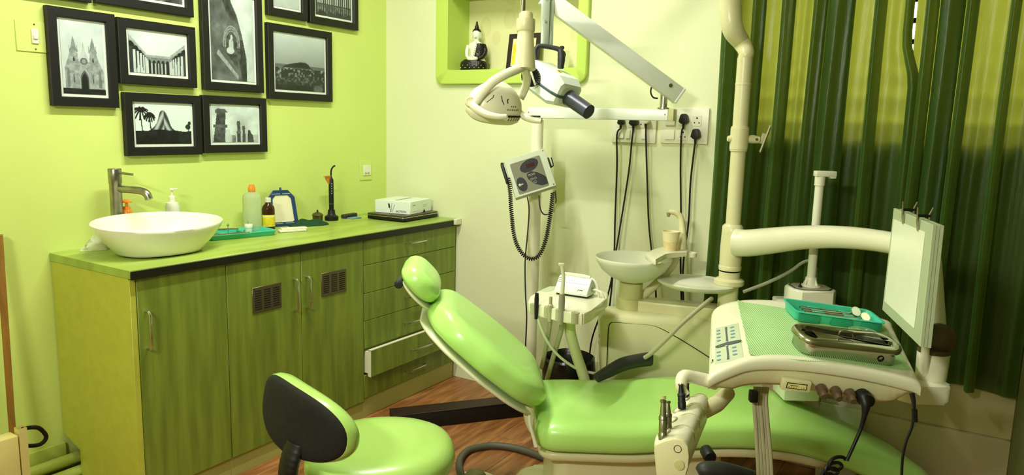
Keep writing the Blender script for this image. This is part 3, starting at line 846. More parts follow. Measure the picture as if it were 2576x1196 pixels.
# board leaning and a cream bracket with D handle at the wall end
board = MB()
for (x0, x1) in ((0.06, 0.10),):
    board.add([(0.165, 1.082, 0.001), (0.205, 1.065, 0.001), (0.205, 1.045, 0.001), (0.165, 1.062, 0.001), (0.022, 1.155, 0.96), (0.050, 1.143, 0.96), (0.050, 1.118, 0.96), (0.022, 1.130, 0.96)],
              [(0, 1, 2, 3), (4, 5, 6, 7), (0, 1, 5, 4), (1, 2, 6, 5), (2, 3, 7, 6), (3, 0, 4, 7)])
solo('wooden_board', board, 'old_wood', 'brown wooden board leaning on the lime wall', 'board')
r = thing('metal_bracket', 'cream metal bracket with a dark D-shaped ring, beside the sink cabinet', 'bracket', (0.27, 1.03, 0))
q0 = onx(52, 1085, 0.25); 
m = MB(); m.box(q0.x - 0.035, q0.x + 0.02, q0.y - 0.12, q0.y - 0.016, 0.0005, q0.z - 0.005, 0.004); part('plate', m, 'cream_metal', r)
m = MB(M=T(q0.x, q0.y, 0.0005)); m.rings([[(0.016 * a_, 0.012 * b_, z) for a_, b_ in ((-1, -1), (1, -1), (1, 1), (-1, 1))] for z in (0.0, q0.z + 0.012)], (True, False))
m.rings([[(0.012 * a_, 0.009 * b_, z) for a_, b_ in ((-1, -1), (1, -1), (1, 1), (-1, 1))] for z in (q0.z - 0.05, q0.z + 0.012)], (True, False)); part('square_tube', m, 'cream_metal', r, sharp=20)
pts = [onx(x, y, 0.25) for x, y in ((55, 1081), (72, 1077), (95, 1077), (108, 1086), (116, 1098), (112, 1110), (100, 1119), (85, 1122), (62, 1123))]
m = MB(); m.tube(pts, 0.007, 8, sub=4); part('ring', m, 'iron_dark', r)

# ------------------------------------------------------------------ basin
BC = Vector((0.276, 1.560, CZ))
def basin_r(t, k):
    """egg outline; k = 0 bottom .. 1 rim ; t measured from +y"""
    cy_, sx_ = cos(t), sin(t)
    ly = (0.146 + 0.084 * k) * (1.0 + 0.05 * k * (cy_ > 0)); lx = 0.118 + 0.046 * k
    e = 2.35
    rr_ = (abs(cy_ / ly) ** e + abs(sx_ / lx) ** e) ** (-1 / e)
    return rr_ * (1 - 0.09 * k * max(0, cy_) * abs(sx_))
NB = 56
def bring(k, z, inset=0.0):
    return [BC + Vector((max(0.004, basin_r(t, k) - inset) * sin(t), max(0.004, basin_r(t, k) - inset) * cos(t), z * (1.0 - 0.13 * sin(t) * min(1.0, z / 0.09)))) for t in (2 * pi * j / NB for j in range(NB))]
r = thing('wash_basin', 'white ceramic vessel basin with an egg-shaped rim on the worktop', 'basin', BC)
m = MB()
HB = 0.114
outer = [(0.0, 0.004, 0.012), (0.0, 0.006, 0.0)] + [(1 - (1 - u) ** 1.35, 0.008 + (HB - 0.008) * u, 0.0) for u in np.linspace(0.05, 1, 12)]
inner = [(1.0, HB + 0.004, 0.004), (1.0, HB + 0.003, 0.010)] + [(1 - (1 - u) ** 1.35, 0.030 + (HB - 0.030) * u, 0.014) for u in np.linspace(0.97, 0.0, 12)] + [(0.0, 0.024, 0.08), (0.0, 0.022, 0.11)]
m.rings([bring(k, z, i) for k, z, i in outer + inner]); part('bowl', m, 'ceramic', r, sharp=60)
m = MB(); m.prism([(BC.x + p[0], BC.y + p[1]) for p in ellipse2(0, 0, 0.108, 0.136, 28)], CZ + 0.0003, CZ + 0.006); part('base_ring', m, 'edge_black', r)
m = MB(T(BC.x, BC.y, CZ + 0.021)); m.lathe([(0.024, 0), (0.026, 0.004), (0.018, 0.006), (0.0, 0.006)], 20); part('drain', m, 'chrome', r)

# tall mixer tap ---------------------------------------------------------------
FT = onx(291, 480, 0.075); fx, fy = 0.075, FT.y
r = thing('basin_tap', 'tall scratched metal mixer tap behind the basin', 'tap', (fx, fy, CZ))
m = MB(); m.lathe([(0.024, CZ), (0.024, CZ + 0.006), (0.021, CZ + 0.010), (0.0215, 1.115), (0.023, 1.118), (0.0235, 1.168), (0.0215, 1.172), (0.0, 1.172)], 24, M=T(fx, fy, 0)); part('column', m, 'brushed_steel', r)
sd = Vector((0.92, 0.38, 0)).normalized()
B0 = Vector((fx, fy, 1.096))
m = MB(); m.tube([B0, B0 + sd * 0.06 + Vector((0, 0, -0.001)), B0 + sd * 0.105 + Vector((0, 0, -0.004)), B0 + sd * 0.128 + Vector((0, 0, -0.014)), B0 + sd * 0.138 + Vector((0, 0, -0.034))], [0.0135, 0.0135, 0.014, 0.0145, 0.0135], 14, sub=5); part('spout', m, 'brushed_steel', r)
m = MB(); m.tube([(fx, fy, 1.158), Vector((fx, fy, 1.158)) + sd * 0.05 + Vector((0, 0, -0.004)), Vector((fx, fy, 1.158)) + sd * 0.075 + Vector((0, 0, -0.006))], 0.0045, 10); part('lever', m, 'brushed_steel', r)

# pump bottles behind the basin ---------------------------------------------------------
def cpt(px, py, X): p = onx(px, py, X); return p
p = cpt(320, 540, 0.075); r = thing('soap_bottle', 'orange pump soap bottle behind the basin', 'bottle', (p.x, p.y, CZ))
Mb = T(p.x, p.y, 0)
m = MB(Mb); m.lathe([(0.018, CZ), (0.020, CZ + 0.004), (0.020, 1.0), (0.017, 1.012), (0.012, 1.016), (0, 1.016)], 20); part('body', m, 'amber', r)
m = MB(Mb); m.lathe([(0.013, 1.014), (0.013, 1.026), (0.005, 1.028), (0.005, 1.040), (0.018, 1.042), (0.019, 1.046), (0.008, 1.054), (0, 1.055)], 20); part('pump', m, 'amber', r)
p = cpt(434, 530, 0.07); r = thing('lotion_bottle', 'white translucent pump bottle behind the basin', 'bottle', (p.x, p.y, CZ))
Mb = T(p.x, p.y, 0)
m = MB(Mb); m.lathe([(0.024, CZ), (0.027, CZ + 0.004), (0.027, 1.010), (0.022, 1.026), (0.012, 1.030), (0, 1.030)], 24); part('body', m, 'frosted_glass', r)
m = MB(Mb); m.lathe([(0.0125, 1.028), (0.0125, 1.050), (0.008, 1.054), (0.004, 1.056), (0.004, 1.076), (0.010, 1.078), (0.010, 1.084), (0, 1.085)], 16)
m.box(-0.004, 0.004, 0.0, 0.026, 1.078, 1.084, 0.001, 1); part('pump', m, 'white_plastic', r)
# plastic bag
bp = onz(242, 622, CZ); rg = []
for i in range(9):
    a = i / 8; z = CZ + 0.001 + 0.055 * a
    rg.append([(0.055 + (0.030 * (1 - a) + 0.004) * cos(t) * (1 + 0.25 * sin(3 * t + i)), bp.y - 0.03 + (0.045 * (1 - a) + 0.005) * sin(t) * (1 + 0.22 * cos(4 * t + 2 * i)), z + 0.006 * sin(2 * t + i) * (i > 0)) for t in (2 * pi * k / 16 for k in range(16))])
m = MB(); m.rings(rg); solo('plastic_bag', m, 'plastic_bag', 'crumpled clear plastic bag tucked behind the basin against the wall', 'bag')

# bottles -----------------------------------------------------------------------------
p = onx(636, 580, 0.085); r = thing('spirit_bottle', 'tall clear plastic bottle with an orange cap', 'bottle', (p.x, p.y, CZ))
Mb = T(p.x, p.y, 0)
m = MB(Mb); m.lathe([(0.036, CZ), (0.040, CZ + 0.004), (0.040, 1.018), (0.037, 1.032), (0.028, 1.042), (0.016, 1.046), (0.014, 1.050)], 28, cap=(True, True)); part('body', m, 'clear_plastic', r)
m = MB(Mb); m.lathe([(0.0155, 1.048), (0.0160, 1.052), (0.0155, 1.066), (0.010, 1.080), (0, 1.081)], 20); part('cap', m, 'amber', r)
p = onx(676, 572, 0.115); r = thing('medicine_bottle', 'brown glass bottle with a yellow label and white ribbed cap', 'bottle', (p.x, p.y, CZ))
Mb = T(p.x, p.y, 0)
m = MB(Mb); m.lathe([(0.0255, CZ), (0.028, CZ + 0.004), (0.028, 0.968), (0.025, 0.980), (0.014, 0.993), (0.0115, 0.998), (0.0115, 1.002), (0, 1.002)], 28); part('body', m, 'brown_glass', r)
m = MB(Mb); m.lathe([(0.0284, CZ + 0.018), (0.0286, CZ + 0.019), (0.0286, CZ + 0.070), (0.0284, CZ + 0.071)], 28, cap=(False, False)); lb = part('label', m, 'label_yellow', r)
m = MB(Mb); m.lathe([(0.0288, CZ + 0.0605), (0.0288, CZ + 0.068)], 28, cap=(False, False)); m.lathe([(0.0288, CZ + 0.020), (0.0288, CZ + 0.0225)], 28, cap=(False, False)); pieces('label_band', m, 'label_cream', lb)
m = MB(Mb)
prof = [(0.0128, 0.999)]
for k in range(6): prof += [(0.0132, 1.001 + 0.0028 * k), (0.0122, 1.0024 + 0.0028 * k)]
m.lathe(prof + [(0.0125, 1.019), (0, 1.019)], 20); part('cap', m, 'paper', r)
p = onx(652, 580, 0.135)
# hand mirror -------------------------------------------------------------------------
q = onz(715, 566, CZ); mc = Vector((0.075, onx(716, 560, 0.075).y, CZ))
M_ = frame(mc, (0.30, 0.95, 0), (-0.22, 0.06, 1))   # local x along width, z up the mirror, y away
r = thing('table_mirror', 'blue framed table mirror with chamfered corners leaning on the wall', 'mirror', mc)
w, h = 0.070, 0.172
oct_ = [(-w, 0.012), (-w + 0.014, 0.0), (w - 0.014, 0.0), (w, 0.012), (w * 0.92, h - 0.035), (w * 0.92 - 0.030, h), (-w * 0.92 + 0.030, h), (-w * 0.92, h - 0.035)]
inn = [(-w + 0.019, 0.026), (-w + 0.026, 0.020), (w - 0.026, 0.020), (w - 0.019, 0.026), (w * 0.92 - 0.019, h - 0.040), (w * 0.92 - 0.034, h - 0.024), (-w * 0.92 + 0.034, h - 0.024), (-w * 0.92 + 0.019, h - 0.040)]
m = MB(M_); m.rings([[(a_, 0.010, b_) for a_, b_ in oct_], [(a_, -0.001, b_) for a_, b_ in oct_], [(a_ * 0.97, -0.004, (b_ - h / 2) * 0.97 + h / 2) for a_, b_ in oct_], [(a_, -0.004, b_) for a_, b_ in inn], [(a_, 0.000, b_) for a_, b_ in inn], [(a_, 0.010, b_) for a_, b_ in inn], [(a_, 0.010, b_) for a_, b_ in oct_]], (False, False)); part('frame', m, 'blue_plastic', r, sharp=20)
m = MB(M_); m.rings([[(a_, 0.001, b_) for a_, b_ in inn], [(a_, 0.008, b_) for a_, b_ in inn]]); part('glass', m, 'mirror_painted_reflection', r)  # face carries a painted reflection, not a mirroring surface
m = MB(M_); m.tube([(0, 0.002, h - 0.004), (0, 0.002, h + 0.012)], [0.006, 0.005], 10); part('knob', m, 'blue_plastic', r)
m = MB(M_)
for x0, x1, z0 in ((-0.048, -0.006, h - 0.020), (0.004, 0.042, h - 0.020), (-0.050, -0.008, 0.0125), (0.006, 0.048, 0.0125)): m.box(x0, x1, -0.0048, -0.0035, z0, z0 + 0.0032)
pieces('trim_strip', m, 'ink_light', r)
# green cloth -------------------------------------------------------------------------
g = []
c0 = onz(792, 568, CZ)
for i in range(15):
    row = []
    for j in range(15):
        u, v = i / 14 - 0.5, j / 14 - 0.5
        e = max(abs(u), abs(v)) * 2
        z = CZ + 0.003 + 0.020 * (1 - e ** 2) * (0.5 + 0.5 * sin(9 * u + 3) * cos(11 * v + 1)) + 0.010 * (1 - e ** 3)
        row.append((0.115 + 0.125 * u * (1 + 0.2 * sin(6 * v)) , c0.y - 0.01 + 0.175 * v * (1 + 0.2 * sin(5 * u + 1)), z))
    g.append(row)
m = MB(); m.slab(g, (0, 0, -0.0022)); solo('green_cloth', m, 'green_cloth', 'folded dark green cloth lying in front of the small metal pot', 'cloth')
# small pot
p = onx(795, 545, 0.055); Mb = T(p.x, p.y + 0.01, 0)
r = thing('metal_pot', 'small dark metal pot with a knobbed lid', 'pot', (p.x, p.y + 0.01, CZ))
m = MB(Mb); m.lathe([(0.020, CZ + 0.0005), (0.024, CZ + 0.003), (0.025, CZ + 0.028), (0.0255, CZ + 0.030), (0, CZ + 0.030)], 24); part('body', m, 'brass_dark', r)
m = MB(Mb); m.lathe([(0.028, CZ + 0.030), (0.028, CZ + 0.032), (0.020, CZ + 0.041), (0.008, CZ + 0.046), (0, CZ + 0.047)], 24); ld = part('lid', m, 'brass_dark', r)
m = MB(Mb); m.lathe([(0.003, CZ + 0.045), (0.005, CZ + 0.050), (0.004, CZ + 0.057), (0, CZ + 0.058)], 12); part('knob', m, 'charcoal', ld)
# curing light -------------------------------------------------------------------------
p = onx(834, 545, 0.075); Mb = T(p.x, p.y, 0)
r = thing('curing_light', 'black upright curing light with an amber shield, standing in its base', 'dental tool', (p.x, p.y, CZ))
m = MB(Mb); m.lathe([(0.032, CZ), (0.034, CZ + 0.004), (0.034, CZ + 0.020), (0.022, CZ + 0.027), (0.0195, CZ + 0.030), (0.0165, CZ + 0.054), (0.0, CZ + 0.054)], 24); part('base', m, 'black_plastic', r)
m = MB(Mb); m.lathe([(0.0115, CZ + 0.050), (0.0125, CZ + 0.085), (0.0125, CZ + 0.175), (0.0115, CZ + 0.205), (0.006, CZ + 0.216), (0, CZ + 0.216)], 18); part('body', m, 'black_plastic', r)
m = MB(Mb); m.lathe([(0.0128, CZ + 0.083), (0.0128, CZ + 0.0845)], 18, cap=(False, False)); part('ring', m, 'chrome', r)
tip = Vector((p.x, p.y, CZ + 0.212))
m = MB(); m.tube([tip, tip + Vector((0, 0, 0.03)), tip + Vector((0.002, 0.004, 0.048)), tip + Vector((0.006, 0.014, 0.060)), tip + Vector((0.008, 0.020, 0.061))], 0.0042, 10, sub=4); part('light_guide', m, 'black_plastic', r)
m = MB(); m.slab([[tip + Vector((u * 0.8, -0.004 - v * 0.040, 0.012 - w_)) for v, w_ in ((0, 0), (0.5, 0.000), (1.0, 0.003))] for u in (-0.012, 0, 0.012)], (0, 0, 0.0018))
gpts = [tip + Vector((0.004, -0.044 + 0.046 * (1 - cos(a_)) * 0.5, 0.008 - 0.050 * sin(a_) ** 0.8)) for a_ in np.linspace(0.05, pi / 2, 9)]
m.rings([[tip + Vector((0.001, -0.044, 0.009)), tip + Vector((0.001, -0.002, 0.011)), tip + Vector((0.001, -0.006, -0.030)), tip + Vector((0.001, -0.020, -0.026)), tip + Vector((0.001, -0.036, -0.010))], [tip + Vector((0.003, -0.044, 0.009)), tip + Vector((0.003, -0.002, 0.011)), tip + Vector((0.003, -0.006, -0.030)), tip + Vector((0.003, -0.020, -0.026)), tip + Vector((0.003, -0.036, -0.010))]])
part('shield', m, 'amber_clear', r, 'amber shield')
for k in range(5):
    m = MB(); c_ = Vector((p.x, p.y, CZ + 0.185 - 0.012 * k)); m.box(c_.x + 0.0095, c_.x + 0.0125, c_.y - 0.009, c_.y - 0.005, c_.z - 0.003, c_.z + 0.003, 0.0005, 1); part('marking', m, 'ink_light', r)

# green instrument tray on worktop ------------------------------------------------------------
def instrument_tray(name, label, M, L=0.20, W=0.12, H=0.022, t=0.0022, mate='teal_plastic', notch=True):
    """open rectangular tray; local x length, y width, z up"""
    c_ = M.translation
    r = thing(name, label, 'tray', c_)
    m = MB(M)
    def rg(dx, z): return [(p[0], p[1], z) for p in round_rect(-L / 2 - dx, L / 2 + dx, -W / 2 - dx, W / 2 + dx, 0.012 + max(dx, 0), 4)]
    m.rings([rg(-0.010, 0.0008), rg(-0.006, 0.0006), rg(0, H - 0.002), rg(0.005, H - 0.002), rg(0.005, H), rg(-0.002, H), rg(-0.008, 0.004), rg(-0.014, 0.003)])
    part('pan', m, mate, r, sharp=50)
    return r
q = [onz(*p_, CZ) for p_ in ((528, 598), (607, 604), (687, 587))]
ctr = Vector((0.155, 1.985, CZ)); Mt = frame(ctr, (0.22, 1, 0), (0, 0, 1))
r = instrument_tray('instrument_tray', 'green plastic instrument tray on the worktop beside the basin', Mt, 0.285, 0.155, 0.022)
sl = MB(Mt)
for k in range(8): sl.box(-0.055, -0.020, -0.062 + 0.0155 * k, -0.055 + 0.0155 * k, 0.003, 0.011, 0.001, 1)
pieces('rest_rib', sl, 'teal_plastic', r)
sl = MB(Mt); sl.box(0.030, 0.034, -0.070, 0.070, 0.003, 0.016, 0.001, 1); part('divider', sl, 'teal_plastic', r)
gi = 'steel instruments in the worktop tray'
for k, (y_, L_, nm, lb_) in enumerate(((-0.045, 0.12, 'probe', 'steel hand instrument lying in the worktop tray'), (-0.03, 0.13, 'probe', 'steel hand instrument lying in the worktop tray'), (-0.012, 0.12, 'probe', 'steel hand instrument lying in the worktop tray'))):
    m = MB(Mt); m.tube([(-0.125, y_, 0.016), (-0.10, y_, 0.0145), (-0.10 + L_, y_ + 0.004, 0.0145), (-0.085 + L_, y_ + 0.004, 0.018)], [0.0012, 0.003, 0.003, 0.0012], 8, sub=3)
    solo('hand_instrument', m, 'stainless', lb_, 'instrument', gi)
m = MB(Mt); m.tube([(-0.085, 0.058, 0.030), (-0.06, 0.056, 0.026), (0.0, 0.052, 0.024), (0.03, 0.05, 0.022)], [0.003, 0.004, 0.004, 0.003], 8, sub=3); m.ell((-0.088, 0.058, 0.031), (0.008, 0.008, 0.008), 12, 8)
solo('mouth_mirror', m, 'stainless', 'steel mouth mirror resting on the rim of the worktop tray', 'mirror')
m = MB(Mt); m.tube([(-0.022, 0.035, 0.0045), (-0.022, 0.035, 0.040)], 0.0014, 8); m.ell((-0.022, 0.035, 0.045), (0.0055, 0.0055, 0.006), 10, 6)
solo('upright_burnisher', m, 'stainless', 'tiny ball-headed steel tool standing upright in the worktop tray', 'instrument')
p = Mt @ Vector((0.075, 0.045, 0.0035)); r = thing('cotton_jar', 'small white jar with a pin on its lid in the worktop tray', 'jar', p)
m = MB(T(*p)); m.lathe([(0.014, 0), (0.015, 0.002), (0.015, 0.020), (0, 0.020)], 20); part('body', m, 'frosted_glass', r)
m = MB(T(*p)); m.lathe([(0.0165, 0.020), (0.017, 0.022), (0.017, 0.034), (0.0155, 0.036), (0, 0.036)], 20); part('lid', m, 'white_plastic', r)
m = MB(T(*p)); m.tube([(0, -0.004, 0.035), (0, -0.004, 0.046)], 0.0008, 6); m.box(-0.003, 0.003, -0.0055, -0.0025, 0.046, 0.0485); part('pin', m, 'stainless', r)
# cream case
c_ = onz(735, 583, CZ); Mt2 = frame(c_, (0.42, 1, 0), (0, 0, 1))
r = thing('plastic_case', 'slim cream plastic case lying flat on the worktop', 'case', c_)
m = MB(Mt2); m.box(-0.060, 0.060, -0.019, 0.019, 0.0005, 0.011, 0.003); part('body', m, 'ivory_plastic', r)
m = MB(Mt2); m.box(-0.050, 0.066, -0.015, 0.018, 0.011, 0.0185, 0.002); part('lid', m, 'ivory_plastic', r)
# laptop, box, remote ---------------------------------------------------------------------------
e1 = Vector((0.07, 0.0, 0)); 
LC = Vector((0.272, 2.930, CZ + 0.0004)); ML = frame(LC, (-0.06, 1.0, 0), (0, 0, 1))
r = thing('laptop', 'closed black laptop with a silver edge, a white box standing on it', 'laptop', LC)
def lap(x0, x1, y0, y1): return round_rect(x0, x1, y0, y1, 0.015, 4)
m = MB(ML); m.prism(lap(-0.155, 0.150, -0.120, 0.120), 0.003, 0.020, 0.003); part('base', m, 'black_plastic', r)
m = MB(ML); m.prism(lap(-0.157, 0.152, -0.122, 0.122), 0.0200, 0.0235, 0.001); part('edge_trim', m, 'chrome', r)
m = MB(ML); m.prism(lap(-0.155, 0.150, -0.120, 0.120), 0.0235, 0.0325, 0.003); part('lid', m, 'laptop_lid', r)
m = MB(ML)
for sx in (-0.12, 0.12):
    for sy in (-0.1, 0.09): m.lathe([(0.006, 0), (0.006, 0.004)], 10, M=T(sx, sy, 0))
pieces('foot', m, 'charcoal', r)
BXc = LC + Vector((0, 0, 0.0328)); MX = ML @ T(0.005, 0.004, 0.0328) @ RZ(0.12)
r = thing('cardboard_box', 'small white printed cardboard box standing on the laptop', 'box', BXc)
bw, bl, bh = 0.104, 0.112, 0.066
m = MB(MX); m.box(-bl, bl, -bw, bw, 0.0, bh, 0.002, 1); part('carton', m, 'cool_white', r)
m = MB(MX); m.box(-bl * 0.75, bl * 0.7, -0.012, 0.006, bh, bh + 0.0006); part('top_print', m, 'ink_light', r)
Mf = MX @ frame((-bl - 0.0004, 0, bh / 2), (0, -1, 0), (-1, 0, 0))     # left end face, x to right seen from outside
m = MB(Mf); m.prism([(-0.022, -0.004), (-0.012, -0.004), (-0.016, 0.018), (-0.026, 0.018)], 0, 0.0004); m.prism([(-0.016, -0.005), (-0.014, -0.005), (-0.008, -0.026), (-0.011, -0.026)], 0, 0.0004); part('printed_tool', m, 'ink', r)
m = MB(Mf); m.prism([(-0.009, -0.026), (-0.006, -0.026), (-0.001, 0.022), (-0.004, 0.022)], 0, 0.0004); m.prism([(-0.004, -0.026), (-0.001, -0.026), (0.016, 0.014), (0.012, 0.014)], 0, 0.0004); part('printed_lines', m, 'ink_light', r)
text('box_lettering', '(ACTEON', 0.014, Mf @ T(0.050, -0.020, 0.0003), 'ink', r)
Mg = MX @ frame((0, -bw - 0.0004, bh / 2), (1, 0, 0), (0, -1, 0))
m = MB(Mg); m.box(-0.088, -0.060, 0.010, 0.014, 0, 0.0004); m.box(-0.090, -0.02, -0.020, -0.019, 0, 0.0003); m.box(0.02, 0.075, 0.006, 0.0068, 0, 0.0003); m.box(0.02, 0.06, -0.002, -0.0012, 0, 0.0003); pieces('side_print', m, 'ink_light', r)
m = MB(Mg); m.prism([(0.034 + 0.011 * cos(a_), -bh / 2 + 0.0005 + 0.014 * sin(a_)) for a_ in np.linspace(0, pi, 10)], 0, 0.0005); part('thumb_cutout', m, 'ink', r)
m = MB(T(0.062, 2.745, CZ) @ RZ(pi / 2 + 0.15)); m.prism(round_rect(-0.055, 0.055, -0.016, 0.016, 0.010, 4), 0.001, 0.020, 0.004); solo('black_case', m, 'charcoal', 'small black case lying beside the laptop against the lime wall', 'case')
m = MB(T(0.110, 2.745, CZ) @ RZ(pi / 2)); m.box(-0.045, 0.02, -0.02, 0.02, 0.0004, 0.0065, 0.002); solo('blue_packet', m, 'key_blue', 'flat pale blue packet between the black case and the laptop', 'packet')

# ================================================================== SWITCHES AND SOCKETS
sy0, sy1, sz0, sz1 = 1.250, 1.352, 1.577, 1.680
r = thing('light_switch', 'lime painted blank plate with a single white rocker switch, beside the church picture', 'switch', (0, 1.30, sz0))
m = MB(); m.box(0.0005, 0.004, sy0, sy1, sz0, sz1, 0.001, 1); part('plate', m, 'lime_paint', r)
sp = onx(89, 91, 0.008)
m = MB(); m.box(0.004, 0.009, sp.y - 0.011, sp.y + 0.011, sp.z - 0.025, sp.z + 0.025, 0.001, 1); mo = part('switch_module', m, 'white_plastic', r)
m = MB(); m.box(0.009, 0.0135, sp.y - 0.007, sp.y + 0.007, sp.z - 0.010, sp.z + 0.004, 0.001, 1); part('rocker', m, 'white_plastic', mo)
m = MB()
for z in (sz0 + 0.010, sz1 - 0.010): m.lathe([(0.0028, 0), (0.0028, 0.001), (0, 0.0012)], 10, M=frame((0.004, sp.y, z), (0, 1, 0), (1, 0, 0)))
pieces('screw', m, 'brushed_steel', r)
py0, py1, pz0, pz1 = 2.888, 2.978, 1.055, 1.160
r = thing('wall_socket', 'lime plate with a small white socket near the wall corner, above the laptop', 'socket', (0, 2.93, pz0))
m = MB(); m.box(0.0005, 0.005, py0, py1, pz0, pz1, 0.001, 1); part('plate', m, 'lime_paint', r)
m = MB(); m.box(0.005, 0.010, py0 + 0.022, py1 - 0.012, pz0 + 0.026, pz1 - 0.026, 0.001, 1); so = part('socket_module', m, 'white_plastic', r)
for a_ in (0.030, 0.050):
    m = MB(); m.box(0.010, 0.013, py0 + a_, py0 + a_ + 0.014, pz0 + 0.034, pz0 + 0.042, 0.001, 1); part('socket_key', m, 'putty_plastic', so)

def socket_board(name, label, x0, x1, z0, z1, rows):
    r = thing(name, label, 'socket', ((x0 + x1) / 2, YB, z0))
    m = MB(); m.box(x0, x1, YB - 0.012, YB - 0.0005, z0, z1, 0.002); part('plate', m, 'white_plastic', r)
    for kind, xa, xb, za, zb in rows:
        if kind == 's':
            m = MB(); m.box(xa, xb, YB - 0.018, YB - 0.011, za, zb, 0.0015, 1); part('rocker_switch', m, 'white_plastic', r)
        else:
            m = MB(); m.box(xa, xb, YB - 0.0135, YB - 0.011, za, zb, 0.0008, 1); so = part('socket_module', m, 'white_plastic', r)
            cx_, cz_ = (xa + xb) / 2, (za + zb) / 2
            for dx, dz, rad in ((0, 0.012, 0.0038), (-0.010, -0.008, 0.003), (0.010, -0.008, 0.003)):
                m = MB(); m.lathe([(rad, 0), (rad, 0.0006), (0, 0.0006)], 10, M=frame((cx_ + dx, YB - 0.0137, cz_ + dz), (1, 0, 0), (0, -1, 0))); part('socket_hole', m, 'slot_black', so)
    return r
A0, A1, B0_, B1_ = 1.372, 1.583, 1.605, 1.816
socket_board('socket_board', 'white socket board with three cords plugged in, behind the boom', A0, A1, 1.305, 1.452,
             [('s', A0 + 0.026, A0 + 0.062, 1.323, 1.362), ('s', A0 + 0.072, A0 + 0.092, 1.323, 1.362), ('s', A0 + 0.146, A0 + 0.166, 1.323, 1.362), ('p', A0 + 0.025, A0 + 0.068, 1.372, 1.42), ('p', A0 + 0.078, A0 + 0.12, 1.372, 1.42), ('p', A0 + 0.13, A0 + 0.172, 1.372, 1.42)])
socket_board('socket_board', 'white socket board next to the curtain with two black plugs', B0_, B1_, 1.309, 1.462,
             [('s', B0_ + 0.022, B0_ + 0.066, 1.325, 1.367), ('s', B0_ + 0.022, B0_ + 0.066, 1.385, 1.428), ('p', B0_ + 0.082, B0_ + 0.124, 1.385, 1.43), ('p', B0_ + 0.140, B0_ + 0.182, 1.385, 1.43), ('p', B0_ + 0.082, B0_ + 0.124, 1.324, 1.368), ('p', B0_ + 0.140, B0_ + 0.182, 1.324, 1.368)])
def plug_cord(label, px, py, path_px, big=True, white=False):
    yy = YB - 0.032
    c = ony(px, py, yy)
    r = thing('power_cord', label, 'cord', c)
    s = 1.0 if big else 0.75
    m = MB(frame(c, (1, 0, 0), (0, -1, 0)))
    m.prism([(-0.020 * s, -0.012 * s), (-0.013 * s, 0.016 * s), (-0.006 * s, 0.021 * s), (0.006 * s, 0.021 * s), (0.013 * s, 0.016 * s), (0.020 * s, -0.012 * s), (0.009 * s, -0.022 * s), (-0.009 * s, -0.022 * s)], -0.018, 0.012, 0.004)
    part('plug', m, 'white_plastic' if white else 'black_plastic', r)
    m = MB(); m.tube([c + Vector((0, 0, -0.018)), c + Vector((0, 0, -0.045 * s))], [0.0065, 0.004], 10); part('strain_relief', m, 'black_plastic', r)
    P = [c + Vector((0, 0.004, -0.03))] + [ony(x, y, yv) for x, y, yv in path_px]
    m = MB(); m.tube(P, 0.0042, 8, sub=5); part('cable', m, 'black_plastic', r)
plug_cord('thin black cord hanging from the socket board, nearest the X-ray pole', 1562, 305, [(1552, 340, YB - 0.03), (1552, 420, YB - 0.03), (1547, 560, YB - 0.03), (1545, 640, YB - 0.04), (1535, 760, YB - 0.05), (1515, 900, YB - 0.06)], False)
plug_cord('thick black cord slanting from the middle socket towards the spittoon', 1594, 304, [(1590, 350, YB - 0.03), (1582, 430, YB - 0.03), (1565, 540, YB - 0.03), (1550, 630, YB - 0.04), (1530, 740, YB - 0.05), (1490, 850, YB - 0.06), (1480, 940, YB - 0.06)])
plug_cord('black cord with a white plug hanging straight down behind the bowl', 1625, 302, [(1625, 350, YB - 0.03), (1628, 450, YB - 0.03), (1632, 560, YB - 0.03), (1640, 640, YB - 0.04), (1650, 740, YB - 0.05), (1650, 900, YB - 0.05)], False, True)
plug_cord('black cord with a large tapered plug in the upper socket by the curtain', 1720, 299, [(1714, 340, YB - 0.03), (1712, 420, YB - 0.03), (1713, 540, YB - 0.03), (1712, 660, YB - 0.04), (1716, 820, YB - 0.05)])
plug_cord('black cord with a stubby plug in the lowest socket by the curtain', 1750, 337, [(1746, 380, YB - 0.03), (1737, 460, YB - 0.03), (1732, 560, YB - 0.03), (1718, 680, YB - 0.04), (1722, 820, YB - 0.05)], True)

# ================================================================== THINGS IN THE NICHE
NY = YB + 0.075
bc = ony(1192, 178, NY); bc.z = NZ0 + 0.0045
r = thing('seated_statue', 'white and black seated figure statue with a topknot in the niche', 'statue', bc)
Ms = frame(bc, Vector((0.93, 0.36, 0)), (0, 0, 1))     # local x to its left, y away from viewer
S = 0.00255
m = MB(Ms)          # body : one continuous surface from base to head
prof = [(0.0, 0.045, 0.034), (0.004, 0.066, 0.040), (0.030, 0.070, 0.042), (0.052, 0.062, 0.040), (0.064, 0.042, 0.034), (0.074, 0.030, 0.026), (0.100, 0.033, 0.025), (0.124, 0.043, 0.026), (0.138, 0.040, 0.024), (0.146, 0.020, 0.017), (0.152, 0.012, 0.012), (0.160, 0.013, 0.013), (0.172, 0.020, 0.020), (0.186, 0.022, 0.022), (0.200, 0.019, 0.020), (0.212, 0.010, 0.011), (0.214, 0.001, 0.001)]
cxs = {0.0: 0}
m.rings([[(rx * cos(t) + (0.012 if z > 0.06 else 0), ry * sin(t), z) for t in (2 * pi * k / 28 for k in range(28))] for z, rx, ry in prof]); part('body', m, 'statue_white', r, sharp=70)
m = MB(Ms)          # robe over legs
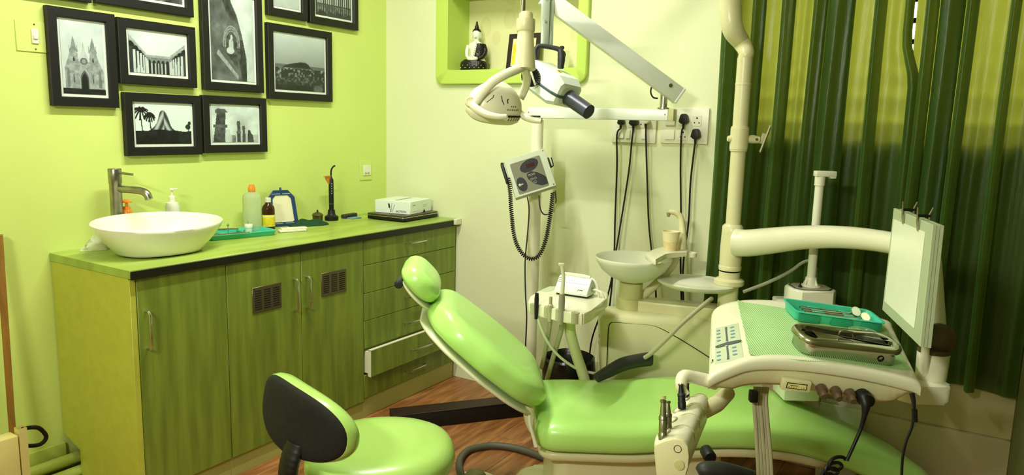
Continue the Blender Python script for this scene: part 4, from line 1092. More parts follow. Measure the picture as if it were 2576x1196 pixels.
m.rings([[(rx * cos(t), ry * sin(t) * (1.0), z) for t in (2 * pi * k / 28 for k in range(28))] for z, rx, ry in ((0.0, 0.066, 0.044), (0.003, 0.071, 0.047), (0.026, 0.074, 0.049), (0.044, 0.070, 0.046), (0.056, 0.056, 0.040), (0.060, 0.040, 0.034))]); part('leg_robe', m, 'statue_black', r, sharp=70)
m = MB(Ms)          # robe over the shoulder: slanted shell
rg = []
for i in range(12):
    u = i / 11; z = 0.056 + 0.082 * u; xa = -0.020 + 0.030 * u
    w_ = 0.034 + 0.012 * sin(u * pi * 0.9); rg.append([(0.016 + 0.010 * u + (w_ - 0.004 * u) * cos(t) if cos(t) > 0 else 0.016 + 0.010 * u + (w_ * (0.75 - 0.55 * u)) * cos(t), (0.028 + 0.001 * sin(u * 9)) * sin(t), z) for t in (2 * pi * k / 24 for k in range(24))])
m.rings(rg); part('shoulder_robe', m, 'statue_black', r, sharp=70)
m = MB(Ms); m.tube([(-0.030, -0.006, 0.128), (-0.036, -0.012, 0.100), (-0.030, -0.026, 0.070), (-0.008, -0.034, 0.062)], [0.010, 0.009, 0.008, 0.007], 10, sub=4); part('arm', m, 'statue_white', r)
m = MB(Ms); m.tube([(0.050, 0.0, 0.130), (0.060, -0.006, 0.100), (0.050, -0.022, 0.072), (0.026, -0.034, 0.062)], [0.013, 0.013, 0.012, 0.010], 10, sub=4); part('sleeve', m, 'statue_black', r)
m = MB(Ms); m.ell((0.0, -0.036, 0.058), (0.030, 0.012, 0.009), 16, 8)
for k in range(4): m.tube([(-0.006 + 0.008 * k, -0.040, 0.062), (0.012 + 0.006 * k, -0.047, 0.060)], [0.0035, 0.0025], 8)
part('hands', m, 'statue_white', r)
m = MB(Ms); m.ell((0.012, 0.003, 0.196), (0.0225, 0.0225, 0.022), 18, 8, lo=0.05); m.lathe([(0.013, 0.208), (0.011, 0.222), (0.006, 0.236), (0.0045, 0.248), (0, 0.252)], 14, M=T(0.012, 0.002, 0)); part('hair', m, 'statue_black', r)
m = MB(Ms)
m.prism([(-0.0022, 0.178), (0.0022, 0.178), (0.003, 0.170), (-0.003, 0.170)], 0, 0.004, M=frame((0.012, -0.0205, 0), (1, 0, 0), (0, -1, 0)))
for sx in (-1, 1): m.ell((0.012 + sx * 0.0215, 0.002, 0.178), (0.003, 0.006, 0.014), 8, 6)
part('face', m, 'statue_white', r)
m = MB(Ms)
for sx in (-1, 1): m.tube([(0.012 + sx * 0.004, -0.0195, 0.183), (0.012 + sx * 0.009, -0.0185, 0.185), (0.012 + sx * 0.014, -0.0155, 0.183)], 0.0009, 6)
m.tube([(0.006, -0.0185, 0.166), (0.012, -0.0195, 0.165), (0.018, -0.0185, 0.166)], 0.0009, 6); part('brow_and_mouth', m, 'brass_dark', r)
m = MB(Ms)
for k in range(7):
    u = k / 6; m.ell((0.000 + 0.018 * u, -0.029, 0.070 + 0.066 * u), (0.003, 0.003, 0.003), 8, 5)
for k in range(11): m.ell((-0.060 + 0.012 * k, -0.047 + 0.0012 * abs(k - 5) ** 1.6 * 0.4, 0.014 + 0.012 * (k % 2)), (0.0024, 0.0024, 0.0024), 8, 5)
pieces('bead', m, 'silver_bead', r)
# standing photo frame in niche
f0 = ony(1276, 168, YB + 0.09); f1 = ony(1357, 86, YB + 0.12)
r = thing('photo_frame', 'dark brown photo frame standing in the niche behind the lamp arm', 'picture', ((f0.x + f1.x) / 2, YB + 0.10, NZ0 + 0.0045))
Mp = frame(((f0.x + f1.x) / 2, YB + 0.095, NZ0 + 0.0045), (1, 0, 0), (0, 0.16, 1))
hw = 0.092; hh = 0.185; bw_ = 0.022
m = MB(Mp)
def rg2(d, y): return [(-hw + d, y, d), (hw - d, y, d), (hw - d, y, hh - d), (-hw + d, y, hh - d)]
m.rings([rg2(0, 0.008), rg2(0, -0.006), rg2(bw_, -0.006), rg2(bw_, 0.0), rg2(bw_, 0.008), rg2(0, 0.008)], (False, False)); part('frame', m, 'dark_brown', r, sharp=20)
m = MB(Mp); m.box(-hw + bw_, hw - bw_, 0.0, 0.004, bw_, hh - bw_); part('print', m, 'niche_paper', r)
m = MB(Mp); m.box(-hw + bw_ + 0.006, -hw + bw_ + 0.030, -0.0008, 0.0002, bw_ + 0.01, hh - bw_ - 0.03); part('yellow_strip', m, 'label_yellow', r)
# small black figurine
c_ = ony(1412, 168, YB + 0.06); c_.z = NZ0 + 0.0045
zf = ony(1412, 115, YB + 0.06).z - c_.z
m = MB(T(*c_)); m.lathe([(0.016, 0), (0.018, 0.004), (0.014, 0.012), (0.012, zf * 0.25), (0.019, zf * 0.5), (0.022, zf * 0.62), (0.017, zf * 0.74), (0.008, zf * 0.80), (0.0085, zf * 0.84), (0.0125, zf * 0.90), (0.011, zf * 0.97), (0, zf)], 20, sy=0.7); solo('black_figurine', m, 'black_plastic', 'small plain black figurine in the niche', 'figurine')

# ================================================================== X-RAY UNIT
XD = 3.30; XE = 3.00; HD = 2.82
pt = pd(1352, 305, XD); pb = Vector((pt.x, pt.y, 0))
r = thing('xray_unit', 'white dental X-ray unit on a floor pole with boom, folding arm and control box', 'X-ray machine', pb)
pe = pd(1699, 285, XE); bx = Vector((pe.x - pt.x, pe.y - pt.y, 0)); Lb = bx.length; bx.normalize()
m = MB(T(pb.x, pb.y, 0)); m.lathe([(0.0285, 0.03), (0.0285, pt.z + 0.005), (0, pt.z + 0.005)], 28); part('pole', m, 'ivory_plastic', r)
m = MB(T(pb.x, pb.y, 0)); m.lathe([(0.022, pt.z), (0.022, pt.z + 0.018), (0.036, pt.z + 0.018), (0.036, pt.z + 0.024)], 24); part('swivel', m, 'black_plastic', r)
fa = onz(985, 1081, 0); fd = Vector((fa.x - pb.x, fa.y - pb.y, 0)); Lf = fd.length
Mf_ = frame((pb.x, pb.y, 0), fd, (0, 0, 1))
m = MB(Mf_); m.box(-0.05, Lf, -0.055, 0.035, 0.004, 0.072, 0.004); part('base_leg', m, 'black_wood', r, 'dark flat base leg')
m = MB(Mf_); m.box(-0.05, Lf, -0.056, 0.036, 0.072, 0.077, 0.001, 1); part('base_cover', m, 'dark_brown', r)
m = MB(Mf_); m.box(-0.08, 0.03, -0.09, 0.09, 0.004, 0.075, 0.004); part('base_block', m, 'black_wood', r)
bz = pd(1340, 284, XD).z
Mb = frame((pb.x, pb.y, bz), bx, (0, 0, 1))
m = MB(Mb); m.box(-0.042, Lb - 0.024, -0.024, 0.024, -0.024, 0.024, 0.005); bo = part('boom', m, 'alu_white', r)
m = MB(Mb); m.box(Lb - 0.024, Lb, -0.0245, 0.0245, -0.0245, 0.0245, 0.003); part('end_cap', m, 'tan_plastic', bo)
m = MB(Mb)
for x_ in (-0.034, Lb - 0.036): m.lathe([(0.003, 0), (0.003, 0.001), (0, 0.001)], 8, M=frame((x_, -0.0245, 0.002), (1, 0, 0), (0, -1, 0)))
pieces('screw', m, 'brushed_steel', bo)
# steel post and folding arm
je = Mb @ Vector((Lb - 0.052, 0, 0))
m = MB(T(je.x, je.y, 0)); m.lathe([(0.026, bz + 0.024), (0.026, bz + 0.030), (0.016, bz + 0.030), (0.016, bz + 0.085), (0, bz + 0.085)], 20); part('post', m, 'chrome', r)
jA = pd(1700, 236, XE - 0.02); jB = pd(1378, -2, HD + 0.02)
ad = (jB - jA).normalized()
Ma = frame(jA, -ad, Vector((0.2, -1, 0.25)))                    # local x down the arm, z to the camera
La = (jB - jA).length
m = MB(Ma); m.box(-La - 0.02, 0.012, -0.034, 0.034, -0.022, 0.022, 0.004); arm = part('folding_arm', m, 'alu_white', r)
m = MB(Ma); m.box(0.008, 0.020, -0.035, 0.035, -0.023, 0.023, 0.003); part('end_cap', m, 'cool_white', arm)
m = MB(Ma)
m.lathe([(0.008, 0), (0.008, 0.004), (0, 0.004)], 12, M=T(-0.045, 0.010, 0.022)); m.lathe([(0.007, 0), (0.007, 0.004), (0, 0.004)], 12, M=T(-La + 0.01, 0.0, 0.022)); pieces('bolt', m, 'brushed_steel', arm)
lp = [pd(x, y, XE) for x, y in ((1640, 215), (1637, 232), (1643, 245), (1655, 248))]
m = MB(); m.tube(lp, 0.0035, 8, sub=4); part('cable_loop', m, 'black_plastic', r)
# hanging bracket
h0 = pd(1381, -6, HD + 0.0); h1 = pd(1374, 113, HD + 0.0)
Mh = frame(h1, R0, (h0 - h1))
hl = (h0 - h1).length
m = MB(Mh); m.box(-0.022, 0.010, -0.012, 0.012, 0, hl, 0.002); m.box(0.010, 0.026, -0.002, 0.014, 0, hl, 0.002); br = part('hanging_bracket', m, 'alu_grey', r)
m = MB(Mh)
for z_ in (hl * 0.48, hl * 0.97): m.lathe([(0.005, 0), (0.005, 0.004), (0, 0.004)], 10, M=frame((-0.006, -0.012, z_), (1, 0, 0), (0, -1, 0)))
pieces('bolt', m, 'chrome', br)
# black yoke
yk = [pd(x, y, HD - 0.03) for x, y in ((1349, 150), (1347, 130), (1352, 118), (1362, 116), (1385, 119), (1405, 124), (1411, 132), (1412, 150), (1410, 172))]
m = MB(); m.tube(yk, [0.007, 0.008, 0.009, 0.009, 0.009, 0.010, 0.013, 0.015, 0.012], 10, sub=4); part('yoke', m, 'charcoal', r)
# tube head : box with tapered front, cone towards the lower right
hc = pd(1391, 212, HD - 0.02)
cd = (RGT * 0.60 - UPV * 0.56 - FWD * 0.58).normalized()
Mx = frame(hc, cd, UPV) @ Matrix.Scale(1.08, 4)                       # local x = beam direction, z roughly up
def hr(x, w_, z0, z1, c=0.012): return [(x, -w_ + c, z0), (x, w_ - c, z0), (x, w_, z0 + c), (x, w_, z1 - c), (x, w_ - c, z1), (x, -w_ + c, z1), (x, -w_, z1 - c), (x, -w_, z0 + c)]
m = MB(Mx); m.rings([hr(-0.105, 0.050, -0.040, 0.035), hr(-0.085, 0.062, -0.054, 0.050), hr(0.055, 0.064, -0.056, 0.052), hr(0.085, 0.056, -0.046, 0.036), hr(0.092, 0.045, -0.036, 0.026)]); hd = part('tube_head', m, 'cool_white', r, sharp=25)
m = MB(Mx); m.rings([hr(-0.09, 0.0645, -0.016, -0.006, 0.002), hr(0.057, 0.0665, -0.016, -0.006, 0.002), hr(0.086, 0.0585, -0.016, -0.006, 0.002), hr(0.0945, 0.047, -0.016, -0.006, 0.002)]); part('seam', m, 'key_dark', hd)
m = MB(Mx); m.tube([(0.085, 0, -0.008), (0.10, 0, -0.008), (0.20, 0, -0.008)], [0.030, 0.0265, 0.0255], 28, cap=False); m.tube([(0.2, 0, -0.008), (0.12, 0, -0.008)], [0.0235, 0.0235], 28, cap=True); part('cone', m, 'graphite', r)
m = MB(Mx @ T(0.01, -0.01, 0.0525)); m.prism([(-0.010, -0.008), (0.010, -0.008), (0.010, 0.008), (-0.010, 0.008)], 0, 0.0006); wp = part('warning_label', m, 'label_yellow', hd)
m = MB(Mx @ T(0.01, -0.01, 0.0532)); m.prism([(-0.006, -0.005), (0.006, -0.005), (0.0, 0.006)], 0, 0.0004); part('warning_sign', m, 'ink', hd)
dk = pd(1336, 193, HD - 0.08)
Md = frame(dk, (RGT + FWD * 0.5).normalized(), -FWD + RGT * 0.5)
m = MB(Md); m.lathe([(0.036, -0.012), (0.038, -0.008), (0.038, 0.004), (0.034, 0.008), (0, 0.008)], 32); di = part('angle_dial', m, 'black_plastic', r)
m = MB(Md); m.box(-0.004, 0.004, -0.036, 0.018, 0.008, 0.013, 0.002, 1, M=RZ(0.35)); part('pointer', m, 'ivory_plastic', di)
m = MB(Md)
for k in range(9):
    a_ = -0.9 + 0.28 * k; m.box(0.029, 0.035, -0.0008, 0.0008, 0.008, 0.0086, M=RZ(a_))
pieces('dial_mark', m, 'ink_light', di)
# control box, hanging askew
kb = pd(1333, 436, XD - 0.07)
kx = (RGT * cos(radians(17.5)) + UPV * sin(radians(17.5))); 
kn = (-FWD * 0.92 - RGT * 0.25 + UPV * 0.05)
Mk = frame(kb, kx, kn)                        # local x right, z out of the face, y up
KS = 1.12; Mk = Mk @ Matrix.Scale(KS, 4)
W2, H2 = 0.084, 0.079
m = MB(Mk)
m.rings([[(a_ * W2 * s_, b_ * H2 * s_, z_) for a_, b_ in ((-1, -1), (1, -1), (1, 1), (-1, 1))] for z_, s_ in ((-0.060, 0.86), (-0.050, 1.0), (-0.002, 1.0), (0.0, 0.985))]); kbx = part('control_box', m, 'box_grey', r, sharp=20)
m = MB(Mk); m.prism(round_rect(-0.066, 0.058, -0.070, 0.058, 0.006), 0, 0.0012, M=None); part('face_panel', m, 'panel_grey', kbx)
m = MB(Mk); m.prism(ellipse2(0.006, 0.030, 0.040, 0.024, 28, 0.25), 0.0012, 0.002); m.prism([(p_[0], p_[1]) for p_ in ellipse2(-0.043, -0.034, 0.020, 0.030, 24, 0.1)], 0.0012, 0.002)
m.prism([(-0.012, 0.002), (0.008, 0.006), (0.030, -0.006), (0.052, -0.026), (0.0565, -0.034), (0.0565, -0.062), (0.030, -0.062), (0.004, -0.046), (-0.014, -0.020), (-0.016, -0.006)], 0.0012, 0.002); pieces('dark_field', m, 'black_plastic', kbx)
m = MB(Mk)
for ring_, in ((ellipse2(0.006, 0.030, 0.041, 0.025, 28, 0.25),), (ellipse2(-0.043, -0.034, 0.021, 0.031, 24, 0.1),)):
    m.tube([(p_[0], p_[1], 0.0014) for p_ in ring_], 0.0007, 5, closed=True)
m.tube([(p_[0], p_[1], 0.0014) for p_ in ((-0.012, 0.003), (0.008, 0.007), (0.030, -0.005), (0.052, -0.025), (0.0575, -0.034), (0.0575, -0.063), (0.030, -0.063), (0.004, -0.047), (-0.015, -0.020), (-0.017, -0.006))], 0.0007, 5, closed=True)
pieces('field_outline', m, 'ink_light', kbx)
m = MB(Mk); m.box(-0.006, 0.028, 0.022, 0.038, 0.002, 0.0026); part('display', m, 'display_red', kbx)
for bx_, by_, rr_ in ((-0.006, -0.008, 0.004), (0.004, -0.008, 0.004), (0.014, -0.008, 0.004), (0.0, -0.026, 0.005), (0.014, -0.026, 0.005), (0.009, -0.040, 0.0055)):
    m = MB(Mk); m.tube([(bx_ + rr_ * cos(t), by_ + rr_ * 0.75 * sin(t), 0.0022) for t in (2 * pi * k / 14 for k in range(14))], 0.0010, 5, closed=True); part('button', m, 'ink_light', kbx)
m = MB(Mk); m.ell((-0.052, -0.034, 0.002), (0.0055, 0.0055, 0.001), 12, 4); m.box(-0.05, -0.038, -0.036, -0.032, 0.002, 0.0026); part('emblem', m, 'putty_plastic', kbx)
m = MB(Mk); m.slab([[(-0.030, H2 - 0.001, -0.03), (0.005, H2 - 0.001, -0.03)], [(-0.034, H2 + 0.002, -0.008), (0.0, H2 + 0.001, -0.010)]], (0, 0.0008, 0)); part('tape', m, 'yellow_tape', kbx)
for sx in (-1, 1):
    m = MB(Mk); m.lathe([(0.0025, 0), (0.0025, 0.001), (0, 0.001)], 8, M=T(W2 - 0.008, sx * (H2 - 0.008) , 0)); pieces('screw', m, 'ink', kbx)
m = MB(Mk); m.box(W2, W2 + 0.008, 0.000, 0.042, -0.035, -0.012, 0.003); 
for dz in (0.0, 0.006): m.tube([(W2 + 0.008, 0.002, -0.024 + dz), (W2 + 0.016, 0.008, -0.024 + dz), (W2 + 0.017, 0.038, -0.024 + dz)], 0.0022, 6, sub=3)
part('hook', m, 'black_plastic', kbx)
m = MB(Mk); m.box(-W2 - 0.018, -W2 - 0.004, -0.012, 0.070, -0.030, -0.012, 0.005); m.tube([(-W2 - 0.011, 0.068, -0.021), (-W2 - 0.008, 0.078, -0.021)], [0.007, 0.006], 10); part('handset', m, 'black_plastic', r)
# coiled cord from the handset
path = smooth_path([pd(x, y, XD - 0.09) for x, y in ((1278, 448), (1283, 480), (1287, 540), (1295, 600), (1312, 636), (1336, 652), (1358, 640), (1374, 600), (1383, 550), (1388, 510), (1391, 484))], 60)
cum = [0.0]
for i in range(1, len(path)): cum.append(cum[-1] + (path[i] - path[i - 1]).length)
tot = cum[-1]; turns = 78; npt = turns * 9
P = []; ups = FWD.copy()
cumA = np.array(cum)
px_ = np.array([p_[:] for p_ in path])
for k in range(npt + 1):
    s_ = tot * k / npt
    c = Vector((np.interp(s_, cumA, px_[:, 0]), np.interp(s_, cumA, px_[:, 1]), np.interp(s_, cumA, px_[:, 2])))
    s2 = min(tot, s_ + 0.004); s1 = max(0, s_ - 0.004)
    t_ = Vector([np.interp(s2, cumA, px_[:, q_]) - np.interp(s1, cumA, px_[:, q_]) for q_ in range(3)]).normalized()
    u_ = (ups - t_ * ups.dot(t_)).normalized(); v_ = t_.cross(u_)
    a_ = 2 * pi * turns * k / npt
    P.append(c + (u_ * cos(a_) + v_ * sin(a_)) * 0.0082)
m = MB(); m.tube(P, 0.0023, 5); part('coiled_cord', m, 'black_plastic', r, sharp=180)
m = MB(); m.tube([pd(x, y, XD - 0.06) for x, y in ((1327, 496), (1331, 530), (1327, 590), (1321, 660), (1322, 740), (1325, 800), (1322, 900), (1330, 1000))], 0.0032, 8, sub=5); part('power_cable', m, 'black_plastic', r)
m = MB(); m.tube([pd(x, y, XD - 0.07) for x, y in ((1356, 492), (1358, 520), (1366, 538), (1380, 539), (1392, 528))], 0.0028, 8, sub=5); m.tube([pd(x, y, XD - 0.07) for x, y in ((1397, 480), (1399, 505), (1397, 515))], 0.0028, 8); part('connector_cable', m, 'black_plastic', r)
m = MB(); m.tube([pd(1399, 513, XD - 0.07), pd(1391, 534, XD - 0.07)], [0.006, 0.008], 8); part('connector', m, 'tan_plastic', r)

# ================================================================== OPERATING LAMP AND UNIT COLUMN
UD = 2.76
uc = pd(1856, 400, UD); UX, UY = uc.x, uc.y
def uz(y): return pd(1856, y, UD).z
MU = T(UX, UY, 0) @ Matrix.Diagonal((1.05, 1.05, 1, 1))
# unit body : spittoon cabinet behind the chair
ua = Vector((cos(radians(30)), sin(radians(30)), 0)); ub = Vector((-ua.y, ua.x, 0))    # ua to the right, ub away
r = thing('dental_unit', 'cream dental unit with glass spittoon bowl, column and delivery arm behind the chair', 'dental unit', (UX - 0.2, UY - 0.05, 0))
fl = pd(1512, 800, 2.85); ztop = fl.z + 0.01
Mu = frame((fl.x, fl.y, 0), ua, (0, 0, 1))          # local x right, y away, origin at near left bottom corner
m = MB(Mu)
def body_ring(z, ins): return [(p_[0], p_[1], z) for p_ in round_rect(ins, 0.53 - ins, ins * 0.6, 0.19 - ins, 0.045, 5)]
m.rings([body_ring(0.0, 0.06), body_ring(0.28, 0.05), body_ring(0.34, 0.02), body_ring(0.50, 0.006), body_ring(ztop - 0.03, 0.0), body_ring(ztop - 0.008, 0.006), body_ring(ztop, 0.03)]); bd = part('body', m, 'cream_plastic', r, sharp=60)
# groove line of the service cover
g2 = []
for x, y in ((1526, 926), (1527, 905), (1529, 860), (1531, 825), (1536, 814), (1548, 812), (1600, 816), (1650, 822), (1700, 848), (1740, 872), (1790, 904)):
    rr_ = ray(x, y); q_ = CAM + rr_ * ((fl - CAM).dot(ub) / rr_.dot(ub)); lc = Mu.inverted() @ q_
    g2.append(Mu @ Vector((lc.x, 0.0015, lc.z)))
m = MB(); m.tube(g2, 0.0018, 5, sub=4); part('cover_groove', m, 'slot_black', bd)
m = MB(Mu); 
for z_ in (ztop - 0.10, ztop - 0.13): m.tube([(-0.0005, 0.075, z_), (0.0, 0.060, z_ + 0.003), (0.0025, 0.045, z_ - 0.004)], [0.0008, 0.002, 0.0008], 6)
pieces('side_vent', m, 'tan_plastic', bd)
# top deck arm between bowl and column
m = MB(); 
s0 = onz(1585, 768, ztop + 0.012); s1 = Vector((UX, UY, ztop + 0.020))
dk_ = (s1 - s0); dk_.z = 0; Mdk = frame(s0, dk_, (0, 0, 1)); Ldk = dk_.length
m = MB(Mdk); m.prism(round_rect(-0.04, Ldk + 0.12, -0.040, 0.050, 0.035), -0.020, 0.030, 0.012, 3); part('deck', m, 'cream_plastic', r)
# bowl stand
BS = 1.08
zz = ztop + 0.03; m = MB(T(s0.x, s0.y, zz) @ Matrix.Scale(BS, 4))
m.lathe([(0.052, -0.035), (0.052, 0.012), (0.044, 0.014), (0.044, 0.038), (0.043, 0.039), (0.043, 0.070), (0.030, 0.074), (0, 0.074)], 28); part('bowl_stand', m, 'tan_plastic', r)
zb_ = zz + 0.072 * BS
m = MB(T(s0.x + 0.005, s0.y, zb_) @ Matrix.Scale(BS, 4))
pr = [(0.028, 0.0), (0.05, 0.006), (0.085, 0.022), (0.118, 0.048), (0.138, 0.080), (0.143, 0.094), (0.141, 0.097), (0.137, 0.094)]
pr2 = [(0.131, 0.080), (0.112, 0.052), (0.080, 0.028), (0.045, 0.013), (0.0, 0.009)]
m.lathe(pr + pr2, 44); part('spittoon_bowl', m, 'frosted_glass', r, sharp=60)
m = MB(T(s0.x + 0.005, s0.y, zb_ + 0.011)); m.lathe([(0.020, 0), (0.022, 0.004), (0.012, 0.005), (0, 0.002)], 18); part('drain', m, 'chrome', r)
# cup filler : curved support, platform, spout
cupb = pd(1686, 627, 2.95)
sp_ = [pd(x, y, 2.98) for x, y in ((1585, 768), (1640, 725), (1668, 695), (1690, 668), (1700, 645))]
m = MB(); m.tube(sp_, [0.020, 0.018, 0.017, 0.018, 0.020], 12, sub=5); part('filler_support', m, 'cream_plastic', r)
pz_ = cupb.z - 0.004
plat = [onz(x, y, pz_) for x, y in ((1624, 640), (1640, 628), (1665, 621), (1690, 621), (1722, 624), (1731, 629), (1728, 634), (1700, 636), (1672, 639), (1658, 648), (1650, 655), (1640, 652))]
m = MB(); m.prism([(p_.x, p_.y) for p_ in plat], pz_ - 0.020, pz_, 0.004); part('cup_platform', m, 'ivory_plastic', r)
hol = pd(1738, 642, 2.97); m = MB(T(hol.x, hol.y, hol.z)); m.lathe([(0.022, -0.008), (0.024, -0.006), (0.024, 0.010), (0.017, 0.012), (0.015, 0.0)], 20); part('tumbler_ring', m, 'ivory_plastic', r)
m = MB(); m.tube([pd(x, y, 2.99) for x, y in ((1716, 628), (1717, 600), (1716, 570), (1712, 548), (1702, 537), (1690, 534), (1682, 534))], [0.020, 0.017, 0.014, 0.013, 0.012, 0.010, 0.009], 12, sub=5); part('filler_spout', m, 'cream_plastic', r)
nz = pd(1682, 535, 2.99); m = MB(); m.tube([nz, nz - Vector((0, 0, 0.010)), nz - Vector((0, 0, 0.018))], [0.009, 0.008, 0.005], 10); part('nozzle', m, 'grey_plastic', r)
# glass side shelf under column
shz = uz(735)
m = MB(T(UX - 0.12, UY - 0.02, shz)); m.lathe([(0.150, 0.012), (0.156, 0.010), (0.156, 0.004), (0.13, -0.012), (0.06, -0.024), (0, -0.024)], 40, sy=0.86); m.lathe([(0.148, 0.0125), (0, 0.0105)], 40, sy=0.86, cap=(False, True)); part('glass_shelf', m, 'frosted_glass', r, sharp=60)
# column
m = MB(MU); z7 = uz(728); z6 = uz(690); z5 = uz(568)
m.lathe([(0.050, z7), (0.054, z7 + 0.004), (0.054, z7 + 0.020), (0.046, z7 + 0.026), (0.038, z7 + 0.028), (0.038, z6 - 0.004), (0.036, z6 - 0.003), (0.036, z6 + 0.002), (0.040, z6 + 0.003), (0.041, z6 + 0.018), (0.039, z6 + 0.022)], 32); part('column_base', m, 'cream_plastic', r)
m = MB(MU); m.lathe([(0.036, ztop - 0.01), (0.036, z7 + 0.004)], 24); part('column_stub', m, 'cream_plastic', r)
m = MB(MU); m.lathe([(0.0365, z6 - 0.0035), (0.0365, z6 + 0.0035)], 32, cap=(False, False)); part('column_gap', m, 'slot_black', r)
m = MB(MU); m.lathe([(0.039, z6 + 0.020), (0.040, z6 + 0.08), (0.038, z5 - 0.03), (0.037, z5 - 0.008), (0.030, z5), (0, z5)], 32); part('column_sleeve', m, 'cream_plastic', r)
m = MB(MU); m.lathe([(0.0265, z5 - 0.01), (0.0265, uz(260)), (0.0265, uz(215))], 28); m.lathe([(0.0275, uz(216)), (0.0275, uz(212)), (0.0262, uz(211)), (0.0262, uz(150))], 28); part('lamp_pole', m, 'cream_plastic', r)
z3a, z3b = uz(379), uz(320)
m = MB(MU); m.lathe([(0.028, z3a - 0.004), (0.0305, z3a - 0.002), (0.0305, z3a + 0.004), (0.032, z3a + 0.005), (0.032, z3b - 0.004), (0.0305, z3b - 0.003), (0.0305, z3b + 0.002), (0.028, z3b + 0.003)], 28); cl = part('clamp', m, 'cream_plastic', r)
m = MB(); zc = (z3a + z3b) / 2
u_ = Vector((UX, UY, zc)); m.tube([u_ + R0 * 0.028, u_ + R0 * 0.050, u_ + R0 * 0.075 - UPV * 0.002], [0.014, 0.0165, 0.013], 14); m.tube([u_ - R0 * 0.030, u_ - R0 * 0.044], [0.014, 0.010], 12); pieces('bracket_arm', m, 'cream_plastic', cl)
m = MB(frame(u_ + R0 * 0.060 - FH * 0.016, R0, -FH)); m.lathe([(0.005, 0), (0.005, 0.003), (0, 0.003)], 10); part('bracket_screw', m, 'brushed_steel', cl)
m = MB(frame(u_ + R0 * 0.098, R0 * 0.30 + Vector((0, 0, 0.95)), R0 * 0.94 - FH * 0.35)); m.box(-0.052, 0.052, -0.030, 0.030, -0.003, 0.003, 0.001, 1); m.box(-0.02, 0.02, -0.012, 0.012, -0.018, -0.002, 0.002); part('bracket_plate', m, 'putty_plastic', cl)
# elbow and upper lamp arm, leaving the view upwards
zt_ = uz(150)
e0 = Vector((UX, UY, zt_)); 
ep = [e0 - Vector((0, 0, 0.03)), e0, e0 + Vector((0, 0, 0.02)) + R0 * 0.004, pd(1866, 108, UD - 0.02), pd(1846, 78, UD - 0.05), pd(1838, 40, UD - 0.06), pd(1836, -40, UD - 0.06), pd(1832, -120, UD - 0.06)]
m = MB(); m.tube(ep, [0.026, 0.026, 0.027, 0.032, 0.038, 0.040, 0.040, 0.038], 20, sub=6); part('lamp_elbow', m, 'cream_plastic', r)
LD = 2.30
lt = pd(1318, -22, LD)
ar = [pd(1832, -110, UD - 0.06), pd(1832, -150, UD - 0.06), pd(1780, -175, UD - 0.1), pd(1600, -120, 2.45), pd(1450, -60, 2.36), lt + R0 * 0.10]
m = MB(); m.tube(ar, [0.038, 0.038, 0.034, 0.030, 0.028, 0.026], 16, sub=5); part('lamp_arm', m, 'ivory_plastic', r)
# delivery arm from column to the right, coming forward
da = [(1850, 610, UD), (1880, 612, UD - 0.03), (1940, 606, UD - 0.10), (2020, 598, UD - 0.20), (2110, 597, UD - 0.31), (2200, 605, UD - 0.43), (2290, 622, UD - 0.55), (2335, 640, UD - 0.61)]
m = MB(); m.tube([pd(*q_) for q_ in da], [0.052, 0.051, 0.048, 0.042, 0.038, 0.035, 0.033, 0.032], 22, sub=6); part('delivery_arm', m, 'ivory_plastic', r)
TD = 2.08
m = MB(); m.tube([pd(2318, 628, 2.17), pd(2334, 650, 2.14), pd(2340, 720, 2.12), pd(2345, 800, 2.10), pd(2348, 850, 2.09)], [0.032, 0.034, 0.034, 0.034, 0.034], 20, sub=5); part('drop_link', m, 'ivory_plastic', r)
hs = [pd(x, y, 2.70) for x, y in ((1870, 735), (1930, 712), (1985, 685), (2018, 662), (2040, 655))]
m = MB(); m.tube(hs, 0.0065, 10, sub=5); part('water_hose', m, 'grey_plastic', r)
hs = [pd(x, y, d_) for x, y, d_ in ((1790, 752, 2.76), (1772, 766, 2.72), (1720, 810, 2.72), (1680, 850, 2.74), (1640, 888, 2.77), (1615, 905, 2.80))]
m = MB(); m.tube(hs, 0.0085, 10, sub=5); part('suction_hose', m, 'putty_plastic', r)

# operating lamp ------------------------------------------------------------------------
r = thing('operating_lamp', 'cream dental operating lamp hanging over the head of the chair', 'lamp', pd(1245, 300, LD))
rod = pd(1312, 15, LD); cA = pd(1314, 32, LD); cB = pd(1320, 172, LD)
ax = (cA - cB).normalized()
m = MB(); m.tube([lt + Vector((0, 0, 0.02)), cA], 0.0105, 16); part('rod', m, 'chrome', r)
Mj = frame(lt, R0, (0, 0, 1)); m = MB(Mj); m.box(-0.06, 0.12, -0.03, 0.03, 0.0, 0.05, 0.012, 3); part('arm_joint', m, 'ivory_plastic', r)
Ls = (cA - cB).length
m = MB(frame(cB, R0, ax)); m.lathe([(0.0335, -0.004), (0.0340, 0.002), (0.0250, Ls * 0.64), (0.0245, Ls * 0.66)], 28); part('stem', m, 'cream_plastic', r)
m = MB(frame(cB, R0, ax)); m.lathe([(0.0262, Ls * 0.645), (0.0295, Ls * 0.67), (0.0295, Ls * 0.87), (0.0225, Ls * 0.885), (0.0220, Ls * 0.97), (0.019, Ls), (0, Ls)], 28); part('collar', m, 'cream_plastic', r)
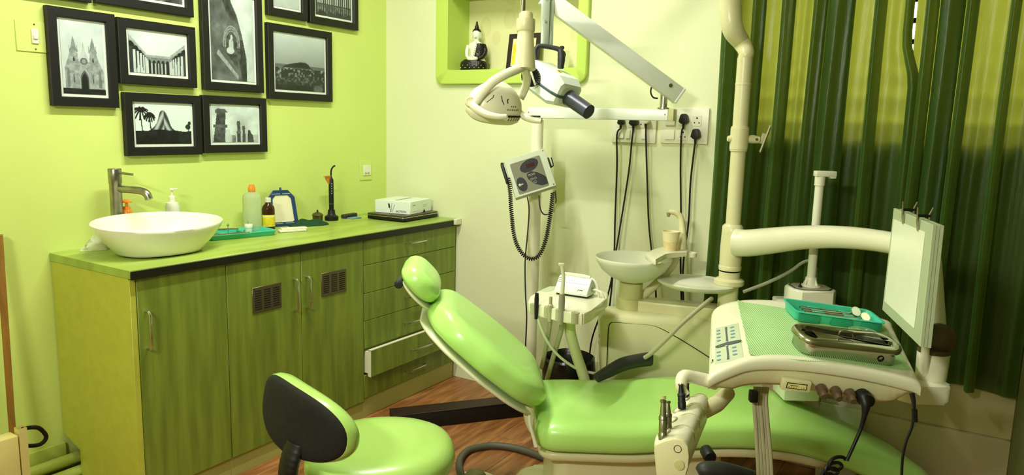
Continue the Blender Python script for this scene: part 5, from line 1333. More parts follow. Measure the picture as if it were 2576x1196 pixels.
# yoke arms
yA = [pd(x, y, d_) for x, y, d_ in ((1316, 168, LD), (1298, 176, LD - 0.03), (1270, 188, LD - 0.06), (1240, 206, LD - 0.075), (1214, 232, LD - 0.08), (1196, 255, LD - 0.078), (1188, 262, LD - 0.075))]
yB = [pd(x, y, d_) for x, y, d_ in ((1318, 172, LD), (1325, 190, LD + 0.03), (1324, 212, LD + 0.055), (1316, 232, LD + 0.07), (1308, 248, LD + 0.075))]
def ribbon(P, w_, t_, wd, sub=5):
    Q = smooth_path(P, sub); rg = []
    for i, q_ in enumerate(Q):
        tt = (Q[min(i + 1, len(Q) - 1)] - Q[max(i - 1, 0)]).normalized(); a = (wd - tt * wd.dot(tt)).normalized(); b = tt.cross(a)
        rg.append([q_ + a * (w_ * cos(t)) * (abs(cos(t)) ** -0.35 if abs(cos(t)) > 0.05 else 1) * 0.9 + b * (t_ * sin(t)) for t in (2 * pi * k / 14 for k in range(14))])
    return rg
m = MB(); m.rings(ribbon(yA, 0.0165, 0.011, UPV * 0.7 - RGT * 0.5)); part('yoke_arm', m, 'ivory_plastic', r)
m = MB(); m.rings(ribbon(yB, 0.0150, 0.010, RGT + UPV * 0.1)); part('yoke_arm', m, 'ivory_plastic', r)
# head : dome seen from behind
hcn = pd(1245, 262, LD)
up_h = (UPV * 0.86 + RGT * 0.10 - FWD * 0.48).normalized()
Mh2 = frame(hcn, (RGT * 0.86 + FWD * 0.5), up_h)      # local x across pivots, z to dome top
m = MB(Mh2)
rg = []
for z_, rx, ry in ((-0.052, 0.060, 0.040), (-0.050, 0.074, 0.052), (-0.040, 0.086, 0.064), (-0.020, 0.090, 0.070), (0.0, 0.088, 0.068), (0.020, 0.082, 0.062), (0.036, 0.072, 0.053), (0.050, 0.058, 0.042), (0.062, 0.042, 0.031), (0.070, 0.024, 0.018), (0.073, 0.002, 0.002)):
    e_ = 0.8
    rg.append([(rx * abs(cos(t)) ** e_ * (1 if cos(t) >= 0 else -1), ry * abs(sin(t)) ** e_ * (1 if sin(t) >= 0 else -1), z_) for t in (2 * pi * k / 36 for k in range(36))])
m.rings(rg); hd = part('lamp_head', m, 'ivory_plastic', r, sharp=75)
m = MB(Mh2); m.lathe([(1.0, -0.0525), (0, -0.0535)], 36, sx=0.064, sy=0.044); part('lens', m, 'clear_plastic', hd)
def on_dome(x_, z_):
    t_ = np.interp(z_, [-0.052, -0.05, -0.04, -0.02, 0, 0.02, 0.036, 0.05, 0.062, 0.07, 0.073], [0.040, 0.052, 0.064, 0.070, 0.068, 0.062, 0.053, 0.042, 0.031, 0.018, 0.002])
    rx = np.interp(z_, [-0.052, -0.05, -0.04, -0.02, 0, 0.02, 0.036, 0.05, 0.062, 0.07, 0.073], [0.060, 0.074, 0.086, 0.090, 0.088, 0.082, 0.072, 0.058, 0.042, 0.024, 0.002])
    c_ = min(0.999, abs(x_) / rx) ** (1 / 0.8); s_ = sqrt(1 - c_ * c_)
    return (x_, -t_ * s_ ** 0.8 - 0.0005, z_)
m = MB(Mh2); m.tube([on_dome(x_, -0.014 - 0.002 * (x_ > 0.05)) for x_ in (0.016, 0.03, 0.045, 0.06, 0.07)], 0.0032, 6)
for k in range(6): m.tube([on_dome(0.022 + 0.010 * k, -0.017), on_dome(0.022 + 0.010 * k, -0.030)], 0.0012, 5)
part('vent_slot', m, 'slot_black', hd)
m = MB(Mh2)
m.tube([on_dome(-0.012, 0.042), on_dome(-0.010, 0.030), on_dome(-0.004, 0.020)], 0.0014, 5); m.tube([on_dome(0.012, 0.036), on_dome(0.008, 0.032), on_dome(0.010, 0.024)], 0.0014, 5); m.tube([on_dome(-0.058, 0.018), on_dome(-0.040, 0.034), on_dome(-0.036, 0.042)], 0.0012, 5)
pieces('shell_slot', m, 'slot_black', hd)
m = MB(Mh2)
for k in range(6): m.ell(on_dome(0.012 + 0.008 * k, 0.006), (0.0018, 0.0012, 0.003), 6, 4)
for k in range(3): m.ell(on_dome(0.024 + 0.008 * k, 0.016), (0.0016, 0.0012, 0.0026), 6, 4)
pieces('vent_hole', m, 'brown_cap', hd)
pv = pd(1184, 257, LD - 0.082); m = MB(frame(pv, R0, -FWD - RGT * 0.3)); m.lathe([(0.017, -0.012), (0.0175, 0.0), (0.016, 0.005), (0.0125, 0.006), (0.0118, 0.0052), (0, 0.0055)], 24); part('pivot_cap', m, 'cream_plastic', r)
m = MB(); m.tube([pd(x, y, d_) for x, y, d_ in ((1185, 262, LD - 0.085), (1200, 275, LD - 0.095), (1225, 288, LD - 0.105), (1255, 294, LD - 0.11), (1274, 293, LD - 0.11))], [0.011, 0.0125, 0.011, 0.009, 0.007], 12, sub=5); part('handle', m, 'ivory_plastic', r)
m = MB(); m.tube([pd(x, y, d_) for x, y, d_ in ((1308, 284, LD + 0.02), (1320, 294, LD + 0.0), (1340, 302, LD - 0.02), (1362, 305, LD - 0.03))], [0.010, 0.011, 0.010, 0.008], 12, sub=5); part('handle', m, 'ivory_plastic', r)

# ================================================================== ASSISTANT TRAY, SCALER, CUP, BIN
AZ = 0.735
top_px = [(1328, 758), (1334, 747), (1352, 733), (1378, 722), (1430, 716), (1500, 724), (1530, 738), (1528, 750), (1510, 764), (1486, 782), (1470, 790), (1450, 790), (1430, 786), (1395, 778), (1360, 770), (1336, 765)]
AT = [onz(x, y, AZ) for x, y in top_px]
ac = sum(AT, Vector()) / len(AT)
r = thing('assistant_tray', 'cream assistant tray with four holder slots on a curved support tube', 'tray', (ac.x, ac.y, AZ - 0.04))
m = MB(); m.prism([(p_.x, p_.y) for p_ in AT], AZ - 0.040, AZ, 0.006, 3); part('tray_body', m, 'ivory_plastic', r)
ov = [onz(x, y, AZ + 0.0008) for x, y in ((1357, 733), (1368, 727), (1383, 721), (1395, 721), (1394, 728), (1385, 733), (1370, 735))]
m = MB(); m.prism([(p_.x, p_.y) for p_ in ov], AZ, AZ + 0.0012); part('key_field', m, 'keypad', r)
for px_ in (1345, 1380, 1409, 1449):
    fy_ = float(np.interp(px_, [1336, 1360, 1395, 1430, 1450, 1470], [765, 770, 778, 786, 790, 790]))
    p_ = onz(px_, fy_, AZ); q_ = p_ + FH * 0.012
    m = MB(T(q_.x, q_.y, AZ)); m.lathe([(0.0155, -0.036), (0.0155, 0.001), (0.012, 0.0016), (0.011, 0.0012), (0, 0.001)], 16); part('holder_slot', m, 'putty_plastic', r)
    m = MB(frame((q_.x, q_.y, AZ), R0, (0, 0, 1))); m.box(0.016, 0.022, -0.018, 0.016, -0.042, 0.0022, 0.002); part('slot_lip', m, 'ivory_plastic', r)
m = MB(); m.tube([pd(x, y, d_) for x, y, d_ in ((1434, 800, 2.72), (1434, 830, 2.74), (1440, 860, 2.77), (1452, 900, 2.81), (1464, 935, 2.84), (1478, 985, 2.87), (1490, 1060, 2.90))], 0.0210, 16, sub=5); part('support_tube', m, 'cream_plastic', r)
def hose(name, pts, d0, rad, mate, label, parent=None):
    mm = MB(); mm.tube([pd(x, y, d0 + 0.20 * (i / (len(pts) - 1)) ** 1.5) for i, (x, y) in enumerate(pts)], rad, 10, sub=5)
    return part(name, mm, mate, parent) if parent else solo(name, mm, mate, label, 'hose')
hose('hose', ((1350, 786), (1358, 815), (1372, 850), (1395, 885), (1425, 912), (1460, 932), (1505, 942)), 2.68, 0.0055, 'white_plastic', '', r)
hose('hose', ((1385, 795), (1382, 825), (1376, 860), (1368, 900), (1362, 925)), 2.69, 0.0085, 'putty_plastic', '', r)
hose('hose', ((1413, 800), (1412, 830), (1402, 865), (1390, 905), (1376, 955)), 2.69, 0.010, 'putty_plastic', '', r)
q_ = onz(1350, 771, AZ) + FH * 0.012
m = MB(); m.tube([q_ - Vector((0, 0, 0.05)), q_ + Vector((0, 0, 0.02)), q_ + Vector((0, 0, 0.045))], [0.006, 0.0085, 0.0065], 10); solo('saliva_ejector', m, 'black_plastic', 'short black ejector tip in the outer slot of the assistant tray', 'dental tool')
q_ = onz(1385, 777, AZ) + FH * 0.012
m = MB(); m.tube([q_ - Vector((0, 0, 0.05)), q_ + Vector((0, 0, 0.01)), q_ + Vector((0, 0, 0.014)), q_ + Vector((0, 0, 0.04))], [0.008, 0.010, 0.006, 0.006], 10); solo('suction_tip', m, 'putty_plastic', 'short grey suction tip in the assistant tray', 'dental tool')
q_ = onz(1413, 784, AZ) + FH * 0.012
r2 = thing('air_syringe', 'tall grey and cream suction wand standing in the assistant tray', 'dental tool', q_)
m = MB(); m.tube([q_ - Vector((0, 0, 0.05)), q_ + Vector((0, 0, 0.035)), q_ + Vector((0, 0, 0.060))], [0.010, 0.0115, 0.0095], 12); part('handle', m, 'grey_plastic', r2)
m = MB(); m.tube([q_ + Vector((0, 0, 0.058)), q_ + Vector((0, 0, 0.12)) + RGT * 0.003, q_ + Vector((0, 0, 0.160)) - RGT * 0.004], [0.0080, 0.0062, 0.0068], 12); part('shaft', m, 'ivory_plastic', r2)
Mz = frame(q_ + Vector((0, 0, 0.163)) - RGT * 0.006, RGT, UPV); m = MB(Mz); m.box(-0.010, 0.010, -0.009, 0.009, -0.004, 0.006, 0.002); part('head', m, 'ivory_plastic', r2)
# ultrasonic scaler
s0_ = onz(1395, 740, AZ + 0.002); s1_ = onz(1477, 752, AZ + 0.002)
Mc = frame(s0_, s1_ - s0_, (0, 0, 1)); Lc_ = (s1_ - s0_).length
r = thing('ultrasonic_scaler', 'white wedge-shaped scaler box with a handpiece on top, on the assistant tray', 'dental device', s0_)
m = MB(Mc)
pf = [(0.0, 0.0), (-0.003, 0.006), (-0.002, 0.012), (0.036, 0.058), (0.044, 0.062), (0.052, 0.061), (0.078, 0.030), (0.082, 0.010), (0.080, 0.0)]
m.rings([[(x_ + (0.012 if False else 0), y_ * s_ + (1 - s_) * 0.04, z_ * s_ + 0.006) for y_, z_ in pf] for x_, s_ in ((0.0, 0.96), (0.002, 1.0), (Lc_ - 0.002, 1.0), (Lc_, 0.96))]); sc = part('housing', m, 'cool_white', r, sharp=35)
m = MB(Mc); m.box(0.004, Lc_ - 0.004, 0.004, 0.076, 0.0, 0.008, 0.002); part('base', m, 'black_plastic', r)
sn = Vector((0, -0.77, 0.64)).normalized()
Mface = Mc @ frame((Lc_ / 2, 0.017, 0.0415), (1, 0, 0), sn)
m = MB(Mface)
for k in range(10): m.box(-0.030 + 0.009 * k, -0.025 + 0.009 * k, 0.006, 0.0075, 0, 0.0006)
for k in range(3): m.box(-0.022 + 0.010 * k, -0.017 + 0.010 * k, 0.017, 0.0185, 0, 0.0006)
pieces('scale_print', m, 'ink_light', sc)
for k in range(3):
    m = MB(Mface); m.box(-Lc_ / 2 + 0.002, -Lc_ / 2 + 0.020, 0.006 + 0.008 * k, 0.0085 + 0.008 * k, 0, 0.0008); part('grille_slot', m, 'grey_plastic', sc)
m = MB(Mface); m.tube([(0.026, -0.026, 0.0004), (0.028, -0.016, 0.0004), (0.031, -0.019, 0.0004)], 0.0007, 5); m.box(0.031, 0.046, -0.021, -0.0185, 0, 0.0006); part('maker_mark', m, 'ink', sc)
m = MB(Mc @ frame((Lc_ + 0.0002, 0.045, 0.026), (0, 1, 0), (1, 0, 0))); m.lathe([(0.008, 0), (0.008, 0.003), (0, 0.003)], 14); part('cable_port', m, 'grey_plastic', sc)
m = MB(Mc); m.tube([(0.018, 0.050, 0.074), (0.030, 0.050, 0.073), (0.032, 0.050, 0.0725), (0.10, 0.048, 0.0715), (0.125, 0.048, 0.069)], [0.005, 0.0065, 0.0075, 0.0085, 0.0075], 12); hp = part('handpiece', m, 'ivory_plastic', r)
m = MB(Mc); m.tube([(0.018, 0.050, 0.074), (0.010, 0.050, 0.075), (0.004, 0.049, 0.079)], [0.0014, 0.0012, 0.0007], 6); part('tip', m, 'stainless', hp)
m = MB(); m.tube([Mc @ Vector(v_) for v_ in ((0.122, 0.048, 0.069), (0.140, 0.048, 0.062), (0.155, 0.048, 0.040), (0.160, 0.050, 0.010), (0.158, 0.06, -0.04))], 0.0042, 8, sub=5); part('hose', m, 'white_plastic', r)
m = MB(); m.tube([Mc @ Vector(v_) for v_ in ((Lc_, 0.045, 0.026), (Lc_ + 0.020, 0.045, 0.026), (Lc_ + 0.040, 0.045, 0.016), (Lc_ + 0.048, 0.05, -0.01), (Lc_ + 0.045, 0.06, -0.05))], 0.0042, 8, sub=5); part('supply_cable', m, 'white_plastic', r)
# paper cup
cb = pd(1686, 628, 2.95); cb.z = pz_ + 0.0005
r = thing('paper_cup', 'cream printed paper cup on the spittoon filler platform', 'cup', cb)
m = MB(T(*cb) @ Matrix.Scale(1.07, 4)); m.lathe([(0.024, 0.0), (0.0242, 0.001), (0.033, 0.068), (0.0345, 0.069), (0.0345, 0.0715), (0.0325, 0.0715), (0.0235, 0.004), (0, 0.004)], 28); part('cup', m, 'cup_paper', r)
m = MB(T(*cb) @ Matrix.Scale(1.07, 4)); m.lathe([(0.0247, 0.003), (0.0288, 0.034)], 28, cap=(False, False)); part('printed_band', m, 'cup_print', r)
# waste bin with black liner
bn = pd(1432, 898, 3.14); bh_ = bn.z
r = thing('waste_bin', 'waste bin lined with a black plastic bag, between the X-ray pole and the dental unit', 'bin', (bn.x, bn.y, 0))
m = MB(T(bn.x, bn.y, 0)); m.lathe([(0.085, 0.0), (0.088, 0.004), (0.108, bh_ - 0.02), (0.104, bh_ - 0.02), (0.082, 0.008), (0, 0.006)], 28); part('bucket', m, 'charcoal', r)
m = MB(T(bn.x, bn.y, 0)); 
def lin_ring(rad, z, am): return [((rad + am * sin(5 * t + z * 40)) * cos(t), (rad + am * sin(7 * t + z * 60)) * sin(t), z + am * 0.6 * sin(4 * t)) for t in (2 * pi * k / 40 for k in range(40))]
m.rings([lin_ring(0.112, bh_ - 0.13, 0.006), lin_ring(0.114, bh_ - 0.05, 0.006), lin_ring(0.112, bh_ - 0.005, 0.004), lin_ring(0.104, bh_ + 0.004, 0.003), lin_ring(0.096, bh_ - 0.02, 0.005), lin_ring(0.085, bh_ - 0.09, 0.006), lin_ring(0.05, bh_ - 0.10, 0.004)], (False, True)); part('liner', m, 'bag_black', r)
for k, (dx, dy, rot) in enumerate(((-0.03, -0.02, 0.3), (0.02, -0.03, 1.1), (0.04, 0.03, 2.0))):
    m = MB(T(bn.x + dx, bn.y + dy, bh_ - 0.075 + 0.008 * k) @ RZ(rot)); m.slab([[(0.030 * u, 0.024 * v, 0.010 * sin(3 * u + 2 * v + k)) for v in (-1, -0.3, 0.4, 1)] for u in (-1, -0.3, 0.4, 1)], (0, 0, -0.0012)); solo('waste_paper', m, 'paper', 'crumpled pale scrap of paper in the black-lined bin', 'paper', 'scraps in the waste bin')

# ================================================================== DENTAL CHAIR
ca = radians(36); CAx = Vector((cos(ca), sin(ca), 0)); CBx = Vector((sin(ca), -cos(ca), 0))
CO = Vector((1.604, 2.166, 0))
Mch = Matrix((CAx, -CBx, Vector((0, 0, 1)))).transposed().to_4x4(); Mch.translation = CO     # local x to the foot, y to the far side
r = thing('dental_chair', 'light green vinyl dental chair with raised backrest and headrest', 'dental chair', CO)
def cushion(m, path, wid, top, bot, r0=0.06, r1=0.06, M=None, n=36, e=0.45, sub=10, dish=0.0):
    Q = smooth_path([(p_[0], 0, p_[1]) for p_ in path], sub)
    s_ = [0.0]
    for i in range(1, len(Q)): s_.append(s_[-1] + (Q[i] - Q[i - 1]).length)
    tot = s_[-1]; ctrl = np.linspace(0, 1, len(wid)); uu = np.linspace(0, 1, len(Q))
    W_ = np.interp(uu, ctrl, wid); ker = np.array([1, 2, 3, 2, 1]) / 9.0
    W_ = np.convolve(np.pad(W_, 2, mode='edge'), ker, 'valid')
    # denser stations at the rounded ends
    st = sorted(set(list(np.linspace(0, tot, 30)) + list(np.array([0.0, 0.02, 0.08, 0.18, 0.32, 0.5, 0.75, 1]) * r0) + list(tot - np.array([0.0, 0.02, 0.08, 0.18, 0.32, 0.5, 0.75, 1]) * r1)))
    A = np.array([q_[:] for q_ in Q]); rings_ = []
    for d_ in st:
        c = Vector([np.interp(d_, s_, A[:, k]) for k in range(3)])
        c2 = Vector([np.interp(min(tot, d_ + 0.01), s_, A[:, k]) for k in range(3)]); c1 = Vector([np.interp(max(0, d_ - 0.01), s_, A[:, k]) for k in range(3)])
        t_ = (c2 - c1).normalized(); nn = Vector((0, 1, 0)).cross(t_) * -1
        if nn.z < 0: nn = -nn
        f0 = 1.0 if d_ >= r0 else sqrt(max(0, 1 - (1 - d_ / r0) ** 2)); f1 = 1.0 if tot - d_ >= r1 else sqrt(max(0, 1 - (1 - (tot - d_) / r1) ** 2))
        f = max(0.02, min(f0, f1)); w_ = np.interp(d_, np.array(s_), W_); rr_ = r0 if f0 < f1 else r1
        w_ = max(0.005, w_ - rr_ * 0.8 * (1 - f)); ft = 0.25 + 0.75 * f
        ring = []
        for k in range(n):
            a_ = 2 * pi * k / n; cc, ss = cos(a_), sin(a_)
            yy_ = w_ * abs(cc) ** e * (1 if cc >= 0 else -1)
            th_ = (top if ss >= 0 else bot) * ft
            off = th_ * abs(ss) ** (e + 0.12) * (1 if ss >= 0 else -1)
            if ss > 0: off -= dish * (1 - (yy_ / w_) ** 2) * ss
            ring.append(c + Vector((0, yy_, 0)) + nn * off)
        rings_.append(ring)
    m.rings(rings_, (True, True), True, M)
seat_path = [(-0.075, 0.352), (0.05, 0.356), (0.25, 0.352), (0.45, 0.366), (0.60, 0.366), (0.78, 0.345), (0.95, 0.295), (1.15, 0.208), (1.39, 0.098)]
seat_w = [0.220, 0.245, 0.25, 0.245, 0.240, 0.228, 0.212, 0.188, 0.14]
m = MB(Mch); cushion(m, seat_path, seat_w, 0.072, 0.046, 0.07, 0.14, dish=0.006); part('seat', m, 'chair_vinyl', r, sharp=180)
m = MB(Mch); cushion(m, [(p_[0] + 0.02, p_[1] - 0.055) for p_ in seat_path[:-2]], [w_ * 0.90 for w_ in seat_w[:-2]], 0.018, 0.030, 0.05, 0.1); part('seat_shell', m, 'cream_plastic', r, sharp=180)
bk = [(-0.040, 0.455), (-0.135, 0.533), (-0.235, 0.614), (-0.337, 0.697), (-0.422, 0.766)]
m = MB(Mch); cushion(m, bk, [0.185, 0.245, 0.256, 0.222, 0.140], 0.062, 0.042, 0.10, 0.07, dish=0.008); part('backrest', m, 'chair_vinyl', r, sharp=180)
nb = Vector((0.642, 0, 0.766))
m = MB(Mch); cushion(m, [(p_[0] - 0.642 * 0.050, p_[1] - 0.766 * 0.050) for p_ in bk], [0.175, 0.238, 0.250, 0.216, 0.132], 0.008, 0.014, 0.08, 0.06); part('back_shell', m, 'ivory_plastic', r, sharp=180)
hr_ = [(-0.406, 0.790), (-0.456, 0.842), (-0.509, 0.897)]
m = MB(Mch); cushion(m, hr_, [0.120, 0.138, 0.124], 0.048, 0.032, 0.060, 0.055); part('headrest', m, 'chair_vinyl', r, sharp=180)
m = MB(Mch); cushion(m, [(-0.420, 0.754), (-0.466, 0.800), (-0.512, 0.848)], [0.100, 0.118, 0.104], 0.006, 0.010, 0.05, 0.05); part('headrest_shell', m, 'ivory_plastic', r, sharp=180)
m = MB(Mch); m.tube([(-0.39, 0, 0.705), (-0.425, 0, 0.760), (-0.470, 0, 0.815)], [0.022, 0.020, 0.020], 12); part('headrest_stem', m, 'putty_plastic', r)
kr_ = ray(1004, 714); kn_ = CAM + kr_ * ((0.05 - (CAM - CO).dot(CBx)) / kr_.dot(CBx)); m = MB(frame(kn_, R0, CBx)); m.lathe([(0.015, -0.06), (0.015, 0.012), (0.011, 0.015), (0, 0.015)], 16)
for k in range(8): m.box(0.004, 0.012, -0.001, 0.001, 0.015, 0.0175, M=RZ(k * pi / 4))
part('headrest_knob', m, 'charcoal', r)
# base
m = MB(Mch); m.prism(round_rect(0.0, 0.58, -0.175, 0.185, 0.05), 0.05, 0.285, 0.02, 3); part('base_body', m, 'cream_plastic', r)
m = MB(Mch); m.prism(round_rect(-0.10, 0.72, -0.235, 0.235, 0.08), 0.0005, 0.055, 0.015, 3); part('base_plate', m, 'cream_plastic', r)
for y_ in (-0.14, 0.14):
    m = MB(Mch); m.tube([(0.015, y_, 0.330), (-0.062, y_, 0.360), (-0.088, y_, 0.42), (-0.085, y_, 0.46)], [0.018, 0.022, 0.020, 0.018], 10, sub=4); part('hinge_arm', m, 'cream_plastic', r)
m = MB(); m.tube([pd(x, y, 2.35) for x, y in ((1332, 1045), (1334, 1070), (1342, 1100), (1350, 1125))], 0.0055, 8, sub=4); m.tube([pd(x, y, 2.38) for x, y in ((1345, 1055), (1342, 1080), (1343, 1105), (1347, 1125))], 0.005, 8, sub=4); pieces('hose', m, 'white_plastic', r)
m = MB(); m.tube([pd(x, y, d_) for x, y, d_ in ((1500, 952, 2.74), (1530, 936, 2.76), (1565, 918, 2.78), (1600, 909, 2.80), (1634, 904, 2.82), (1643, 904, 2.82))], [0.018, 0.023, 0.026, 0.026, 0.027, 0.021], 14, sub=5); ar_ = part('armrest', m, 'charcoal', r)
m = MB(); m.tube([pd(x, y, d_) for x, y, d_ in ((1756, 1190, 2.02), (1772, 1184, 2.02), (1815, 1186, 2.02), (1860, 1197, 2.02), (1910, 1212, 2.03), (1960, 1235, 2.05))], [0.014, 0.024, 0.026, 0.025, 0.024, 0.018], 14, sub=5); part('armrest', m, 'charcoal', r)
kq = pd(1785, 1150, 2.09); m = MB(frame(kq, R0, CBx)); m.lathe([(0.018, -0.04), (0.019, 0.004), (0.015, 0.010), (0, 0.011)], 16); part('armrest_knob', m, 'black_plastic', r)

# ================================================================== DENTIST'S STOOL
SC = Vector((1.46, 1.45, 0)); sf = radians(80)
Mst = frame(SC, (cos(sf), sin(sf), 0), (0, 0, 1))          # local x = facing
r = thing('dentist_stool', 'round light green swivel stool with a black-backed lumbar rest', 'stool', SC)
m = MB(Mst)
rg = []
for z_, k_ in ((0.375, 0.55), (0.383, 0.80), (0.400, 0.94), (0.425, 1.0), (0.450, 0.985), (0.468, 0.93), (0.478, 0.84), (0.483, 0.70), (0.484, 0.45), (0.482, 0.15), (0.4815, 0.01)):
    rg.append([((0.204 + 0.012 * cos(2 * t)) * k_ * cos(t), (0.209) * k_ * sin(t), z_ + 0.008) for t in (2 * pi * k / 48 for k in range(48))])
m.rings(rg); part('seat', m, 'stool_vinyl', r, sharp=180)
m = MB(Mst); m.lathe([(0.12, 0.365), (0.155, 0.374), (0.15, 0.386), (0, 0.386)], 32); part('seat_pan', m, 'black_plastic', r)
m = MB(Mst); m.lathe([(0.028, 0.08), (0.028, 0.22), (0.018, 0.22), (0.018, 0.37), (0.0, 0.37)], 20); part('gas_column', m, 'chrome', r)
for k in range(5):
    a_ = 2 * pi * k / 5 + 0.3
    m = MB(Mst); m.tube([(0.02 * cos(a_), 0.02 * sin(a_), 0.095), (0.13 * cos(a_), 0.13 * sin(a_), 0.082), (0.235 * cos(a_), 0.235 * sin(a_), 0.062)], [0.024, 0.020, 0.014], 10); lg = part('leg', m, 'black_plastic', r)
    m = MB(Mst @ T(0.232 * cos(a_), 0.232 * sin(a_), 0.026) @ RX(pi / 2)); m.lathe([(0.018, -0.016), (0.025, -0.012), (0.025, 0.012), (0.018, 0.016)], 16); part('castor', m, 'black_plastic', lg)
BZ = 0.626; BX = -0.272
Mbk = Mst @ T(BX, 0.022, BZ) @ RY(radians(8)) @ RX(radians(5))
def back_outline(s_, n=48):
    out = []
    for k in range(n):
        t = 2 * pi * k / n; c_, q_ = cos(t), sin(t)
        y_ = 0.192 * abs(c_) ** 0.82 * (1 if c_ >= 0 else -1); z_ = (0.086 if q_ > 0 else 0.078) * abs(q_) ** 0.85 * (1 if q_ >= 0 else -1)
        out.append((y_ * s_, z_ * s_ - (0.010 * (1 - abs(c_)) if q_ < 0 else 0)))
    return out
def bend(y_): return -1.15 * (y_ * y_) * -1.0
m = MB(Mbk); m.rings([[(x_ + bend(y_ ), y_, z_) for y_, z_ in back_outline(s_)] for x_, s_ in ((0.000, 0.97), (0.004, 1.0), (0.022, 1.02), (0.040, 0.98), (0.052, 0.88), (0.058, 0.7), (0.060, 0.4), (0.060, 0.02))]); part('backrest', m, 'stool_vinyl', r, sharp=180)
m = MB(Mbk); m.rings([[(x_ + bend(y_), y_, z_) for y_, z_ in back_outline(s_)] for x_, s_ in ((0.006, 0.99), (0.000, 0.985), (-0.006, 0.95), (-0.010, 0.86), (-0.012, 0.6), (-0.012, 0.02))]); part('back_cover', m, 'black_fabric', r, sharp=60)
m = MB(Mst)
sp_b = [(BX - 0.006, -0.020, BZ - 0.050), (BX - 0.024, -0.020, BZ - 0.090), (BX - 0.030, -0.018, BZ - 0.13), (BX - 0.024, -0.010, BZ - 0.20), (BX + 0.03, 0, 0.372), (BX + 0.12, 0, 0.364)]
Q = smooth_path(sp_b, 8); rg = []
for i, q_ in enumerate(Q):
    t_ = (Q[min(i + 1, len(Q) - 1)] - Q[max(i - 1, 0)]).normalized(); b_ = Vector((0, 1, 0)); n_ = t_.cross(b_)
    k_ = 1 + 0.03 * sin(i * 2.2)
    rg.append([q_ + b_ * (0.034 * k_ * cos(t)) + n_ * (0.018 * k_ * sin(t)) for t in (2 * pi * k / 14 for k in range(14))])
m.rings(rg); part('back_bracket', m, 'black_plastic', r)

# foot pedal with hose on the floor
hp_ = [onz(x, y, z_) for x, y, z_ in ((1168, 1215, 0.03), (1156, 1180, 0.025), (1158, 1155, 0.018), (1178, 1134, 0.016), (1215, 1124, 0.016), (1250, 1122, 0.016), (1290, 1127, 0.016), (1330, 1138, 0.016), (1375, 1155, 0.016))]
pc = onz(1195, 1222, 0.0)
r = thing('foot_pedal', 'grey foot pedal with a thick hose looping over the wooden floor', 'pedal', pc)
m = MB(); m.tube(hp_, 0.0145, 12, sub=6); part('hose', m, 'hose_grey', r)
m = MB(T(pc.x, pc.y, 0)); m.lathe([(0.085, 0.0005), (0.088, 0.006), (0.085, 0.018), (0.06, 0.022), (0, 0.022)], 32); part('base_disc', m, 'ivory_plastic', r)
m = MB(T(pc.x, pc.y, 0)); m.lathe([(0.042, 0.020), (0.042, 0.040), (0.034, 0.052), (0.018, 0.058), (0, 0.059)], 28); part('dome', m, 'grey_plastic', r)

# ================================================================== DELIVERY TABLE
DN, DF = 1.74, 2.13
Npx = [(1783, 952), (1800, 940), (1840, 922), (1880, 908), (1930, 903), (2000, 905), (2080, 914), (2160, 927), (2240, 944), (2300, 960), (2318, 970)]
Fpx = [(1790, 790), (1799, 776), (1822, 763), (1855, 756), (1895, 753), (1950, 755), (2020, 763), (2095, 775), (2170, 789), (2226, 803), (2240, 811)]
NP = smooth_path([pd(x, y, DN) for x, y in Npx], 4); FP = smooth_path([pd(x, y, DF) for x, y in Fpx], 4)
KT = len(NP)
zu = Vector((0, 0, 1))
dc = (sum(NP, Vector()) + sum(FP, Vector())) / (2 * KT)
r = thing('delivery_table', 'cream dental delivery table with keypad, gauge and control knobs over the chair legs', 'dental table', (dc.x, dc.y, dc.z - 0.09))
m = MB(); rg = []
for a, b in zip(NP, FP):
    v = (b - a).normalized()
    rg.append([a - zu * 0.030 + v * 0.004, a - zu * 0.026, a - zu * 0.010, a - zu * 0.003 + v * 0.003, a + v * 0.011, a + v * 0.028 - zu * 0.002, a + v * 0.034 - zu * 0.003, b - v * 0.028 - zu * 0.003, b - v * 0.018, b - v * 0.006, b - zu * 0.008, b - zu * 0.030])
m.rings(rg); part('top_shell', m, 'ivory_plastic', r, sharp=60)
hx = [1783, 1800, 1850, 1990, 2100, 2210, 2250, 2285, 2318]; hv = [0.034, 0.048, 0.074, 0.078, 0.088, 0.086, 0.080, 0.048, 0.036]
nx = np.interp(np.linspace(0, 10, KT), np.arange(11), [p_[0] for p_ in Npx])
m = MB(); rg = []
for i, (a, b) in enumerate(zip(NP, FP)):
    v = (b - a).normalized(); h = float(np.interp(nx[i], hx, hv))
    rg.append([a + v * 0.008 - zu * 0.028, a + v * 0.009 - zu * 0.040 * min(1, h / 0.06), a + v * 0.014 - zu * (h * 0.85), a + v * 0.026 - zu * h, a + v * 0.22 - zu * h * 0.95, a + v * 0.27 - zu * 0.05, a + v * 0.28 - zu * 0.028])
m.rings(rg); cb_ = part('console_body', m, 'cream_plastic', r, sharp=60)
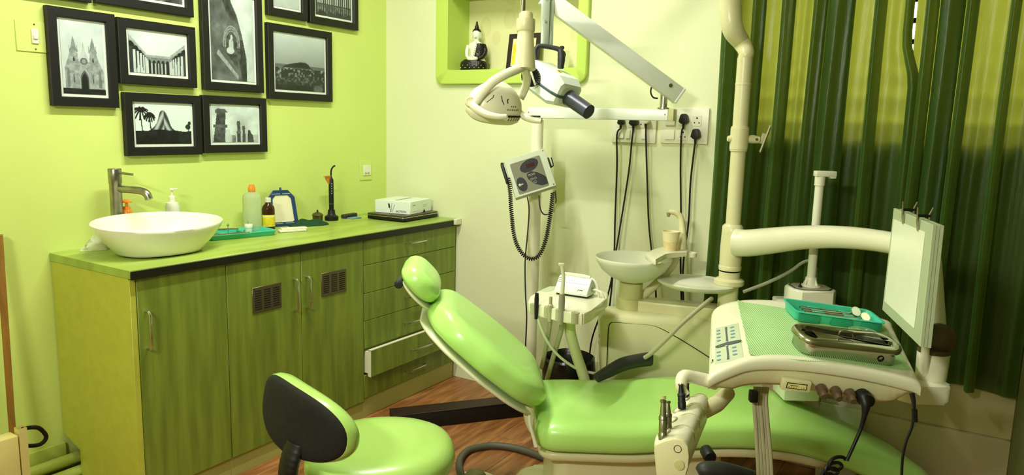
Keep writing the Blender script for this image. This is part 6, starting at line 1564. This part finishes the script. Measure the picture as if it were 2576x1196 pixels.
# surface lookup: pixel -> point on the tray top
US = np.linspace(0, KT - 1, 260); VS = np.linspace(0.0, 1.0, 160)
NA = np.array([p_[:] for p_ in NP]); FA = np.array([p_[:] for p_ in FP])
NI = np.stack([np.interp(US, np.arange(KT), NA[:, k]) for k in range(3)], -1); FI = np.stack([np.interp(US, np.arange(KT), FA[:, k]) for k in range(3)], -1)
SG = NI[:, None, :] * (1 - VS)[None, :, None] + FI[:, None, :] * VS[None, :, None]; SG[:, :, 2] -= 0.003
rel = SG - np.array(CAM[:]); zc_ = rel @ np.array(FWD[:])
SPX = IMG_W / 2 + FOCAL * (rel @ np.array(RGT[:])) / zc_; SPY = IMG_H / 2 - FOCAL * (rel @ np.array(UPV[:])) / zc_
def tp(px, py, up=0.0):
    k = np.argmin((SPX - px) ** 2 + (SPY - py) ** 2); i, j = divmod(k, SG.shape[1])
    return Vector(SG[i, j]) + zu * up
def tnorm(px, py):
    a = tp(px - 25, py); b = tp(px + 25, py); c = tp(px, py + 20); d = tp(px, py - 20)
    return (b - a).cross(d - c).normalized()
# keypad
KQ = ((1790, 830), (1856, 814), (1870, 902), (1786, 921))
def kq_(u, v, up=0.001):
    (ax_, ay_), (bx_, by_), (cx_, cy_), (dx_, dy_) = KQ
    x = (ax_ * (1 - u) + bx_ * u) * (1 - v) + (dx_ * (1 - u) + cx_ * u) * v; y = (ay_ * (1 - u) + by_ * u) * (1 - v) + (dy_ * (1 - u) + cy_ * u) * v
    return tp(x, y, up)
m = MB(); m.slab([[kq_(u, v, 0.0012) for v in np.linspace(0, 1, 8)] for u in np.linspace(0, 1, 6)], (0, 0, -0.003)); kp = part('keypad', m, 'keypad', r)
KO = kq_(0, 0, 0.0016); KU = kq_(1, 0, 0.0016) - KO; KV = kq_(0, 1, 0.0016) - KO
kctr = kq_(0.5, 0.5, 0.0016)
def kdisc(u, v, ru, rv, n=16, up=0.0018):
    c = kq_(u, v, up); eu = (kq_(min(1, u + 0.15), v, up) - kq_(max(0, u - 0.15), v, up)).normalized(); ev = (kq_(u, max(0, v - 0.15), up) - kq_(u, min(1, v + 0.15), up)).normalized()
    nn = eu.cross(ev).normalized(); mm = MB()
    mm.rings([[c + eu * (ru * cos(2 * pi * k / n)) + ev * (rv * sin(2 * pi * k / n)) + nn * h for k in range(n)] for h in (-0.0006, 0.0008)])
    return mm
for u, vs in ((0.26, (0.09, 0.185, 0.28, 0.375, 0.70, 0.80, 0.905)), (0.76, (0.09, 0.185, 0.28, 0.375, 0.66, 0.76, 0.865))):
    for v in vs: part('key', kdisc(u, v, 0.0058, 0.0034), 'key_blue', kp)
part('centre_pad', kdisc(0.58, 0.515, 0.0340, 0.0088, 24, 0.0020), 'key_dark', kp)
m = MB(); m.slab([[kq_(u, v, 0.0022) for v in np.linspace(0.05, 0.95, 10)] for u in (0.515, 0.575)], (0, 0, -0.0015)); part('divider_bar', m, 'key_dark', kp)
for u, v in ((0.27, 0.55), (0.52, 0.47), (0.52, 0.58), (0.80, 0.49)): part('arrow_mark', kdisc(u, v, 0.0030, 0.0012, 10, 0.0032), 'cool_white', kp)
eu_ = (kq_(0.2, 0.8) - kq_(0.2, 1.0)).normalized(); en_ = (kq_(0.3, 0.9) - kq_(0.05, 0.9)).normalized().cross(eu_)
text('keypad_lettering', 'Com', 0.009, frame(kq_(0.065, 0.90, 0.002), eu_, en_ if en_.z > 0 else -en_), 'ink', kp)
# gauge, knobs, connector on the near face (direction towards the viewer)
def nface(px, py, d_=DN + 0.010): return pd(px, py, d_)
gx = (nface(2035, 972) - nface(1970, 964)).normalized()
Mg_ = frame(nface(2003, 971, DN + 0.006), gx, -FH + zu * -0.1)
m = MB(Mg_); m.box(-0.034, 0.034, -0.014, 0.014, -0.014, 0.0035, 0.002); ga = part('pressure_gauge', m, 'cream_plastic', cb_)
m = MB(Mg_); m.box(-0.0245, 0.0245, -0.0075, 0.0075, 0.003, 0.0042); part('gauge_window', m, 'slot_black', cb_)
m = MB(Mg_); m.box(-0.0225, 0.0225, -0.0055, 0.0055, 0.004, 0.0047); part('gauge_scale', m, 'label_cream', cb_)
m = MB(Mg_); m.box(-0.016, 0.002, 0.0005, 0.0020, 0.0047, 0.0052)
for k in range(7): m.box(-0.019 + 0.006 * k, -0.0182 + 0.006 * k, -0.0045, -0.0015, 0.0047, 0.0052)
part('gauge_needle', m, 'ink', cb_)
for x_, y_ in ((2068, 984), (2104, 990), (2140, 996)):
    c_ = nface(x_, y_, DN + 0.012); m = MB(frame(c_, gx, -FH * 0.92 - zu * 0.35 + R0 * 0.12)); m.lathe([(0.0125, -0.012), (0.0125, 0.004), (0.0095, 0.006), (0.0085, 0.020), (0.0075, 0.022), (0, 0.022)], 18); part('control_knob', m, 'brown_cap', cb_)
c_ = nface(2172, 1000, DN + 0.012); m = MB(frame(c_, gx, -FH)); m.lathe([(0.019, -0.014), (0.019, 0.006), (0.016, 0.010), (0.015, 0.028), (0, 0.030)], 20); part('foot_switch_socket', m, 'black_plastic', cb_)
m = MB(); m.tube([pd(x, y, d_) for x, y, d_ in ((2173, 1000, DN - 0.015), (2178, 1020, DN - 0.025), (2174, 1048, DN - 0.025), (2165, 1080, DN - 0.02), (2148, 1120, DN - 0.02), (2130, 1160, DN - 0.02))], [0.014, 0.011, 0.006, 0.0045, 0.0042, 0.0042], 10, sub=5)
co = []
for k in range(70):
    t = k / 69; a_ = 2 * pi * 4.2 * t
    c0 = pd(2130 - 40 * t, 1160 + 60 * t, DN - 0.02); co.append(c0 + RGT * (0.020 * cos(a_) - 0.02 * (1 if k == 0 else 1) + 0.02 * 0) + UPV * 0.012 * sin(a_) + FWD * 0.006 * cos(a_))
m.tube(co, 0.0042, 8); part('coiled_lead', m, 'black_plastic', cb_)
m = MB(); m.tube([pd(x, y, d_) for x, y, d_ in ((2294, 990, DN + 0.01), (2298, 1010, DN + 0.005), (2299, 1030, DN))], [0.006, 0.005, 0.0035], 8, sub=3); m.tube([pd(2300, 1030, DN), pd(2301, 1062, DN)], 0.0065, 8); m.tube([pd(x, y, DN) for x, y in ((2299, 1040), (2294, 1075), (2280, 1110), (2271, 1150), (2268, 1200), (2266, 1260))], 0.0032, 8, sub=5); part('dangling_lead', m, 'black_plastic', cb_)
m = MB(); m.tube([pd(2301, 1062, DN), pd(2302, 1073, DN)], 0.0028, 8); part('lead_tip', m, 'chrome', cb_)
# hose bundle below the table
for k in range(5):
    m = MB(); o_ = (k - 2) * 0.0075
    m.tube([pd(1915, 975, 1.86) + R0 * o_ , pd(1912, 1010, 1.85) + R0 * o_, pd(1917, 1080, 1.85) + R0 * (o_ * 1.05) + FH * 0.004 * (k % 2), pd(1922, 1150, 1.85) + R0 * (o_ * 1.1), pd(1926, 1230, 1.85) + R0 * (o_ * 1.1), pd(1930, 1300, 1.86) + R0 * o_], 0.0050, 8, sub=4); part('supply_hose', m, 'putty_plastic', r)
m = MB(frame(pd(1895, 998, 1.83), R0, zu)); m.box(-0.010, 0.010, -0.010, 0.010, -0.014, 0.016, 0.003); part('hose_clip', m, 'black_plastic', r)
# side handle
m = MB(); m.tube([pd(x, y, d_) for x, y, d_ in ((1800, 966, DN + 0.04), (1778, 958, DN + 0.03), (1745, 950, DN + 0.02), (1722, 948, DN + 0.01), (1714, 962, DN), (1716, 982, DN - 0.005), (1728, 996, DN - 0.01))], [0.016, 0.0165, 0.0155, 0.0165, 0.0150, 0.0125, 0.0105], 14, sub=5); part('side_handle', m, 'ivory_plastic', r)
# handpiece holder bar along the near-left side
hb0 = pd(1690, 1150, 1.50); hb1 = pd(1752, 1030, 1.84)
hd_ = (hb1 - hb0); Lh = hd_.length
Mhb = frame(hb0, hd_, zu)             # local x away along the bar, y to the left, z up
prof_h = [(-0.034, 0.010), (-0.030, 0.030), (-0.018, 0.040), (-0.002, 0.040), (0.018, 0.030), (0.032, 0.020), (0.034, 0.008), (0.026, -0.040), (-0.016, -0.046), (-0.030, -0.030), (-0.034, -0.010)]
m = MB(Mhb); rg = []
for i in range(49):
    t = i / 48; ph = (t * 4.0) % 1.0; bump_ = 0.010 * (sin(pi * ph) ** 0.7)
    rg.append([(t * Lh, y_ * (1 - 0.12 * t) + (bump_ if y_ > 0.01 else 0), z_ + (0.4 * bump_ if (y_ > 0.01 and z_ > 0.0) else 0)) for y_, z_ in prof_h])
m.rings(rg); hb = part('holder_bar', m, 'ivory_plastic', r, sharp=50)
m = MB(Mhb); m.rings([[(x_, y_ * s_, z_ * s_) for y_, z_ in prof_h] for x_, s_ in ((0.001, 1.04), (-0.005, 1.06), (-0.009, 1.02), (-0.010, 0.95))]); part('holder_end_cap', m, 'cream_plastic', r, sharp=40)
m = MB(Mhb @ frame((-0.010, -0.012, 0.022), (0, -1, 0), (-1, 0, 0))); m.tube([(0.0075 * cos(2 * pi * k / 16), 0.0075 * sin(2 * pi * k / 16), 0.0003) for k in range(16)], 0.0007, 5, closed=True); part('cap_ring', m, 'slot_black', hb)
m = MB(Mhb @ frame((-0.010, -0.018, -0.010), (0, -1, 0), (-1, 0, 0))); m.lathe([(0.011, 0), (0.010, 0.003), (0, 0.004)], 18); part('cap_button', m, 'tan_plastic', hb)
for k in range(4):
    x_ = Lh * (k + 1.0) / 4 if k < 3 else Lh * 0.995
    m = MB(Mhb); m.tube([(x_, y_ * (1 - 0.12 * x_ / Lh), z_ + 0.0006) for y_, z_ in prof_h[0:6]], 0.0009, 5, sub=3); part('slot_groove', m, 'tan_plastic', hb)
    c_ = Mhb @ Vector((Lh * (k + 0.5) / 4, 0.026, 0.032)); m = MB(frame(c_, hd_, (Mhb.to_3x3() @ Vector((0, 0.5, 1))))); m.lathe([(1.0, 0.0), (0.9, 0.0025), (0.75, 0.0005), (0.0, -0.001)], 20, sx=0.026, sy=0.014); part('slot_cradle', m, 'putty_plastic', hb)
m = MB(); m.tube([hb1 - hd_.normalized() * 0.03 + R0 * 0.01, hb1 + R0 * 0.05 + zu * 0.015, pd(1830, 990, 1.92)], [0.022, 0.021, 0.02], 12); part('holder_strut', m, 'cream_plastic', r)
# handpieces
def handpiece(label, base, tip, tipcol, dark=False):
    r2 = thing('handpiece', label, 'dental tool', base, None)
    d_ = (tip - base); L_ = d_.length; Mq = frame(base, R0, d_)
    m = MB(Mq); m.lathe([(0.0085, 0), (0.0095, 0.004), (0.0095, 0.016), (0.0085, 0.018), (0.0090, 0.022), (0.0085, L_ * 0.48), (0.0072, L_ * 0.52), (0.0070, L_ * 0.62), (0.0050, L_ * 0.86), (0.0045, L_ * 0.92), (0, L_ * 0.92)], 16); part('body', m, 'black_plastic' if dark else 'stainless', r2)
    m = MB(Mq); m.lathe([(0.0092, L_ * 0.49), (0.0092, L_ * 0.58), (0.0078, L_ * 0.60)], 16, cap=(False, False)); part('grip', m, 'brushed_steel' if not dark else 'charcoal', r2)
    m = MB(Mq); m.lathe([(0.0062, L_ * 0.90), (0.0066, L_ * 0.915), (0.0066, L_ * 0.96), (0.0050, L_ * 0.97), (0, L_ * 0.97)], 12); part('head', m, 'stainless', r2)
    if tipcol:
        m = MB(Mq); m.lathe([(0.0028, L_ * 0.965), (0.0028, L_ * 0.98), (0.0060, L_ * 0.985), (0.0060, L_ * 1.06), (0, L_ * 1.06)], 12); part('coloured_cap', m, tipcol, r2)
    return r2
handpiece('steel handpiece with a pale green cap, outermost in the holder bar', pd(1668, 1112, 1.52), pd(1650, 1004, 1.53), 'tan_plastic')
handpiece('slim steel handpiece without a cap, leaning behind the capped one', pd(1680, 1092, 1.57), pd(1661, 1008, 1.58), None)
handpiece('black handpiece with a silver head, in the holder slot below the side handle', pd(1716, 1030, 1.70), pd(1697, 966, 1.72), None, True)
handpiece('black handpiece mostly hidden behind the side handle', pd(1725, 1000, 1.82), pd(1710, 938, 1.83), None, True)

# joint at the right end
jc = pd(2344, 925, 1.92); 
m = MB(T(jc.x, jc.y, 0)); zj0, zj1 = pd(2344, 957, 1.92).z, pd(2344, 885, 1.92).z
m.lathe([(0.030, zj0 - 0.022), (0.030, zj0 - 0.004), (0.034, zj0 - 0.002), (0.037, zj0 + 0.006), (0.0385, zj1 - 0.004), (0.0385, zj1)], 32); part('joint_cylinder', m, 'ivory_plastic', r)
m = MB(T(jc.x, jc.y, zj1)); m.lathe([(0.0385, 0), (0.0390, 0.006), (0.036, 0.010), (0, 0.012)], 32); m.ell((0.008, 0.014, 0.034), (0.042, 0.036, 0.042), 24, 12); part('joint_cap', m, 'brown_cap', r, 'dark brown rubber joint cap')
jb = pd(2338, 985, 1.90); Mjb = frame(jb, R0, zu); m = MB(Mjb); m.prism(round_rect(-0.085, 0.040, -0.040, 0.045, 0.022), -0.022, 0.026, 0.008, 3); part('joint_block', m, 'ivory_plastic', r)

# napkin ----------------------------------------------------------------------------------
NQ = ((1852, 760), (2222, 812), (2296, 934), (1882, 896))
g = []
for i in range(40):
    u = i / 39; row = []
    for j in range(22):
        v = j / 21
        (ax_, ay_), (bx_, by_), (cx_, cy_), (dx_, dy_) = NQ
        x = (ax_ * (1 - u) + bx_ * u) * (1 - v) + (dx_ * (1 - u) + cx_ * u) * v; y = (ay_ * (1 - u) + by_ * u) * (1 - v) + (dy_ * (1 - u) + cy_ * u) * v
        lift = 0.0016 + 0.0006 * sin(9 * u + 3 * v) + (0.006 * max(0, 0.06 - u) / 0.06 * (0.4 + 0.6 * abs(sin(7 * v + 1))))
        row.append(tp(x, y, lift))
    g.append(row)
sm = [[(g[max(i - 1, 0)][j] + g[i][j] * 2 + g[min(i + 1, 39)][j]) / 4 for j in range(22)] for i in range(40)]
m = MB(); m.slab(sm, (0, 0, -0.0010)); solo('paper_napkin', m, 'napkin', 'light green ribbed paper napkin spread over the delivery table', 'napkin')
# teal tray on the table
a_ = tp(2002, 812); b_ = tp(2216, 841); nn = tnorm(2095, 800)
tx = (b_ - a_); L_ = tx.length; far = tp(1985, 768); Wd = 0.088
Mt3 = frame((a_ + b_) / 2 + (nn.cross(tx.normalized())) * (Wd / 2 + 0.004) + nn * 0.0042, tx, nn)
r = instrument_tray('dental_tray', 'turquoise plastic tray of mirrors and probes on the delivery table', Mt3, L_ + 0.006, Wd, 0.028)
m = MB(Mt3)
for k in range(7):
    for x0, x1 in ((-0.060, -0.024), (0.034, 0.064)): m.box(x0, x1, -0.036 + 0.0105 * k, -0.031 + 0.0105 * k, 0.003, 0.020, 0.0012, 1)
pieces('rest_rib', m, 'teal_plastic', r)
m = MB(Mt3)
for x0, x1 in ((-L_ / 2 + 0.004, -0.060), (-0.024, 0.034), (0.064, L_ / 2 - 0.004)): m.box(x0, x1, -Wd / 2 - 0.0035, -Wd / 2 + 0.004, 0.0, 0.024, 0.002)
pieces('side_foot', m, 'teal_dark', r)
for k in range(4):
    y_ = -0.028 + 0.0105 * k * 1.5
    m = MB(Mt3); m.tube([(-0.085, y_, 0.020), (-0.075, y_, 0.0175), (0.06, y_, 0.0175), (0.075, y_, 0.020)], [0.0016, 0.0034, 0.0034, 0.0016], 8, sub=3); solo('dental_probe', m, 'brushed_steel', 'steel probe lying across the ribs of the turquoise tray', 'instrument', 'probes in the turquoise tray')
for k, (x_, y_, lab) in enumerate(((0.072, 0.012, 'round mouth mirror with a white face propped at the far side of the turquoise tray'), (0.082, -0.022, 'round mouth mirror with a golden reflection, near the corner of the turquoise tray'))):
    r2 = thing('mouth_mirror', lab, 'mirror', Mt3 @ Vector((x_, y_, 0.022)))
    Mm = Mt3 @ frame((x_, y_, 0.030), (1, 0.2, 0.15), (0.1, -0.75 + 0.15 * k, 0.75))
    m = MB(Mm); m.lathe([(0.0138, -0.0015), (0.0143, 0.0), (0.0138, 0.0016), (0.0128, 0.0016)], 22, cap=(True, False)); part('rim', m, 'chrome', r2)
    m = MB(Mm); m.lathe([(0.0129, 0.0012), (0.0, 0.0013)], 22, cap=(False, True)); part('glass', m, ('viewer_face', 'mirror')[k], r2)
    m = MB(Mt3); m.tube([(x_ - 0.008, y_ - 0.002, 0.028), (x_ - 0.03, y_, 0.021), (x_ - 0.11, y_ + 0.002, 0.018)], [0.0012, 0.0022, 0.003], 8, sub=3); part('stem', m, 'stainless', r2)
# steel instrument box
a_ = tp(2014, 899); b_ = tp(2256, 930); nn = tnorm(2130, 900); tx = b_ - a_; L_ = tx.length; Wd = 0.085
Mb3 = frame((a_ + b_) / 2 + nn.cross(tx.normalized()) * (Wd / 2) + nn * 0.0035, tx, nn)
r = thing('steel_box', 'shiny stainless steel instrument box with a loose lid on the delivery table', 'box', Mb3.translation)
m = MB(Mb3)
def sr(d_, z_, r_=0.030): return [(p_[0], p_[1], z_) for p_ in round_rect(-L_ / 2 - d_, L_ / 2 + d_, -Wd / 2 - d_, Wd / 2 + d_, r_ + d_, 6)]
m.rings([sr(-0.006, 0.0), sr(-0.001, 0.004), sr(0.0, 0.038), sr(-0.002, 0.038), sr(-0.003, 0.006)]); part('body', m, 'stainless', r, sharp=50)
Ml3 = Mb3 @ T(0, 0, 0.034) @ RY(radians(-1.2)) @ RX(radians(1.0))
m = MB(Ml3); m.rings([sr(0.008, 0.0), sr(0.009, 0.002), sr(0.008, 0.010), sr(0.004, 0.015), sr(-0.006, 0.016), sr(-0.010, 0.0145), sr(-0.030, 0.0145, 0.012), sr(-0.034, 0.0165, 0.010)]); part('lid', m, 'stainless', r, sharp=50)
m = MB(Ml3); m.tube([(-0.022, 0, 0.0165), (-0.018, 0, 0.026), (0.010, 0, 0.027), (0.016, 0, 0.0165)], 0.003, 8, sub=4); part('lid_handle', m, 'stainless', r)
m = MB(Mb3 @ frame((L_ * 0.30, -Wd / 2 - 0.0006, 0.018), (1, 0, 0), (0, -1, 0))); m.tube([(0.007 * cos(2 * pi * k / 14), 0.007 * sin(2 * pi * k / 14), 0.0) for k in range(14)], 0.0011, 5, closed=True); part('catch_ring', m, 'iron_dark', r)
# glass dish
gd = tp(2168, 862, 0.002); Mgd = frame(gd, R0, tnorm(2160, 850)); 
m = MB(Mgd); m.lathe([(0.020, 0.0), (0.026, 0.002), (0.037, 0.018), (0.040, 0.026), (0.0385, 0.0262), (0.035, 0.018), (0.024, 0.004), (0, 0.0035)], 36); solo('glass_dish', m, 'thin_glass', 'small clear glass dish between the turquoise tray and the steel box', 'dish')

# film viewer -------------------------------------------------------------------------------
V = [pd(2248, 524, 2.06), pd(2347, 566, 1.72), pd(2314, 873, 1.72), pd(2219, 780, 2.06)]     # TL TR BR BL
vn = (V[1] - V[3]).cross(V[0] - V[2]).normalized()
if vn.dot(CAM - V[0]) < 0: vn = -vn
vc = sum(V, Vector()) / 4
r = thing('film_viewer', 'upright white X-ray film viewer panel with metal clips beside the delivery table', 'film viewer', (vc.x, vc.y, V[2].z))
def vrg(s_, off): return [vc + (p_ - vc) * s_ + vn * off for p_ in V]
m = MB(); m.rings([vrg(1.0, -0.024), vrg(1.0, -0.0165)]); m.rings([vrg(0.995, -0.0155), vrg(0.995, -0.009)]); m.rings([vrg(1.0, -0.008), vrg(1.0, -0.001), vrg(0.99, 0.0)]); part('housing', m, 'viewer_rim', r, sharp=20)
def vq(u, v): return (V[0] * (1 - u) + V[1] * u) * (1 - v) + (V[3] * (1 - u) + V[2] * u) * v
q4 = [vq(0.055, 0.10), vq(0.86, 0.085), vq(0.85, 0.90), vq(0.055, 0.90)]
m = MB(); m.rings([[p_ + vn * 0.0004 for p_ in q4], [p_ + vn * 0.0016 for p_ in q4]]); part('screen', m, 'viewer_face', r)
# stand of the viewer
m = MB(); m.tube([vq(0.55, 0.75) - vn * 0.03, vq(0.6, 0.95) - vn * 0.05, pd(2325, 965, 1.92)], 0.010, 12, sub=3); part('bracket', m, 'ivory_plastic', r)
for k, u in enumerate((0.34, 0.72)):
    b0 = vq(u, 0.06) + vn * 0.003; upv = (V[0] - V[3]).normalized(); ev = (V[1] - V[0]).normalized()
    r2 = thing('film_clip', ['bent steel clip on the film viewer, closer to the curtain', 'bent steel clip on the film viewer with its springs showing, closer to the joint cap'][k], 'clip', b0)
    m = MB(); m.tube([b0 - upv * 0.012, b0 + upv * 0.014 + vn * 0.003, b0 + upv * 0.030 + vn * 0.004, b0 + upv * 0.048 + vn * 0.007 + ev * 0.005], [0.0026, 0.0034, 0.0030, 0.0026], 8); part('front_prong', m, 'brushed_steel', r2)
    m = MB(); m.tube([b0 - vn * 0.028 + upv * 0.0, b0 - vn * 0.022 + upv * 0.030, b0 - vn * 0.028 + upv * 0.050 + ev * 0.005], [0.0034, 0.0030, 0.0026], 8); part('rear_prong', m, 'brushed_steel', r2)
    m = MB(); m.tube([b0 + upv * 0.026 + vn * 0.004, b0 + upv * 0.028 - vn * 0.024], 0.004, 10); part('spring', m, 'iron_dark', r2)

# white device with a pole behind the table, on a trolley -----------------------------------------
SD = 2.66
sb = pd(2035, 762, SD); zt2 = sb.z
r = thing('wall_shelf', 'white box shelf on a wall arm behind the delivery table, carrying the pole device', 'shelf', (sb.x, sb.y, 0.402))
Mtr = frame((sb.x, sb.y, 0), R0, zu)
m = MB(Mtr); m.box(-0.10, 0.10, -0.10, 0.10, zt2 - 0.024, zt2, 0.006); part('top', m, 'white_plastic', r)
m = MB(Mtr); m.box(-0.085, 0.045, -0.06, 0.06, 0.402, zt2 - 0.024, 0.006); part('body', m, 'white_plastic', r)
m = MB(); m.box(sb.x - 0.045, sb.x + 0.025, sb.y - 0.03, YB - 0.007, 0.402, 0.430, 0.004); part('wall_arm', m, 'white_plastic', r)
r = thing('pole_device', 'white tabletop device with an upright white pole and clamp, in front of the curtain', 'dental device', (sb.x, sb.y, zt2))
Md3 = frame((sb.x, sb.y, zt2), R0, zu)
oc = [(0.080, -0.035), (0.080, 0.035), (0.055, 0.070), (-0.055, 0.070), (-0.080, 0.035), (-0.080, -0.035), (-0.055, -0.070), (0.055, -0.070)]
m = MB(Md3); m.prism(oc, 0.0, 0.058, 0.008, 3); part('base', m, 'white_plastic', r)
m = MB(Md3); m.prism([(x_ * 0.86, y_ * 0.86) for x_, y_ in oc], 0.058, 0.0605); part('panel', m, 'key_dark', r)
m = MB(Md3); m.prism([(x_ * 0.78, y_ * 0.80) for x_, y_ in oc], 0.0605, 0.0612); part('panel_face', m, 'putty_plastic', r)
m = MB(Md3); m.lathe([(0.034, 0.060), (0.036, 0.063), (0.030, 0.068), (0.021, 0.070), (0.020, 0.092), (0.018, 0.096)], 24)
for k in range(4): m.prism([(0.018, 0), (0.034, 0), (0.018, 0.034)], -0.002, 0.002, M=T(0, 0, 0.062) @ RZ(k * pi / 2 + 0.5) @ RX(pi / 2))
part('pole_foot', m, 'white_plastic', r)
ph = pd(2046, 455, SD).z - zt2
m = MB(Md3); m.lathe([(0.0155, 0.07), (0.0150, ph), (0, ph)], 20); part('pole', m, 'white_plastic', r)
m = MB(Md3); m.lathe([(0.0180, ph - 0.012), (0.0180, ph + 0.020), (0, ph + 0.020)], 20); m.box(-0.020, 0.052, -0.016, 0.016, ph + 0.020, ph + 0.040, 0.003); m.box(0.030, 0.052, -0.014, 0.014, ph + 0.014, ph + 0.024, 0.003); part('clamp', m, 'white_plastic', r)
m = MB(Md3 @ T(-0.045, -0.02, 0.061)); m.lathe([(0.007, 0), (0.006, 0.006), (0.0025, 0.008), (0.0025, 0.016), (0, 0.016)], 12); part('toggle', m, 'black_plastic', r)
m = MB(Md3 @ T(0.030, 0.03, 0.061)); m.lathe([(0.007, 0), (0.007, 0.012), (0.005, 0.014), (0.005, 0.04), (0.003, 0.042), (0.003, 0.065)], 12); part('jack_plug', m, 'putty_plastic', r)
# open white box beside the legs
ob = ony(2125, 1018, 3.034)
r = thing('open_box', 'narrow open white box standing against the wall beyond the foot of the chair', 'box', (ob.x, 3.034, 0))
Mob = T(ob.x, 3.034, 0); zt3 = ob.z
m = MB(Mob)
def obr(d_, z_): return [(p_[0], p_[1], z_) for p_ in round_rect(-0.085 + d_, 0.070 - d_, -0.033 + d_, 0.033 - d_, 0.010, 3)]
m.rings([obr(0.004, 0.0005), obr(0.0, zt3 - 0.002), obr(0.002, zt3), obr(0.006, zt3), obr(0.007, zt3 - 0.002), obr(0.010, zt3 - 0.08)]); part('shell', m, 'white_plastic', r, sharp=40)
